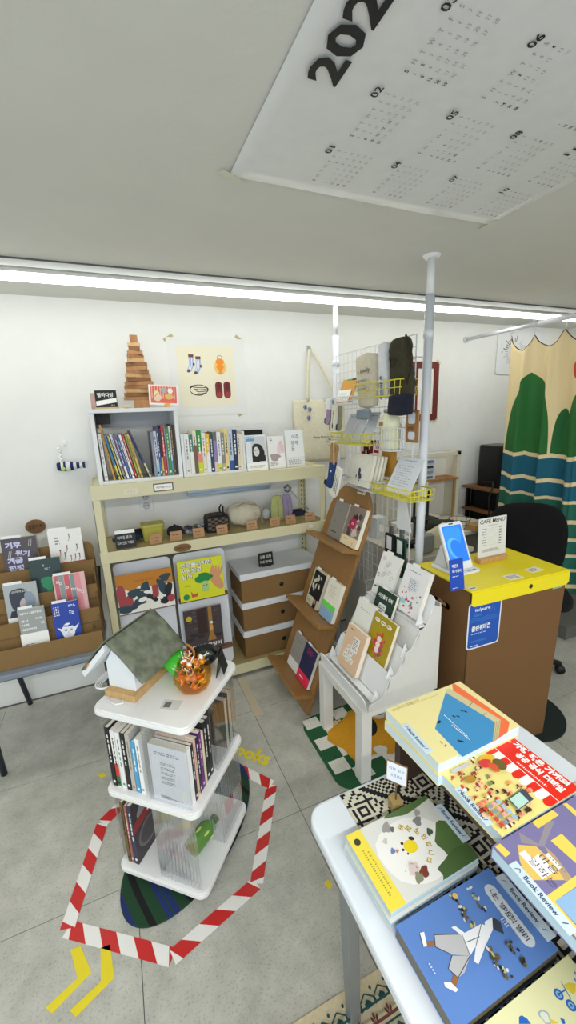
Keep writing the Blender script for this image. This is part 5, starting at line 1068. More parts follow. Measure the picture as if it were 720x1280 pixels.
part('bottle_body', MB().lathe([(.001, 0), (.038, 0), (.043, .01), (.043, .11), (.04, .135), (.03, .152), (.028, .158), (.001, .158)], M('#dcdcbb', 'plastic', .4), 28), tm); part('steel_cap', MB().lathe([(.001, .158), (.028, .158), (.03, .162), (.03, .172), (.026, .176), (.001, .176)], M('#8b8d8e', 'metal'), 24), tm)
part('kraft_label', MB().box(-.0452, -.0428, -.004, .022, .105, .12, M('#a47a3e', 'card')), tm)
o = wall_item('towel_stack', 'cream folded towels with a small black printed figure', 'towel', 1.70, 1.13, MB(), GX-.045, -20); bpy.data.objects.remove(o)
o = thing('cloth_stack', 'cream folded cloths with a small black printed figure in the white wire basket', 'cloth', T(GX-.078, 1.70, 1.128) @ RZ(-90) @ RX(-14))
for q in range(4): part('folded_cloth', rprofile([(0, 1), (.15, 1), (.155, .98)], M(['#e3e0d3', '#dcd6c2', '#e6e4da', '#d8d3c0'][q], 'fabric'), .105-.004*q, .007, .006), o); o.children[-1].location = (.01*q, -.03+.0155*q, .002*q)
a = Art(FRONT @ T(0, 0, .0375)); a.ell(.0, .07, .010, .02, M('#2f3350', 'print'), wob=.15); a.ell(.012, .045, .012, .02, M('#3a3a44', 'print'), wob=.15, seed=4); a.ell(-.02, .045, .005, .008, M('#4a4a55', 'print'), wob=.1); a.done(o, 'print')
o = wall_item('paper_sheet', 'large white printed sheet leaning in the yellow basket near the pole', 'paper', 1.42, 1.142, MB().box(-.085, .08, -.001, .0, 0, .165, M('#dfe3ea', 'paper')), GX-.085, -28)
a = Art(FRONT @ T(0, 0, .001)); a.dashes(-.04, .148, .08, .006, 1, GY, 2); a.dashes(-.065, .03, .12, .1, 9, M('#aeb4bd', 'print'), 7, fill=.3); a.done(o, 'print')
o = wall_item('white_cone_paper', 'tall white folded sheet hanging under the yellow basket', 'paper', 1.46, .955, MB().prism([(-.05, .0), (.055, .0), (.012, .15), (-.045, .15)], -.002, 0, M('#dfe1e4', 'paper'), axis='y'), GX-.012, 0)
# hanging kraft tag pack, brooches, socks
o = wall_item('kraft_pack', 'kraft card pack with two white cut-outs clipped beside the pole', 'card', 1.42, 1.355, MB().box(-.038, .038, -.006, 0, 0, .135, M('#a5774a', 'card')), GX-.012, 0)
a = Art(FRONT @ T(0, 0, .006)); a.rr(-.026, .078, .02, .125, .01, M('#dfe4ee', 'print')); a.rr(-.024, .012, .02, .045, .01, M('#dfe4ee', 'print')); a.dashes(-.03, .05, .058, .022, 3, K, 4); a.done(o, 'print')
hk = wall_item('hanger_hook', 'white hook with small grey charms hanging on the grid', 'hook', 1.525, 1.36, MB().tube([(.0, -.006, .135), (-.018, -.008, .13), (-.02, -.01, .112), (.0, -.01, .1), (.016, -.01, .09), (.01, -.01, .072), (-.008, -.01, .07)], .0035, M('#e9e9e9', 'plastic')), GX-.004, 0)
part('charm_pack', MB().box(-.025, .028, -.012, -.006, 0, .07, M('#b4bac4', 'plastic')).ell((0, -.014, .03), .014, .004, .014, M('#7d7f8c', 'plastic')), hk)
def sock(label, Y, z, x, col, toe, wd=.045, h=.13, tilt=0, card='#a8814e'):
    o = thing('sock', label, 'sock', T(x, Y, z) @ RZ(-90) @ RY(tilt)); m = M(col, 'fabric')
    sh = [(-wd/2, h), (wd/2, h), (wd/2, h*.35), (wd*.42, h*.16), (wd*.1, 0), (-wd*.5, -.004), (-wd*.95, .004), (-wd*1.0, .022), (-wd*.62, .034), (-wd/2, .055)]
    part('knit_body', MB().prism(sh, -.006, .006, m, axis='y'), o, bev=.003); part('toe', MB().prism([(-wd*1.0, .004), (-wd*.55, .0), (-wd*.58, .033), (-wd*.97, .026)], -.0068, .0068, M(toe, 'fabric'), axis='y'), o)
    if card: part('card_band', MB().box(-wd*.52, wd*.52, -.0085, .0085, h-.022, h+.03, M(card, 'card')), o)
    return o
sock('lavender sock with white band hanging by the tote bag', 1.90, 1.43, 1.03, '#9a86a6', '#6a6070', .036, .10, 6, '#e6e6e8')
s_ = sock('cream sock with a black tree print beside the lavender sock', 1.85, 1.40, 1.03, '#e2dfc9', '#7a8a5a', .034, .12, 6, None); a = Art(FRONT @ T(0, 0, .0065)); a.line([(.0, .03), (.004, .1)], .003, K); a.line([(.004, .09), (-.01, .08)], .002, K); a.line([(.004, .095), (.014, .082)], .002, K); a.ell(0, .025, .006, .014, K); a.done(s_, 'tree_print')
sock('olive-grey sock hanging behind the cream tree sock', 1.82, 1.40, 1.05, '#8f8a72', '#5c5a44', .03, .12, 4, None)
s_ = sock('navy sock with a small white motif and kraft card', 1.835, 1.11, 1.0, '#223f78', '#14182a', .06, .15, 14, None); part('kraft_card', MB().prism([(-.028, .14), (.028, .14), (.022, .185), (.03, .22), (.024, .235), (-.024, .235), (-.03, .215), (-.02, .18)], -.008, .008, M('#a8814e', 'card'), axis='y'), s_); a = Art(FRONT @ T(0, 0, .0065)); a.ell(.0, .095, .006, .006, W); a.done(s_, 'motif')
s_ = sock('white sock with black lettering crossing the navy sock', 1.765, 1.075, .985, '#e8e6dc', '#e8e6dc', .05, .165, 20, None); a = Art(FRONT @ T(0, 0, .0065))
for q in range(3): a.dline((-.013+.013*q, .03), (-.013+.013*q, .125-.01*q), .005, K, seed=q)
a.done(s_, 'lettering')
b = MB(); b.tube([(1.03, 1.93, 1.57), (1.03, 1.80, 1.552), (1.0, 1.70, 1.545)], .002, GW)
o = single('hanger_rod', MB().tube([(GX, 1.94, 1.545), (1.03, 1.94, 1.55), (1.03, 1.80, 1.55)], .0025, GW).tube([(1.028, 1.905, 1.55), (1.028, 1.905, 1.56)], .004, K), 'thin white wire rod holding the lavender and cream socks', 'rod'); part('clip', MB().box(1.027, 1.034, 1.898, 1.908, 1.545, 1.565, M('#8a8c90', 'metal')), o); part('clip', MB().box(1.027, 1.034, 1.845, 1.855, 1.53, 1.553, M('#8a8c90', 'metal')), o)
o = single('hanger_rod', MB().tube([(GX, 1.88, 1.345), (1.0, 1.88, 1.355), (.98, 1.76, 1.352)], .0025, GW), 'thin white wire rod holding the navy and white socks', 'rod'); part('clip', MB().box(.997, 1.004, 1.83, 1.842, 1.345, 1.365, M('#8a8c90', 'metal')), o); part('clip', MB().box(.982, .986, 1.762, 1.766, 1.24, 1.355, M('#c9cbd0', 'metal')), o)
rp = MB()
for q, (y, z, c_) in enumerate([(1.80, 1.27, '#b0282a'), (1.74, 1.285, '#7a2a2a'), (1.69, 1.29, '#b0282a'), (1.77, 1.25, '#26242a')]):
    o = wall_item('hanging_pouch', ['red pouch hanging behind the kraft sock card', 'dark red pouch hanging between red ones', 'red pouch hanging above the cream cloths', 'black pouch hanging behind the socks'][q], 'pouch', y, z, MB().box(-.017, .017, -.008, 0, 0, .065, M(c_, 'fabric')), GX-.004, 0, 'small pouches hanging on the grid'); part('white_tag', MB().box(-.006, .004, -.0095, -.008, .02, .05, M('#e6e6e6', 'paper')), o)
wall_item('wood_tray', 'ochre wooden board standing behind the cream cloths', 'board', 1.585, 1.185, MB().box(-.055, .05, -.008, 0, 0, .12, M('#b8862f', 'wood')), GX-.004, 0)
# clip hanger with two dark socks, lower on the grid
o = thing('clip_hanger', 'silver clip hanger on the lower grid carrying two dark socks', 'hanger', T(GX-.008, 1.51, .93) @ RZ(-90))
part('hook', MB().tube([(0, 0, .0), (0, 0, .06), (.012, 0, .085), (.0, 0, .105), (-.014, 0, .095)], .002, STEEL), o); part('bar', MB().tube([(-.06, 0, 0), (.055, 0, -.0)], .003, STEEL), o)
for x in (-.045, .035): part('clip', MB().box(x-.012, x+.012, -.006, .006, -.03, .02, M('#7c7d7f', 'metal')), o, bev=.002)
for Y, c_, lb in [(1.555, '#16171b', 'black sock with a white deer mark on the clip hanger'), (1.475, '#124a3a', 'dark green leaf-pattern sock on the clip hanger')]:
    o = wall_item('long_sock', lb, 'sock', Y, .67, MB().prism([(-.036, 0), (.036, 0), (.036, .24), (-.036, .24)], -.007, .007, M(c_, 'fabric'), axis='y'), GX-.012, 0); bevel(o, .003); part('white_band', MB().box(-.018, .018, -.009, .009, .165, .23, M('#e9eaec', 'paper')), o)
    a = Art(FRONT @ T(0, 0, .0075), base=.0004)
    if Y > 1.5: a.poly([(-.012, .05), (-.004, .05), (.0, .07), (.01, .06), (.012, .09), (-.002, .09), (-.01, .1)], W)
    else:
        for q in range(9): a.ell(-.02+.02*(q % 3), .02+.045*(q//3)+.012*(q % 2), .005, .014, M('#1d6a52', 'print'), 30)
        a.rect(-.036, 0, -.026, .24, M('#15161a', 'print')); a.rect(.026, 0, .036, .24, M('#15161a', 'print'))
    a.dashes(-.014, .2, .028, .012, 2, K, 3); a.done(o, 'knit_motif')
# bottom row basket below with dark items
basket(1.53, .60, .22, .09, .05, GW, 'white wire basket at the foot of the grid panel', .025)
# ================================================================ CARDBOARD BOX WITH YELLOW LID
KB = M('#72502b', 'card'); YL = M('#efdc12', 'print', .4)
bx = thing('cardboard_box', 'large brown cardboard counter box with a bright yellow lid', 'box', T(1.172, 1.052, .0105) @ RZ(-2.5))
BW, BD_, BH = .515, .318, .80
hole = [(.6 and 0, 0)]
def boxside():
    """left side wall with a real hand hole"""
    bm = bmesh.new(); yz = [(0, 0), (BD_, 0), (BD_, BH), (0, BH)]; hl = rrect(.105, .20, .695-.02, .70+.005, .014, 4)
    o_ = [bm.verts.new((0, y, z)) for y, z in yz]; h_ = [bm.verts.new((0, y, z)) for y, z in hl]
    for L_ in (o_, h_):
        for i in range(len(L_)): bm.edges.new((L_[i], L_[(i+1) % len(L_)]))
    bmesh.ops.triangle_fill(bm, edges=bm.edges[:], use_beauty=True)
    me = bpy.data.meshes.new('side_panel'); bm.to_mesh(me); bm.free(); me.materials.append(KB); o = bpy.data.objects.new('side_panel', me); sc.collection.objects.link(o); s = o.modifiers.new('s', 'SOLIDIFY'); s.thickness = .005; s.offset = 1; return o
o = boxside(); o.parent = bx
part('front_panel', MB().prism([(.0, 0), (BW-.02, 0), (BW, BH), (0, BH)], 0, .005, KB, axis='y'), bx)
part('back_panel', MB().prism([(.0, 0), (BW-.02, 0), (BW, BH), (0, BH)], BD_-.005, BD_, KB, axis='y'), bx)
part('side_panel', MB().add([(BW-.02, .005, 0), (BW-.02, BD_-.005, 0), (BW, BD_-.005, BH), (BW, .005, BH), (BW-.025, .005, 0), (BW-.025, BD_-.005, 0), (BW-.005, BD_-.005, BH), (BW-.005, .005, BH)], [(0, 1, 2, 3), (4, 7, 6, 5), (0, 3, 7, 4), (1, 5, 6, 2), (2, 6, 7, 3), (0, 4, 5, 1)], KB), bx)
part('torn_flap', MB(T(-.004, .15, .70) @ RX(12)).box(-.002, 0, -.03, .02, -.006, .006, M('#b08a5a', 'card')), bx)
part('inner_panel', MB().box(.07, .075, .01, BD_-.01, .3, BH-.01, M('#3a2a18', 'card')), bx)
lid = part('lid', MB().box(-.002, BW+.006, -.006, BD_+.003, BH, BH+.006, YL), bx, bev=.0015)
part('lid_flap', MB().prism([(0, BH+.001), (0, BH-.05), (.012, BH-.058), (BW-.008, BH-.058), (BW+.006, BH-.045), (BW+.006, BH+.001)], -.009, -.0055, YL, axis='y'), bx, bev=.001)
b = MB(T(.3, -.009, BH-.026) @ RX(90)); b.lathe([(.0095, 0), (.0095, .0015), (.001, .0015)], M('#4a4712', 'print'), 18).lathe([(.006, .0015), (.006, .0022), (.001, .0022)], K, 14); part('push_button', b, bx)
part('green_label', MB().box(.44, .495, -.0012, -.0002, BH-.07, BH-.06, M('#8fb89a', 'print')), bx)
BXM = T(1.172, 1.052, .0105) @ RZ(-2.5); TOPZ = BH+.0062
st = thing('water_sticker', 'blue rounded sticker with white Korean title on the cardboard box front', 'sticker', BXM @ T(.077, -.0008, 0))
part('sticker_sheet', MB().prism(rrect(-.083, .083, .555, .755, .015), -.0012, 0, M('#dfe6ee', 'print'), axis='y'), st)
a = Art(FRONT @ T(0, 0, .0012)); a.rr(-.077, .561, .077, .749, .011, M('#1550b0', 'print')); LBL = M('#4d8fd0', 'print')
for q in range(3): a.line([(-.07+.014*k, .685-.007*q+.003*math.sin(k*1.3)) for k in range(11)], .0012, LBL)
a.line([(.025, .70), (.04, .725), (.052, .70)], .0012, LBL)
a.text('in/pure', -.05, .712, .018, W, w=.075, bold=.01); a.dashes(-.055, .695, .05, .01, 2, LBL, 3); a.text('클린워터존', -.062, .632, .024, W, w=.095, bold=.03); a.dashes(-.062, .617, .09, .008, 1, M('#a9c8ee', 'print'), 7); a.dashes(-.06, .583, .08, .009, 2, LBL, 6); a.dashes(-.062, .566, .05, .006, 1, W, 8); a.done(st, 'lettering')
# tablet kiosk
tk = thing('tablet_kiosk', 'white tablet kiosk with a blue screen on the yellow lid', 'tablet', BXM @ T(.105, .19, TOPZ) @ RZ(3))
part('base', MB().prism(rrect(-.07, .075, -.065, .09, .02, 5), 0, .012, M('#e9ebee', 'plastic', .3)), tk, bev=.004)
b = MB(T(0, -.03, .012) @ RX(-24)); b.prism(rrect(-.062, .062, 0, .205, .012, 5), 0, .012, M('#eef0f2', 'plastic', .3), axis='y'); part('tablet_body', b, tk, bev=.002)
part('stand_arm', MB().prism([(.005, .012), (.085, .012), (.07, .05), (.05, .11)], -.05, .05, M('#dfe2e6', 'plastic', .3), axis='x'), tk, bev=.004)
a = Art(T(0, -.03, .012) @ RX(-24) @ FRONT); scr = emis('screen_blue', '#1f6fd8', .55); scr2 = emis('screen_light', '#4d9cf0', .6)
a.rr(-.053, .032, .053, .19, .004, scr); a.poly([(-.05, .06), (-.02, .05), (.02, .09), (.045, .15), (.04, .18), (-.03, .186), (-.05, .18)], emis('screen_mid', '#2f83e6', .55)); a.ell(-.01, .095, .035, .045, scr2, 20); a.ell(.0, .09, .03, .04, scr, 20); a.rect(-.012, .195, .012, .2, K); a.done(tk, 'screen')
part('card_slot', MB(T(0, -.03, .012)).box(-.0, .04, -.033, -.03, .004, .007, M('#77797c', 'plastic')), tk)
bc_ = thing('blue_card', 'narrow deep blue sign card standing in front of the tablet', 'card', BXM @ T(-.052, .028, TOPZ-.012) @ RZ(8))
b = MB(T(0, 0, 0) @ RX(-8)); b.box(-.002, .062, -.004, -.002, -.035, .135, M('#1048b4', 'print')); bc_.matrix_world = BXM @ T(-.045, -.004, TOPZ+.0) @ RZ(-2)
bpy.data.objects.remove(bc_)
bc_ = thing('blue_card', 'narrow deep blue sign card standing in front of the tablet', 'card', BXM @ T(.0, .03, TOPZ) @ RZ(0))
part('card_sheet', MB(RX(-10)).box(-.068, -.003, -.001, .001, .0002, .12, M('#1048b4', 'print')), bc_); part('card_foot', MB().box(-.03, -.003, .0, .03, 0, .001, M('#1048b4', 'print')), bc_)
a = Art(RX(-10) @ FRONT @ T(0, 0, .001)); a.text('주문은', -.057, .088, .013, W, w=.03, bold=.02); a.text('여기에서', -.057, .068, .013, W, w=.042, bold=.02); a.dashes(-.057, .052, .03, .005, 1, W, 2); a.dashes(-.06, .008, .025, .004, 1, W, 2); a.done(bc_, 'lettering')
ms = thing('menu_stand', 'white menu card in a wooden slot stand on the yellow lid', 'sign', BXM @ T(.322, .215, TOPZ) @ RZ(2))
part('wooden_foot', MB().prism(rrect(-.085, .08, -.02, .02, .006), 0, .022, M('#c99c63', 'wood')), ms, bev=.002)
part('menu_card', MB(RX(-3)).box(-.082, .085, -.001, .001, .022, .2, M('#e2e3df', 'paper')), ms)
a = Art(RX(-3) @ FRONT @ T(0, 0, .001)); a.text('CAFE MENU', -.075, .175, .018, K, w=.15, bold=.01, shear=.1); a.dashes(-.03, .162, .06, .004, 1, GY, 2)
for q in range(7): z = .148-.0125*q; a.dashes(-.062, z, .03, .005, 1, M('#55565a', 'print'), q); a.line([(-.028, z+.002), (.03, z+.002)], .0004, GY); a.rect(.04, z, .055, z+.005, GY)
a.dashes(-.055, .044, .11, .014, 3, GY, 9); a.done(ms, 'lettering')
for k, (x, y, r, sx, sy, lb) in enumerate([(.25, .025, -3, .035, .022, 'small white printed card lying on the yellow lid, nearest its front edge'), (.39, .045, 4, .035, .02, 'white printed card with a fold on the right side of the yellow lid'), (.005+.02, .008, 0, .017, .012, 'tiny white sticker at the front left corner of the yellow lid')]):
    o = single('lid_card', MB().box(-sx, sx, -sy, sy, 0, .001, M('#e9e6da', 'paper')), lb, 'card', BXM @ T(x, y+.01, TOPZ) @ RZ(r)); a = Art(TOP, e=.0002, base=.0011); a.dashes(-sx*.8, -sy*.7, sx*1.6, sy*1.3, 4 if k < 2 else 1, M('#6b6a60', 'print'), k); a.done(o, 'lettering')
# ================================================================ DESK AREA BEHIND THE GRID
DSK = M('#d8d2c2', 'plastic'); 
dk = thing('counter_desk', 'white counter desk with a wooden top behind the grid panel', 'desk', (1.36, 1.62, 0))
part('desktop', MB().prism([(0, 0), (.44, 0), (.44, .24), (.92, .24), (.92, .70), (0, .70)], .695, .72, DSK), dk, bev=.002); part('side_panel', MB().box(0.01, .03, .02, .68, 0, .695, M('#d6d5cf', 'paint')), dk); part('side_panel', MB().box(.88, .90, .26, .68, 0, .695, M('#d6d5cf', 'paint')), dk); part('back_panel', MB().box(.03, .88, .66, .68, .1, .695, M('#d6d5cf', 'paint')), dk)
hu = thing('desk_hutch', 'pale beige hutch frame with a wooden shelf on the desk against the wall', 'hutch', (1.62, 2.195, .7205))
HM = M('#d9d3c0', 'paint'); part('side_panel', MB().box(.6, .63, 0, .12, 0, .47, HM), hu, bev=.001); part('side_panel', MB().box(-.0, .02, 0, .12, 0, .47, HM), hu); part('top_rail', MB().box(0.0, .63, 0, .03, .445, .47, HM), hu); part('wood_shelf', MB().box(.02, .6, -.02, .12, .275, .29, M('#a9763f', 'wood')), hu, bev=.001); part('back_panel', MB().box(.02, .6, .112, .12, .0, .44, M('#dddbd2', 'paint')), hu); part('front_stile', MB().box(.585, .6, -.0, .015, .0, .275, M('#b08f5c', 'wood')), hu)
og = thing('drawer_organizer', 'stack of small white translucent drawers on the wooden shelf', 'organizer', (1.80, 2.192, 1.0115))
for q in range(4):
    part('drawer', MB().box(0, .22, 0, .1, q*.036, q*.036+.033, M('#d9dde2', 'plastic')), og, bev=.002); part('drawer_window', MB().box(.02, .2, -.0015, 0, q*.036+.007, q*.036+.026, M(['#6a727c', '#8b929c', '#3a3f48', '#7a828c'][q], 'plastic')), og)
single('dark_books', MB().box(0, .11, 0, .09, 0, .145, M('#2a2c34', 'print')).box(.003, .03, -.003, 0, .02, .13, M('#c9ccd2', 'print')).box(.04, .05, -.003, 0, .05, .13, M('#3d5a8c', 'print')), 'dark binder leaning left of the white drawers', 'binder', (1.66, 2.2, 1.0115))
rt = thing('router', 'black router with upright antennas on the desk behind the pole', 'router', (1.71, 1.92, .81))
b = MB().box(-.07, .06, -.05, .05, 0, .03, M('#18191b', 'plastic')); part('router_body', b, rt, bev=.003)
for x in (-.058, .046): part('antenna', MB().box(x-.006, x+.006, .03, .042, .03, .185, M('#18191b', 'plastic')), rt, bev=.002)
single('router_box', MB().box(-.08, .08, -.06, .06, 0, .0885, M('#2f3a36', 'card')).box(-.07, .05, -.061, -.06, .02, .06, M('#b9c0ba', 'print')), 'dark carton under the black router', 'box', (1.71, 1.92, .7205))
single('dark_green_bag', soft(.17, .13, .10, M('#33382e', 'fabric'), .12, 12), 'dark green crumpled bag on the desk in front of the router', 'bag', T(1.72, 1.80, .7205) @ RZ(-20))
o = single('flower_pouch', MB().prism([(-.13, 0), (.13, 0), (.12, .11), (.02, .15), (-.08, .09), (-.12, .03)], -.02, .02, M('#d6cfae', 'fabric'), axis='y'), 'cream pouch with small yellow flower print behind the tablet', 'pouch', T(1.62, 1.70, .7205) @ RZ(-25), bev=.012)
a = Art(FRONT @ T(0, 0, .0205)); a.ell(.06, .05, .01, .01, M('#d8b43a', 'print'), wob=.2); a.ell(.06, .05, .004, .004, K); a.line([(.04, .02), (.05, .04), (.045, .06)], .002, K); a.line([(.0, .015), (.02, .03), (.025, .05)], .002, K); a.ell(.085, .03, .007, .005, M('#b03a2a', 'print')); a.done(o, 'flower_print')
o = single('grey_pouch', soft(.12, .11, .06, M('#8f938c', 'fabric'), .1, 15), 'grey-green pouch left of the cream flower pouch', 'pouch', T(1.50, 1.68, .7205))
rnd = random.Random(21)
for q, (x, y, sx, sy, sz, c_, lb) in enumerate([(1.46, 1.86, .06, .05, .05, '#e2e3e4', 'white small carton at the back of the desk'), (1.58, 1.98, .05, .05, .09, '#dcd8cc', 'cream carton behind the sock hanger'), (1.86, 1.86, .05, .035, .03, '#dfe0e2', 'white adapter box right of the router'), (1.98, 1.95, .07, .03, .025, '#e8e8e8', 'white plug strip at the right of the desk'), (2.1, 1.86, .07, .04, .04, '#b8935a', 'pale wooden block behind the menu card'), (1.45, 2.05, .04, .04, .13, '#d2d4d4', 'pale grey upright carton near the back of the desk'), (1.52, 1.80, .05, .03, .03, '#27292e', 'flat black case on the desk'), (1.92, 2.12, .06, .04, .06, '#c9c4b0', 'beige low carton under the hutch shelf')]):
    o = single('desk_carton', MB().box(-sx, sx, -sy, sy, 0, sz, M(c_, 'card')), lb, 'box', T(x, y, .7205) @ RZ(rnd.uniform(-8, 8)), bev=.003); part('carton_label', MB().box(-sx*.5, sx*.4, -sy-.0008, -sy, sz*.3, sz*.7, M('#f0f0ee' if q != 0 else '#8a8f96', 'paper')), o)
o = thing('wire_basket', 'round black wire bowl behind the menu card', 'bowl', (2.02, 1.95, .7205)); b = MB()
for z, r in ((.0, .045), (.03, .06), (.06, .068)): b.tube([(r*math.cos(t*.393), r*math.sin(t*.393), z+.002) for t in range(16)], .0018, K, 5, closed=True)
for t in range(12): b.tube([(.045*math.cos(t*.5236), .045*math.sin(t*.5236), .002), (.068*math.cos(t*.5236), .068*math.sin(t*.5236), .062)], .0014, K, 4)
part('wires', b, o)
ch = thing('wall_charger', 'white chargers plugged in the wall right of the hutch, with hanging cables', 'charger', (2.34, WY, 1.03))
part('plug_plate', MB().box(-.035, .03, -.01, 0, -.12, .03, M('#e3e3e1', 'plastic')), ch, bev=.002)
for z, w_ in ((.0, .09), (-.05, .06), (-.09, .05)): part('plug', MB().box(-.02, w_*.6, -.055, -.01, z-.018, z+.014, M('#ecedec', 'plastic')), ch, bev=.006)
part('cable', MB().tube([(.04, -.04, -.01), (.07, -.05, -.1), (.03, -.05, -.2), (.08, -.06, -.3), (.04, -.1, -.36), (-.06, -.2, -.302)], .0022, M('#e9e9e7', 'plastic'), 6), ch); part('cable', MB().tube([(.02, -.04, -.06), (.03, -.03, -.2), (.02, -.02, -.4)], .0022, M('#d9d9d5', 'plastic'), 6), ch)
# speaker shelf, speaker
sf = thing('wooden_shelf', 'dark-framed wooden shelf against the wall beside the curtain', 'shelf', (2.455, 2.06, 0)); WDS = M('#8b5f3c', 'wood')
for z in (.45, .715, .885): part('shelf_board', MB().box(0, .42, 0, .3, z, z+.018, WDS), sf, bev=.001)
for x, y in ((.03, .01), (.37, .01), (.03, .27), (.37, .27)): part('post', MB().box(x, x+.03, y, y+.02, 0, .885, M('#17181a', 'metal')), sf)
part('side_panel', MB().box(.062, .066, .03, .27, .02, .885, M('#1a1a1c', 'metal')), sf)
spk = thing('speaker', 'tall black tower speaker on the wooden shelf', 'speaker', (2.53, 2.09, .9035)); part('cabinet', MB().prism(rrect(0, .2, 0, .22, .03, 5), 0, .30, M('#08080a', 'plastic')), spk, bev=.004); part('top_ring', MB().prism(rrect(.004, .196, .004, .216, .03, 5), .30, .306, M('#2a2b2d', 'plastic')), spk); part('status_light', MB().box(.06, .066, -.002, 0, .02, .026, M('#e8e8e8', 'plastic')), spk)
single('black_cable', MB().tube([(2.525, 2.25, .935), (2.47, 2.10, .96), (2.42, 2.05, .95), (2.38, 2.045, .86), (2.40, 2.05, .75), (2.39, 2.05, .62), (2.44, 2.05, .52)], .006, K, 8), 'black cable looping off the speaker shelf', 'cable')
# black office chair
oc = thing('office_chair', 'black upholstered office chair behind the cardboard box', 'chair', T(2.155, 1.575, 0) @ RZ(-42)); BF = M('#050507', 'fabric', 1.0)
def backf(u, v):
    a_ = 2*math.pi*u; r = 1
    x = .222*math.copysign(abs(math.cos(a_))**.75, math.cos(a_)); z = .25*math.copysign(abs(math.sin(a_))**.75, math.sin(a_)); k = math.sin(math.pi*v)**.35 if 0 < v < 1 else 0
    return (x*k, .035*math.cos(math.pi*v)-.05*(1-(x*k/.222)**2)+.03, .70+z*k)
part('backrest', MB().surf(backf, 40, 14, BF), oc)
part('seat', MB().prism(rrect(-.2, .2, -.34, -.06, .09, 6), .43, .50, BF), oc, bev=.02)
part('back_post', MB().tube([(0, -.04, .44), (0, .06, .46), (0, .045, .6)], .018, K, 10), oc); part('gas_lift', MB().lathe([(.001, .1), (.026, .1), (.026, .43), (.001, .43)], K, 14, (0, -.2, 0)), oc)
for q in range(5):
    t = q*1.2566; part('base_arm', MB().tube([(0, -.2, .1), (.2*math.cos(t), -.2+.2*math.sin(t), .06)], [.024, .015], K, 8), oc); part('caster', MB(T(.2*math.cos(t), -.2+.2*math.sin(t), .027) @ RX(90)).lathe([(.001, -.015), (.024, -.015), (.026, 0), (.024, .015), (.001, .015)], K, 14), oc)
# ================================================================ CURTAIN
def curtain_mat():
    m = bpy.data.materials.new('curtain_cloth'); m.use_nodes = True; nt = m.node_tree; N = nt.nodes; L = nt.links; b = N['Principled BSDF']; b.inputs['Roughness'].default_value = .95
    uv = N.new('ShaderNodeUVMap'); sp_ = N.new('ShaderNodeSeparateXYZ'); L.new(uv.outputs[0], sp_.inputs[0]); U, V = sp_.outputs[0], sp_.outputs[1]
    def mt(op, a, c=None):
        n = N.new('ShaderNodeMath'); n.operation = op
        for i, q in enumerate((a, c)):
            if q is None: continue
            if isinstance(q, (int, float)): n.inputs[i].default_value = q
            else: L.new(q, n.inputs[i])
        return n.outputs[0]
    def ellipse(u0, v0, a, c): x = mt('DIVIDE', mt('SUBTRACT', U, u0), a); y = mt('DIVIDE', mt('SUBTRACT', V, v0), c); return mt('LESS_THAN', mt('ADD', mt('MULTIPLY', x, x), mt('MULTIPLY', y, y)), 1.0)
    def band(z0, z1): return mt('MULTIPLY', mt('GREATER_THAN', V, z0), mt('LESS_THAN', V, z1))
    def mix(fac, c1, c2): n = N.new('ShaderNodeMixRGB'); L.new(fac, n.inputs[0]); (L.new(c1, n.inputs[1]) if not isinstance(c1, tuple) else setattr(n.inputs[1], 'default_value', c1)); n.inputs[2].default_value = c2; return n.outputs[0]
    CRM, GRN_, BLU, TEA, RED_ = lin('#f2dcab'), lin('#2f7136'), lin('#1d647c'), lin('#2a6e5e'), lin('#d8481f')
    c = mix(ellipse(.53, 1.70, .052, .058), CRM, RED_)
    up = mt('GREATER_THAN', V, 1.205)
    c = mix(mt('MULTIPLY', ellipse(.198, 1.205, .192, .48), up), c, GRN_); c = mix(mt('MULTIPLY', ellipse(.455, 1.205, .045, .27), up), c, lin('#2c6a3a')); c = mix(mt('MULTIPLY', ellipse(.57, 1.205, .125, .375), up), c, GRN_); c = mix(mt('MULTIPLY', ellipse(1.0, 1.205, .24, .42), up), c, GRN_)
    for z0, z1, col in [(1.055, 1.18, BLU), (.945, 1.03, BLU), (.83, .925, TEA), (.72, .805, TEA), (.62, .70, TEA), (.53, .60, TEA), (.43, .51, TEA), (-.2, .405, TEA)]: c = mix(band(z0, z1), c, col)
    L.new(c, b.inputs['Base Color'])
    n = N.new('ShaderNodeTexNoise'); n.inputs['Scale'].default_value = 220; n.inputs['Detail'].default_value = 3; bp = N.new('ShaderNodeBump'); bp.inputs['Strength'].default_value = .35; bp.inputs['Distance'].default_value = .003; L.new(n.outputs['Fac'], bp.inputs['Height']); L.new(bp.outputs[0], b.inputs['Normal'])
    return m
ct = thing('curtain', 'cream, green and teal landscape curtain hanging from a white rod', 'curtain', (2.41, 0, 0)); CM_ = curtain_mat()
NU, NV_ = 150, 60; SW = 1.35; hooks = [0.0, .20, .42, .62, .84, 1.08, 1.35]
def ctop(s):
    for h0, h1 in zip(hooks[:-1], hooks[1:]):
        if h0 <= s <= h1: t = (s-h0)/(h1-h0); return .085*(1-(2*t-1)**2)**.8
    return 0
vs, fs = [], []
for j in range(NV_+1):
    for i in range(NU+1):
        s = SW*i/NU; zt = 1.905-ctop(s); v = j/NV_; zb_ = .37; z = zb_+(zt-zb_)*v
        fold = .036*math.sin(2*math.pi*s/.215+.6)+.012*math.sin(2*math.pi*s/.093+2*v)
        k = .75+.35*(1-v)
        x = fold*k*(1-.55*v**6); y = 2.0-s*.84+.012*math.sin(2*math.pi*s/.215+1.9)*k-.03*(1-v)*s
        vs.append((x, y, z))
W_ = NU+1
fs = [(j*W_+i, j*W_+i+1, (j+1)*W_+i+1, (j+1)*W_+i) for j in range(NV_) for i in range(NU)]
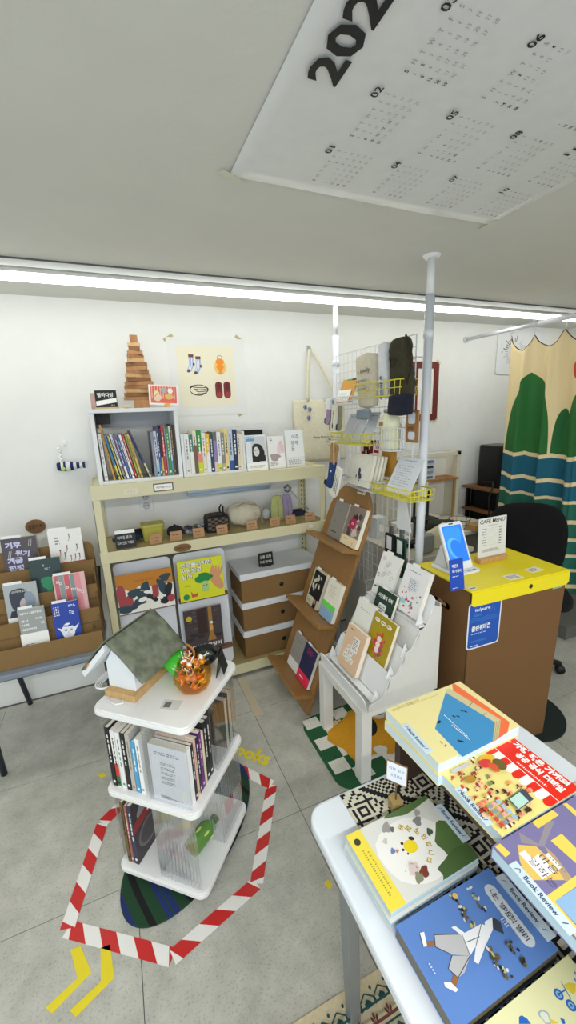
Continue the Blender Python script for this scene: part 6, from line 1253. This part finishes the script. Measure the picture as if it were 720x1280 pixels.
me = bpy.data.meshes.new('cloth'); me.from_pydata(vs, [], fs); me.materials.append(CM_); uvl = me.uv_layers.new(name='UVMap')
for p in me.polygons:
    p.use_smooth = True
    for li in p.loop_indices: vi = me.loops[li].vertex_index; uvl.data[li].uv = (SW*(vi % W_)/NU, vs[vi][2]+ctop(SW*(vi % W_)/NU)*.3*((vi//W_)/NV_))
co = bpy.data.objects.new('cloth', me); sc.collection.objects.link(co); co.parent = ct; solid(co, .003)
part('hem_cord', MB().tube([vs[NV_*W_+i] for i in range(W_)], .0028, M('#4a3542', 'fabric'), 5), ct)
for h in hooks[:-1]:
    i = int(round(h/SW*NU)); p = vs[NV_*W_+i]; part('curtain_hook', MB().tube([(p[0], p[1], p[2]-.01), (0.004, p[1], 1.93), (.0, p[1], 1.945+.006), (-.02, p[1], 1.955), (-.022, p[1], 1.975), (0, p[1], 1.983), (.02, p[1], 1.965), (.012, p[1], 1.93)], .0022, M('#e8e8ea', 'plastic'), 6), ct)
rd = thing('curtain_rod', 'white tension rod reaching from the back wall over the curtain', 'rod', (2.41, WY, 1.958))
RD_ = M('#dfe0ea', 'paint', .3); part('thin_tube', MB().tube([(0, -.006, 0), (0, -.72, 0)], .011, RD_, 14), rd); part('thick_tube', MB().tube([(0, -.56, 0), (0, -1.6, 0)], .0145, RD_, 14), rd); part('wall_cap', MB().tube([(0, -.0005, 0), (0, -.012, 0)], .02, RD_, 16), rd)
# ================================================================ FRONT TABLE
FT = M('#dfe6ee', 'paint', .22); FL_ = M('#8f979f', 'metal', .4)
ft = thing('white_front_table', 'white rounded table with grey legs at the lower right, nearest the camera', 'table', (0, 0, 0))
TZ = .60
tp = rrect(.302, .978, -.9, .697, .045, 8); part('tabletop', MB().prism(tp, TZ-.028, TZ, FT), ft, bev=.006)
fr = MB(); fr.box(.345, .935, -.82, -.80, TZ-.06, TZ-.028, FL_).box(.345, .935, .60, .62, TZ-.06, TZ-.028, FL_).box(.345, .365, -.80, .60, TZ-.06, TZ-.028, FL_).box(.915, .935, -.80, .60, TZ-.06, TZ-.028, FL_); part('apron_frame', fr, ft)
def leg(x, y, dx, dy):
    b = MB(); v0 = [(x+dx+sx, y+dy+sy, .0005) for sx, sy in ((-.014, -.014), (.014, -.014), (.014, .014), (-.014, .014))]; v1 = [(x+sx, y+sy, TZ-.0285) for sx, sy in ((-.016, -.016), (.016, -.016), (.016, .016), (-.016, .016))]
    b.add(v0+v1, [(3, 2, 1, 0), (4, 5, 6, 7), (0, 1, 5, 4), (1, 2, 6, 5), (2, 3, 7, 6), (3, 0, 4, 7)], FL_); part('leg', b, ft, bev=.003)
leg(.328, .545, .045, .05); leg(.945, .58, -.02, .05); leg(.33, -.78, .03, -.05); leg(.945, -.78, -.02, -.05)
# runner cloth with a woven diamond pattern
BLK, IVR = M('#16181f', 'fabric'), M('#d2cdb9', 'fabric')
def pat(i, j):
    P_ = 28; x = (i % P_)-P_//2+.5; y = (j % P_)-P_//2+.5; d = abs(x)+abs(y)
    if d > 13: return (int(d) % 2) == 0
    if d > 11: return True
    if d > 9.5: return False
    if abs(x) < 1.2 and abs(y) < 1.2: return False
    if 5 < d <= 6.2 or 7.8 < d <= 9.0: return ((i+j) % 3) != 0
    if (abs(abs(x)-3.5) < 1 and abs(y) < 4) or (abs(abs(y)-3.5) < 1 and abs(x) < 4): return True
    return abs(x) < 2.2 and abs(y) < 2.2
rx0, rx1, ry0, ry1 = .392, .86, -.45, .690; cs = .0062; nx_, ny_ = int((rx1-rx0)/cs), int((ry1-ry0)/cs); grid = []
rb = MB(); idx = {}
def vid(i, j):
    if (i, j) not in idx: idx[(i, j)] = len(rb.v); rb.v.append(Vector((rx0+i*cs, ry1-j*cs-.004*math.sin(i*.12), TZ+.0022+.0006*math.sin(i*1.7)*math.sin(j*1.3))))
    return idx[(i, j)]
ka, kb = rb.mat(BLK), rb.mat(IVR)
for j in range(ny_):
    for i in range(nx_): rb.f.append([vid(i, j+1), vid(i+1, j+1), vid(i+1, j), vid(i, j)]); rb.mi.append(ka if pat(i+9, j+5) else kb); rb.sm.append(False)
ru = thing('table_runner', 'black and ivory woven runner cloth lying on the white front table', 'cloth', (0, 0, 0)); part('woven_face', rb, ru); part('cloth_edge', MB().box(rx0, rx0+nx_*cs, ry1-ny_*cs, ry1-.004, TZ+.0003, TZ+.0012, IVR), ru)
# rug on the floor under the front table
rg = thing('floor_rug', 'beige rug with teal house shapes and maroon leaves under the white front table', 'rug', (0, 0, 0)); part('rug_body', MB().box(-.12, 1.2, -.9, .65, .0002, .009, M('#cdbf9f', 'fabric')), rg)
a = Art(TOP, e=.0002, base=.0092); TLG, MRN = M('#17494a', 'fabric'), M('#6b3a33', 'fabric')
for q in range(31):
    x = .418-.041*12+q*.041; a.line([(x-.0195, .588), (x-.0195, .603), (x, .616), (x+.0195, .603), (x+.0195, .588)], .0035, TLG); a.poly([(x-.009, .588), (x-.009, .598), (x, .605), (x+.009, .598), (x+.009, .588)], TLG); a.ell(x+.0205, .6205, .0035, .0045, TLG, n=10)
    a.line([(x, .556), (x, .565)], .002, MRN); a.ell(x-.006, .567, .003, .007, MRN, 25, n=10); a.ell(x+.006, .567, .003, .007, MRN, -25, n=10); a.ell(x, .572, .003, .007, MRN, n=10)
a.line([(-.12, .581), (1.2, .581)], .005, TLG); a.line([(-.12, .549), (1.2, .549)], .006, MRN); a.line([(-.12, .538), (1.2, .538)], .004, TLG)
for q in range(31):
    x = .418-.041*12+q*.041; a.poly([(x-.012, .52), (x, .532), (x+.012, .52), (x, .508)], TLG)
a.line([(-.12, .5), (1.2, .5)], .006, MRN); a.done(rg, 'woven_pattern')
# riser
DKW = M('#453329', 'wood', .45)
ri = thing('wooden_riser', 'dark brown wooden riser shelf on the white front table', 'riser', (0, 0, 0)); RT = .75
part('top_board', MB().box(.537, .765, -.30, .688, RT-.02, RT, DKW), ri, bev=.0015); part('end_panel', MB().box(.54, .762, .656, .676, TZ+.0035, RT-.02, DKW), ri, bev=.001); part('end_panel', MB().box(.54, .762, -.29, -.27, TZ+.0035, RT-.02, DKW), ri)
# books lying flat: u axis of the print in world coordinates
def lying(label, x0, x1, y0, y1, zt, t, n, cover, artf, page='#d9e4ea', rot=0, group=None, name='book', off=.004):
    """stack of n copies; the top cover at height zt; print in world x,y relative to the centre"""
    cx, cy = (x0+x1)/2, (y0+y1)/2; w_, h_ = x1-x0, y1-y0
    for k in range(n):
        z = zt-t*(k+1); dx = -off*k; dy = -off*.6*k
        lb = label if k == 0 else 'lower copy beneath the ' + ' '.join(label.split()[:8]).rstrip(',')
        o = thing(name, lb, 'book', T(cx+dx, cy+dy, z+.0003) @ RZ(rot+(.8 if k else 0)), group); cm = M(cover, 'print')
        b = MB().box(-w_/2, w_/2, -h_/2, h_/2, t-.0018, t-.0006, cm).box(-w_/2, w_/2, -h_/2, h_/2, 0, .0012, cm).box(-w_/2, w_/2, h_/2-.0012, h_/2, .0012, t-.0018, cm); part('cover', b, o)
        part('page_block', MB().box(-w_/2+.001, w_/2-.001, -h_/2+.001, h_/2-.0012, .0012, t-.0018, M(page, 'paper')), o)
        if k == 0:
            a = Art(T(0, 0, t-.0006) @ RZ(0), e=.00003, base=.0001); artf(a, w_, h_, lambda x, y: tuple((T(cx, cy, 0) @ RZ(rot)).inverted() @ atz(x, y, zt))[:2]); a.done(o)
def P4(a, px, pts, m): a.poly([px(*p) for p in pts], m)
def k6(x, y): return (480+x/4.235, 840+y/4.235)
CRMB = '#eadf9f'
def a_cream(a, w_, h, px):
    a.rect(-w_/2, -h/2, w_/2, h/2, M(CRMB, 'print')); P4(a, px, [k6(*p) for p in [(360, 65), (375, 62), (665, 265), (655, 318), (575, 372), (590, 262), (370, 120)]], M('#ef7240', 'print'))
    P4(a, px, [k6(*p) for p in [(328, 92), (350, 88), (618, 252), (606, 345), (575, 370), (585, 265), (328, 112)]], M('#cfc597', 'print'))
    for q in range(4): a.line([px(*k6(588+8*q, 262-2*q)), px(*k6(578+7*q, 365-5*q))], .0006, M('#6a6448', 'print'))
    P4(a, px, [k6(*p) for p in [(326, 108), (586, 266), (575, 368), (415, 450), (270, 300)]], M('#3b8fc6', 'print'))
    for p, q in (((470, 160), (450, 180)), ((545, 215), (525, 230))): a.line([px(*k6(*p)), px(*k6(*q))], .001, K)
    for q, (x, y) in enumerate([(412, 205), (432, 210), (370, 235), (392, 235), (398, 365), (415, 368)]): u, v = px(*k6(x, y)); a.ell(u, v, .0022, .004, K, 30)
    u, v = px(*k6(292, 265)); a.ell(u, v, .006, .003, K, 20); u, v = px(*k6(308, 382)); a.text('ㅐ', u, v, .008, K); u, v = px(*k6(325, 390)); a.ell(u, v, .004, .0015, M('#c03a2a', 'print'), 30)
    u, v = px(*k6(50, 212)); a.text('무너지지 않는', u, v, .009, M('#b79f6a', 'print'), w=.06, rot=2); u, v = px(*k6(145, 175)); a.text('책의 시간', u, v-.002, .011, M('#b79f6a', 'print'), w=.028, rot=2); u, v = px(*k6(200, 155)); a.dashes(u, v, .07, .003, 1, M('#b79f6a', 'print'), 3)
    for q in range(2): a.dline(px(*k6(318+40*q, 228+52*q)), px(*k6(445+10*q, 345+16*q)), .002, W, .004, .0015, q)
lying('cream book with a big blue opened-book shape, top of its stack on the riser', .519, .754, .515, .688, .802, .0255, 2, CRMB, a_cream, '#cfe0ea', rot=.8, name='book')
def k5(x, y): return (480+x/3, 840+y/3)
def a_red(a, w_, h, px):
    a.rect(-w_/2, -h/2, w_/2, h/2, M('#ece08c', 'print')); RDD = M('#e2260f', 'print')
    a.rect(w_*.21, -h/2, w_/2, h/2, RDD)
    n_ = 9
    for q in range(n_):
        y0 = -h/2+h*q/n_; y1 = y0+h/n_; m = W if q % 2 else RDD; ym = (y0+y1)/2
        a.poly([(w_*.21, y1), (w_*.10, y1)] + [(w_*.10-.006*math.sin(math.pi*t/4), y1-(y1-y0)*t/4) for t in range(1, 4)] + [(w_*.10, y0), (w_*.21, y0)], m)
    a.line([(w_*.21, -h/2), (w_*.21, h/2)], .0015, W)
    a.text('가장 작은 가게의', w_*.405, h*.40, .017, W, rot=-90, bold=.06, w=h*.80); a.text('성공 공식 디테일', w_*.305, h*.25, .017, W, rot=-90, bold=.06, w=h*.68); a.dashes(w_*.245, -h*.30, .005, h*.45, 18, W, 4); a.text('Ⅱ', w_*.40, h*.45, .007, W, rot=-90)
    rnd = random.Random(14); cols_ = ['#c23a22', '#e8785a', '#3a2a26', '#f2c9a0', '#d8452a', '#f0efe6', '#7a8c5a', '#e9a23a', '#a83a2e']
    for q in range(60):
        x, y = rnd.uniform(-w_*.47, w_*.08), rnd.uniform(-h*.46, h*.46); s = rnd.uniform(.002, .0045)
        a.ell(x, y, s, s, M(rnd.choice(['#f0b894', '#e8a480', '#5a3226']), 'print'), n=8); a.ell(x-.005, y+.0005, s*1.25, s*.9, M(rnd.choice(cols_), 'print'), rnd.uniform(0, 90), n=8); a.line([(x-.008, y-.002), (x-.012, y-.003)], .0015, M('#4a2a20', 'print'))
    a.ell(.0, h*.33, .018, .012, M('#e7b92c', 'print'), wob=.1); a.ell(-.012, h*.3, .014, .01, M('#d8403a', 'print'), wob=.1); a.ell(.012, h*.2, .013, .014, M('#6b5a26', 'print')); a.ell(-.004, h*.2, .008, .012, M('#d9552f', 'print'), wob=.1); a.ell(-w_*.33, h*.2, .012, .008, M('#b8862c', 'print')); a.rect(-w_*.42, h*.36, -w_*.2, h*.42, M('#c9c7c2', 'print'))
    a.poly([(-.04, -h*.22), (.004, -h*.2), (.002, -h*.36), (-.042, -h*.38)], M('#3f4a58', 'print')); a.poly([(-.038, -h*.23), (-.008, -h*.215), (-.01, -h*.355), (-.04, -h*.37)], M('#b9ddd2', 'print'))
    for q in range(16): x = -w_*.46+.011*(q % 4); y = -h*.22-.011*(q//4); a.rect(x, y, x+.008, y+.008, M(['#d04434', '#9fc0d6', '#e9a7a0', '#8a94a0'][(q*7) % 4], 'print'))
lying('yellow and red crowd-scene book with white Korean title, on the riser', .530, .741, .374, .520, .7755, .025, 1, '#ece08c', a_red, '#c9dbe6', rot=1.0, name='book')
def k7(x, y): return (600+x/6, 960+y/6)
def a_purple(a, w_, h, px):
    PU, YE, TN = M('#7a74a2', 'print'), M('#f0cf5e', 'print'), M('#b59a74', 'print'); a.rect(-w_/2, -h/2, w_/2, h/2, PU)
    def cl(pts): return [(max(-w_/2, min(w_/2, p[0])), max(-h/2, min(h/2, p[1]))) for p in pts]
    a.poly(cl([px(*k7(*p)) for p in [(280, 575), (420, 585), (560, 720), (640, 840), (360, 840), (300, 700)]]), M('#e0bd62', 'print')); a.poly(cl([px(*k7(*p)) for p in [(480, 580), (560, 650), (700, 840), (640, 850), (560, 720)]]), TN); a.poly(cl([px(*k7(*p)) for p in [(290, 480), (310, 560), (480, 590), (560, 400), (500, 390), (440, 570)]]), M('#948a94', 'print'))
    for pts in ([(112, 590), (150, 565), (230, 640), (190, 670)], [(390, 405), (545, 315), (592, 352), (435, 455)], [(530, 545), (612, 492), (760, 640), (760, 750)], [(620, 270), (650, 262), (740, 335), (760, 400)]): a.poly(cl([px(*k7(*p)) for p in pts]), YE)
    def kk(x, y): return (560+x/4.5, 1040+y/4.5)
    a.poly(cl([px(*kk(*p)) for p in [(540, 370), (740, 230), (760, 280), (600, 390), (750, 560), (760, 640)]]), YE); a.poly(cl([px(*kk(*p)) for p in [(600, 390), (740, 300), (760, 480), (740, 540)]]), M('#8fb2d8', 'print'))
    P4(a, px, [k7(*p) for p in [(290, 640), (335, 618), (395, 680), (435, 645), (567, 775), (470, 835)]], W); P4(a, px, [k7(*p) for p in [(488, 650), (512, 636), (614, 748), (590, 762)]], W)
    u, v = px(*k7(430, 668)); a.text('마음', u, v, .013, M('#4a4268', 'print'), rot=-92, w=.03, al='l'); u, v = px(*k7(355, 690)); a.text('일하는', u, v, .013, M('#4a4268', 'print'), rot=-92, w=.045)
    u, v = px(*k7(505, 655)); a.text('제현주 지음', u, v, .003, GY, rot=-52, w=.03) if False else a.dashes(u, v-.03, .003, .028, 6, GY, 4)
lying('violet and yellow painted book with white title tags, at the near end of the riser', .503, .732, .222, .369, .7755, .025, 1, '#7a74a2', a_purple, '#bcd6e4', rot=.5, name='book')
def a_animal(a, w_, h, px):
    a.rect(-w_/2, -h/2, w_/2, h/2, M('#d9d9d3', 'print')); a.ell(.005, -.005, .078, .062, M('#ecebe6', 'print'), wob=.04); GRD = M('#55713f', 'print')
    def cl(pts): return [(max(-w_/2, min(w_/2, x)), max(-h/2, min(h/2, y))) for x, y in pts]
    def blob(cx, cy, rx, ry, sd): r_ = random.Random(sd); a.poly(cl([(cx+rx*(1+.12*math.sin(5*t+sd))*math.cos(t), cy+ry*(1+.12*math.sin(4*t+sd))*math.sin(t)) for t in [k*.2618 for k in range(24)]]), GRD if sd % 2 else M('#4b6638', 'print'))
    blob(w_*.42, -h*.22, .04, .045, 1); blob(w_*.34, -h*.46, .06, .026, 2); blob(w_*.25, h*.5, .062, .016, 3)
    a.rect(-w_/2, -h/2, -w_*.34, h/2, M('#ecd84a', 'print')); a.ell(-w_*.43, h*.36, .007, .007, M('#3a3a2a', 'print')); a.dashes(-w_*.435, -h*.36, .004, h*.6, 20, M('#a39a3a', 'print'), 2); a.dashes(-w_*.395, -h*.3, .004, h*.5, 18, M('#a39a3a', 'print'), 5)
    a.ell(.0, .0, .0145, .0125, M('#ecd21e', 'print')); a.ell(.012, .012, .006, .004, M('#3a2228', 'print'), -30); a.ell(-.012, .012, .003, .003, K); a.ell(-.018, .001, .003, .0025, K); a.ell(-.014, -.009, .002, .002, K)
    GO = M('#b99d17', 'print')
    for s, x, y, r in [('초', .008, .04, -60), ('보', .02, .031, -70), ('노', .033, .018, -85), ('인', .038, .003, -95), ('입', .036, -.012, -110), ('니', .027, -.026, -125), ('다', .014, -.036, -140)]: a.text(s, x, y, .0115, GO, rot=r, bold=.03, al='c')
    for x, y, c_, s in [(-.02, .052, '#9c9a96', .012), (-.012, .044, '#6f6a68', .006), (.048, .035, '#8a8684', .011), (.055, .006, '#4d5a48', .008), (-.038, .008, '#6a7fb8', .006), (-.03, .004, '#c9866a', .004), (-.022, -.034, '#d8c9c4', .013), (-.008, -.048, '#7a3a2c', .011), (-.024, -.052, '#8a8a72', .01), (-.04, .03, '#c9c3bc', .006), (.06, .05, '#a3a09c', .008)]: a.ell(x, y, s, s*.75, M(c_, 'print'), 40, wob=.15, seed=int(x*1e4))
    for q in range(8): a.ell(-.028+.012*math.cos(q), -.034+.009*math.sin(q), .0011, .0011, M('#b8404a', 'print'), n=6)
lying('white animal and forest book with a yellow band, top of its stack on the runner', .343, .557, .430, .579, .638, .0165, 2, '#d9d9d3', a_animal, '#b9cdd2', rot=1.2, name='book')
def k8(x, y): return (380+x/2.118, 980+y/2.118)
def a_blue(a, w_, h, px):
    BLC = M('#5b82c4', 'print'); a.rect(-w_/2, -h/2, w_/2, h/2, BLC); WH = M('#e9ebee', 'print'); GR_ = M('#b9b9bc', 'print')
    def Q(pts, m): P4(a, px, [k8(*p) for p in pts], m)
    cl_ = [px(*k8(497+(590-497)*t, 285+(408-285)*t)) for t in [k/7 for k in range(8)]]
    for c_ in cl_: a.ell(c_[0], c_[1], .0115, .0125, M('#cfd6de', 'print'))
    for s, t in zip('나는 별이로의 별마리', [k/10.5 for k in range(11)]):
        if s != ' ': p = px(*k8(497+93*(t+.03), 285+123*(t+.03))); a.text(s, p[0], p[1], .0105, M('#33384a', 'print'), rot=-92, bold=.01, al='c')
    Q([(345, 400), (418, 398), (430, 420), (440, 455), (390, 452), (348, 432)], GR_); Q([(392, 455), (440, 455), (425, 500), (408, 514), (382, 490)], GR_)
    Q([(415, 400), (470, 370), (500, 385), (480, 430), (462, 478), (450, 470), (455, 430), (440, 455), (428, 420)], WH); Q([(478, 365), (500, 352), (510, 375), (495, 392), (480, 388)], WH); Q([(498, 352), (520, 365), (530, 398), (500, 385)], M('#3d434e', 'print'))
    Q([(390, 380), (400, 376), (430, 398), (420, 404)], WH)
    Q([(323, 418), (345, 416), (347, 430), (328, 432)], M('#9a6434', 'print')); Q([(306, 395), (318, 392), (326, 430), (316, 432)], WH); Q([(395, 505), (408, 512), (402, 540), (390, 530)], M('#9a6434', 'print')); Q([(370, 525), (388, 525), (408, 545), (402, 552), (374, 538)], WH)
    for pts in ([(345, 400), (418, 398)], [(418, 398), (440, 455)], [(345, 400), (348, 432)], [(348, 432), (390, 452)], [(392, 455), (382, 490)], [(382, 490), (408, 514)], [(408, 514), (440, 455)], [(470, 370), (455, 430)], [(430, 420), (465, 405)], [(306, 395), (316, 432)]): a.line([px(*k8(*p)) for p in pts], .0008, K)
    rnd = random.Random(5)
    for cx, cy, dx, dy, n_ in [(405, 315, 22, 25, 14), (432, 358, 20, 16, 12), (455, 305, 28, 34, 12), (500, 455, 22, 22, 14), (520, 490, 28, 24, 14), (565, 455, 28, 34, 22)]:
        for q in range(n_):
            u = rnd.uniform(-1, 1); p = px(*k8(cx+dx*u+rnd.uniform(-6, 6), cy+dy*u+rnd.uniform(-8, 8))); a.ell(p[0], p[1], rnd.uniform(.002, .0042), rnd.uniform(.0015, .003), M(rnd.choice(['#23262e', '#3c3a36', '#b7b77a', '#6b5a3a', '#d8dade', '#4a4c3c'] if cx != 565 else ['#3a3a2c', '#8a8450', '#5a563a', '#23231e']), 'print'), rnd.uniform(0, 90), n=7)
    p = px(*k8(400, 300)); a.ell(p[0], p[1], .005, .005, M('#d8b85a', 'print'))
    p = px(*k8(510, 255)); a.dashes(p[0]-.002, p[1]-.085, .003, .085, 22, M('#b9cbe8', 'print'), 5); p = px(*k8(335, 490)); a.dashes(p[0], p[1]-.01, .003, .016, 4, M('#c9d6ea', 'print'), 5); p = px(*k8(520, 355)); a.dashes(p[0]-.004, p[1]-.016, .008, .014, 4, M('#c9d6ea', 'print'), 2)
lying('blue book with a striding white-clad figure, on the runner', .345, .566, .278, .415, .629, .0265, 1, '#5b82c4', a_blue, '#6f6a5a', rot=.6, name='book')
def a_yell(a, w_, h, px):
    a.rect(-w_/2, -h/2, w_/2, h/2, M('#dcdbab', 'print')); B_ = M('#2263b4', 'print'); Y_ = M('#d9c23a', 'print')
    def kk(x, y): return (640+x/9, 1200+y/9)
    for (x, y, r) in ((525, 385, .0065), (665, 510, .0065)): u, v = px(*kk(x, y)); a.ell(u, v, r, r, B_); a.ell(u, v, r*.6, r*.6, M('#8fb0c8', 'print')); a.ell(u, v, r*.3, r*.3, B_)
    P4(a, px, [kk(*p) for p in [(580, 280), (640, 255), (715, 270), (715, 350), (690, 390), (620, 330)]], Y_); a.line([px(*kk(*p)) for p in [(550, 240), (575, 285), (600, 330), (665, 440)]], .0012, B_); a.line([px(*kk(*p)) for p in [(525, 385), (610, 330)]], .0015, B_)
    P4(a, px, [kk(*p) for p in [(80, 640), (110, 622), (170, 660), (215, 720), (80, 720)]], B_)
    u, v = px(*kk(370, 640)); a.ell(u, v, .007, .008, M('#9fb0b0', 'print'), wob=.15); a.ell(u, v, .005, .006, M('#d6d8c8', 'print'), wob=.1); P4(a, px, [kk(*p) for p in [(430, 660), (520, 710), (500, 720), (450, 720)]], Y_); P4(a, px, [kk(*p) for p in [(540, 650), (590, 670), (600, 720), (570, 720)]], B_)
    for y in (140, 215): P4(a, px, [kk(*p) for p in [(695, y), (712, y-10), (719, y+20), (719, y+30)]], B_)
lying('pale yellow book with blue bicycle drawing at the bottom right corner', .355, .574, .135, .268, .629, .0265, 1, '#dcdbab', a_yell, '#d9d6bc', rot=.6, name='book')
single('pink_booklet', MB().box(-.05, .05, -.08, .08, 0, .006, M('#e0a596', 'print')), 'pink booklet lying on the white table behind the riser', 'booklet', (.93, .40, TZ+.0003), bev=.001)
# index slips reading Book Review
def slip(label, x, y, z, rot, w_=.1, tilt=0, h_=.02):
    o = thing('review_slip', label, 'slip', T(x, y, z) @ RZ(rot) @ RX(tilt), 'book review slips'); part('slip_card', MB().box(-w_/2, w_/2, -h_/2, h_/2, 0, .0008, M('#c9dbe8', 'paper')), o)
    a = Art(TOP, e=.0002, base=.0009); a.text('Book Review', 0, 0, .0085, M('#35436a', 'print'), al='c', bold=.02, w=.055); a.line([(-w_*.42, -.004), (-w_*.38, .003), (-w_*.34, -.002)], .001, M('#35436a', 'print')); a.line([(w_*.36, -.003), (w_*.4, .004)], .0012, M('#35436a', 'print')); a.done(o, 'lettering')
slip('book review slip sticking out of the white animal book', .561, .508, .6385, -91, .085)
slip('book review slip sticking out of the blue book', .5705, .345, .6295, -91, .105)
slip('book review slip on the left edge of the cream book stack', .524, .585, .8026, -92, .085, 0, .018)
slip('book review slip on the left edge of the crowd-scene book', .53, .435, .7761, -92, .08, 0, .014)
slip('book review slip on the left edge of the violet painted book', .508, .285, .7761, -92, .1, 0, .016)
# peg sign
pg = thing('peg_sign', 'small framed sign clipped to a stick in a wooden cube, beside the riser', 'sign', T(.492, .607, TZ+.0032) @ RZ(-12))
part('wood_cube', MB().box(-.013, .013, -.013, .013, 0, .027, M('#b39a62', 'wood')), pg, bev=.001); part('stick', MB().tube([(0, 0, .027), (0, 0, .075)], .0018, M('#6b5a40', 'wood')), pg); part('peg', MB(T(0, 0, .068) @ RY(14)).box(-.003, .003, -.004, .004, 0, .022, M('#8a6a44', 'wood')), pg)
SF = T(-.004, 0, .076) @ RZ(-42) @ RX(-4); part('sign_frame', MB(SF).box(-.02, .027, -.0015, .0015, .0, .05, M('#9a7046', 'wood')), pg); a = Art(SF @ FRONT @ T(0, 0, .0015)); a.rect(-.0185, .0015, .0255, .0485, M('#dfe6f2', 'print')); a.text('리뷰 읽고', .0035, .034, .008, M('#33406a', 'print'), al='c', w=.034); a.text('고르세요', .0035, .018, .008, M('#33406a', 'print'), al='c', w=.026); a.done(pg, 'lettering')
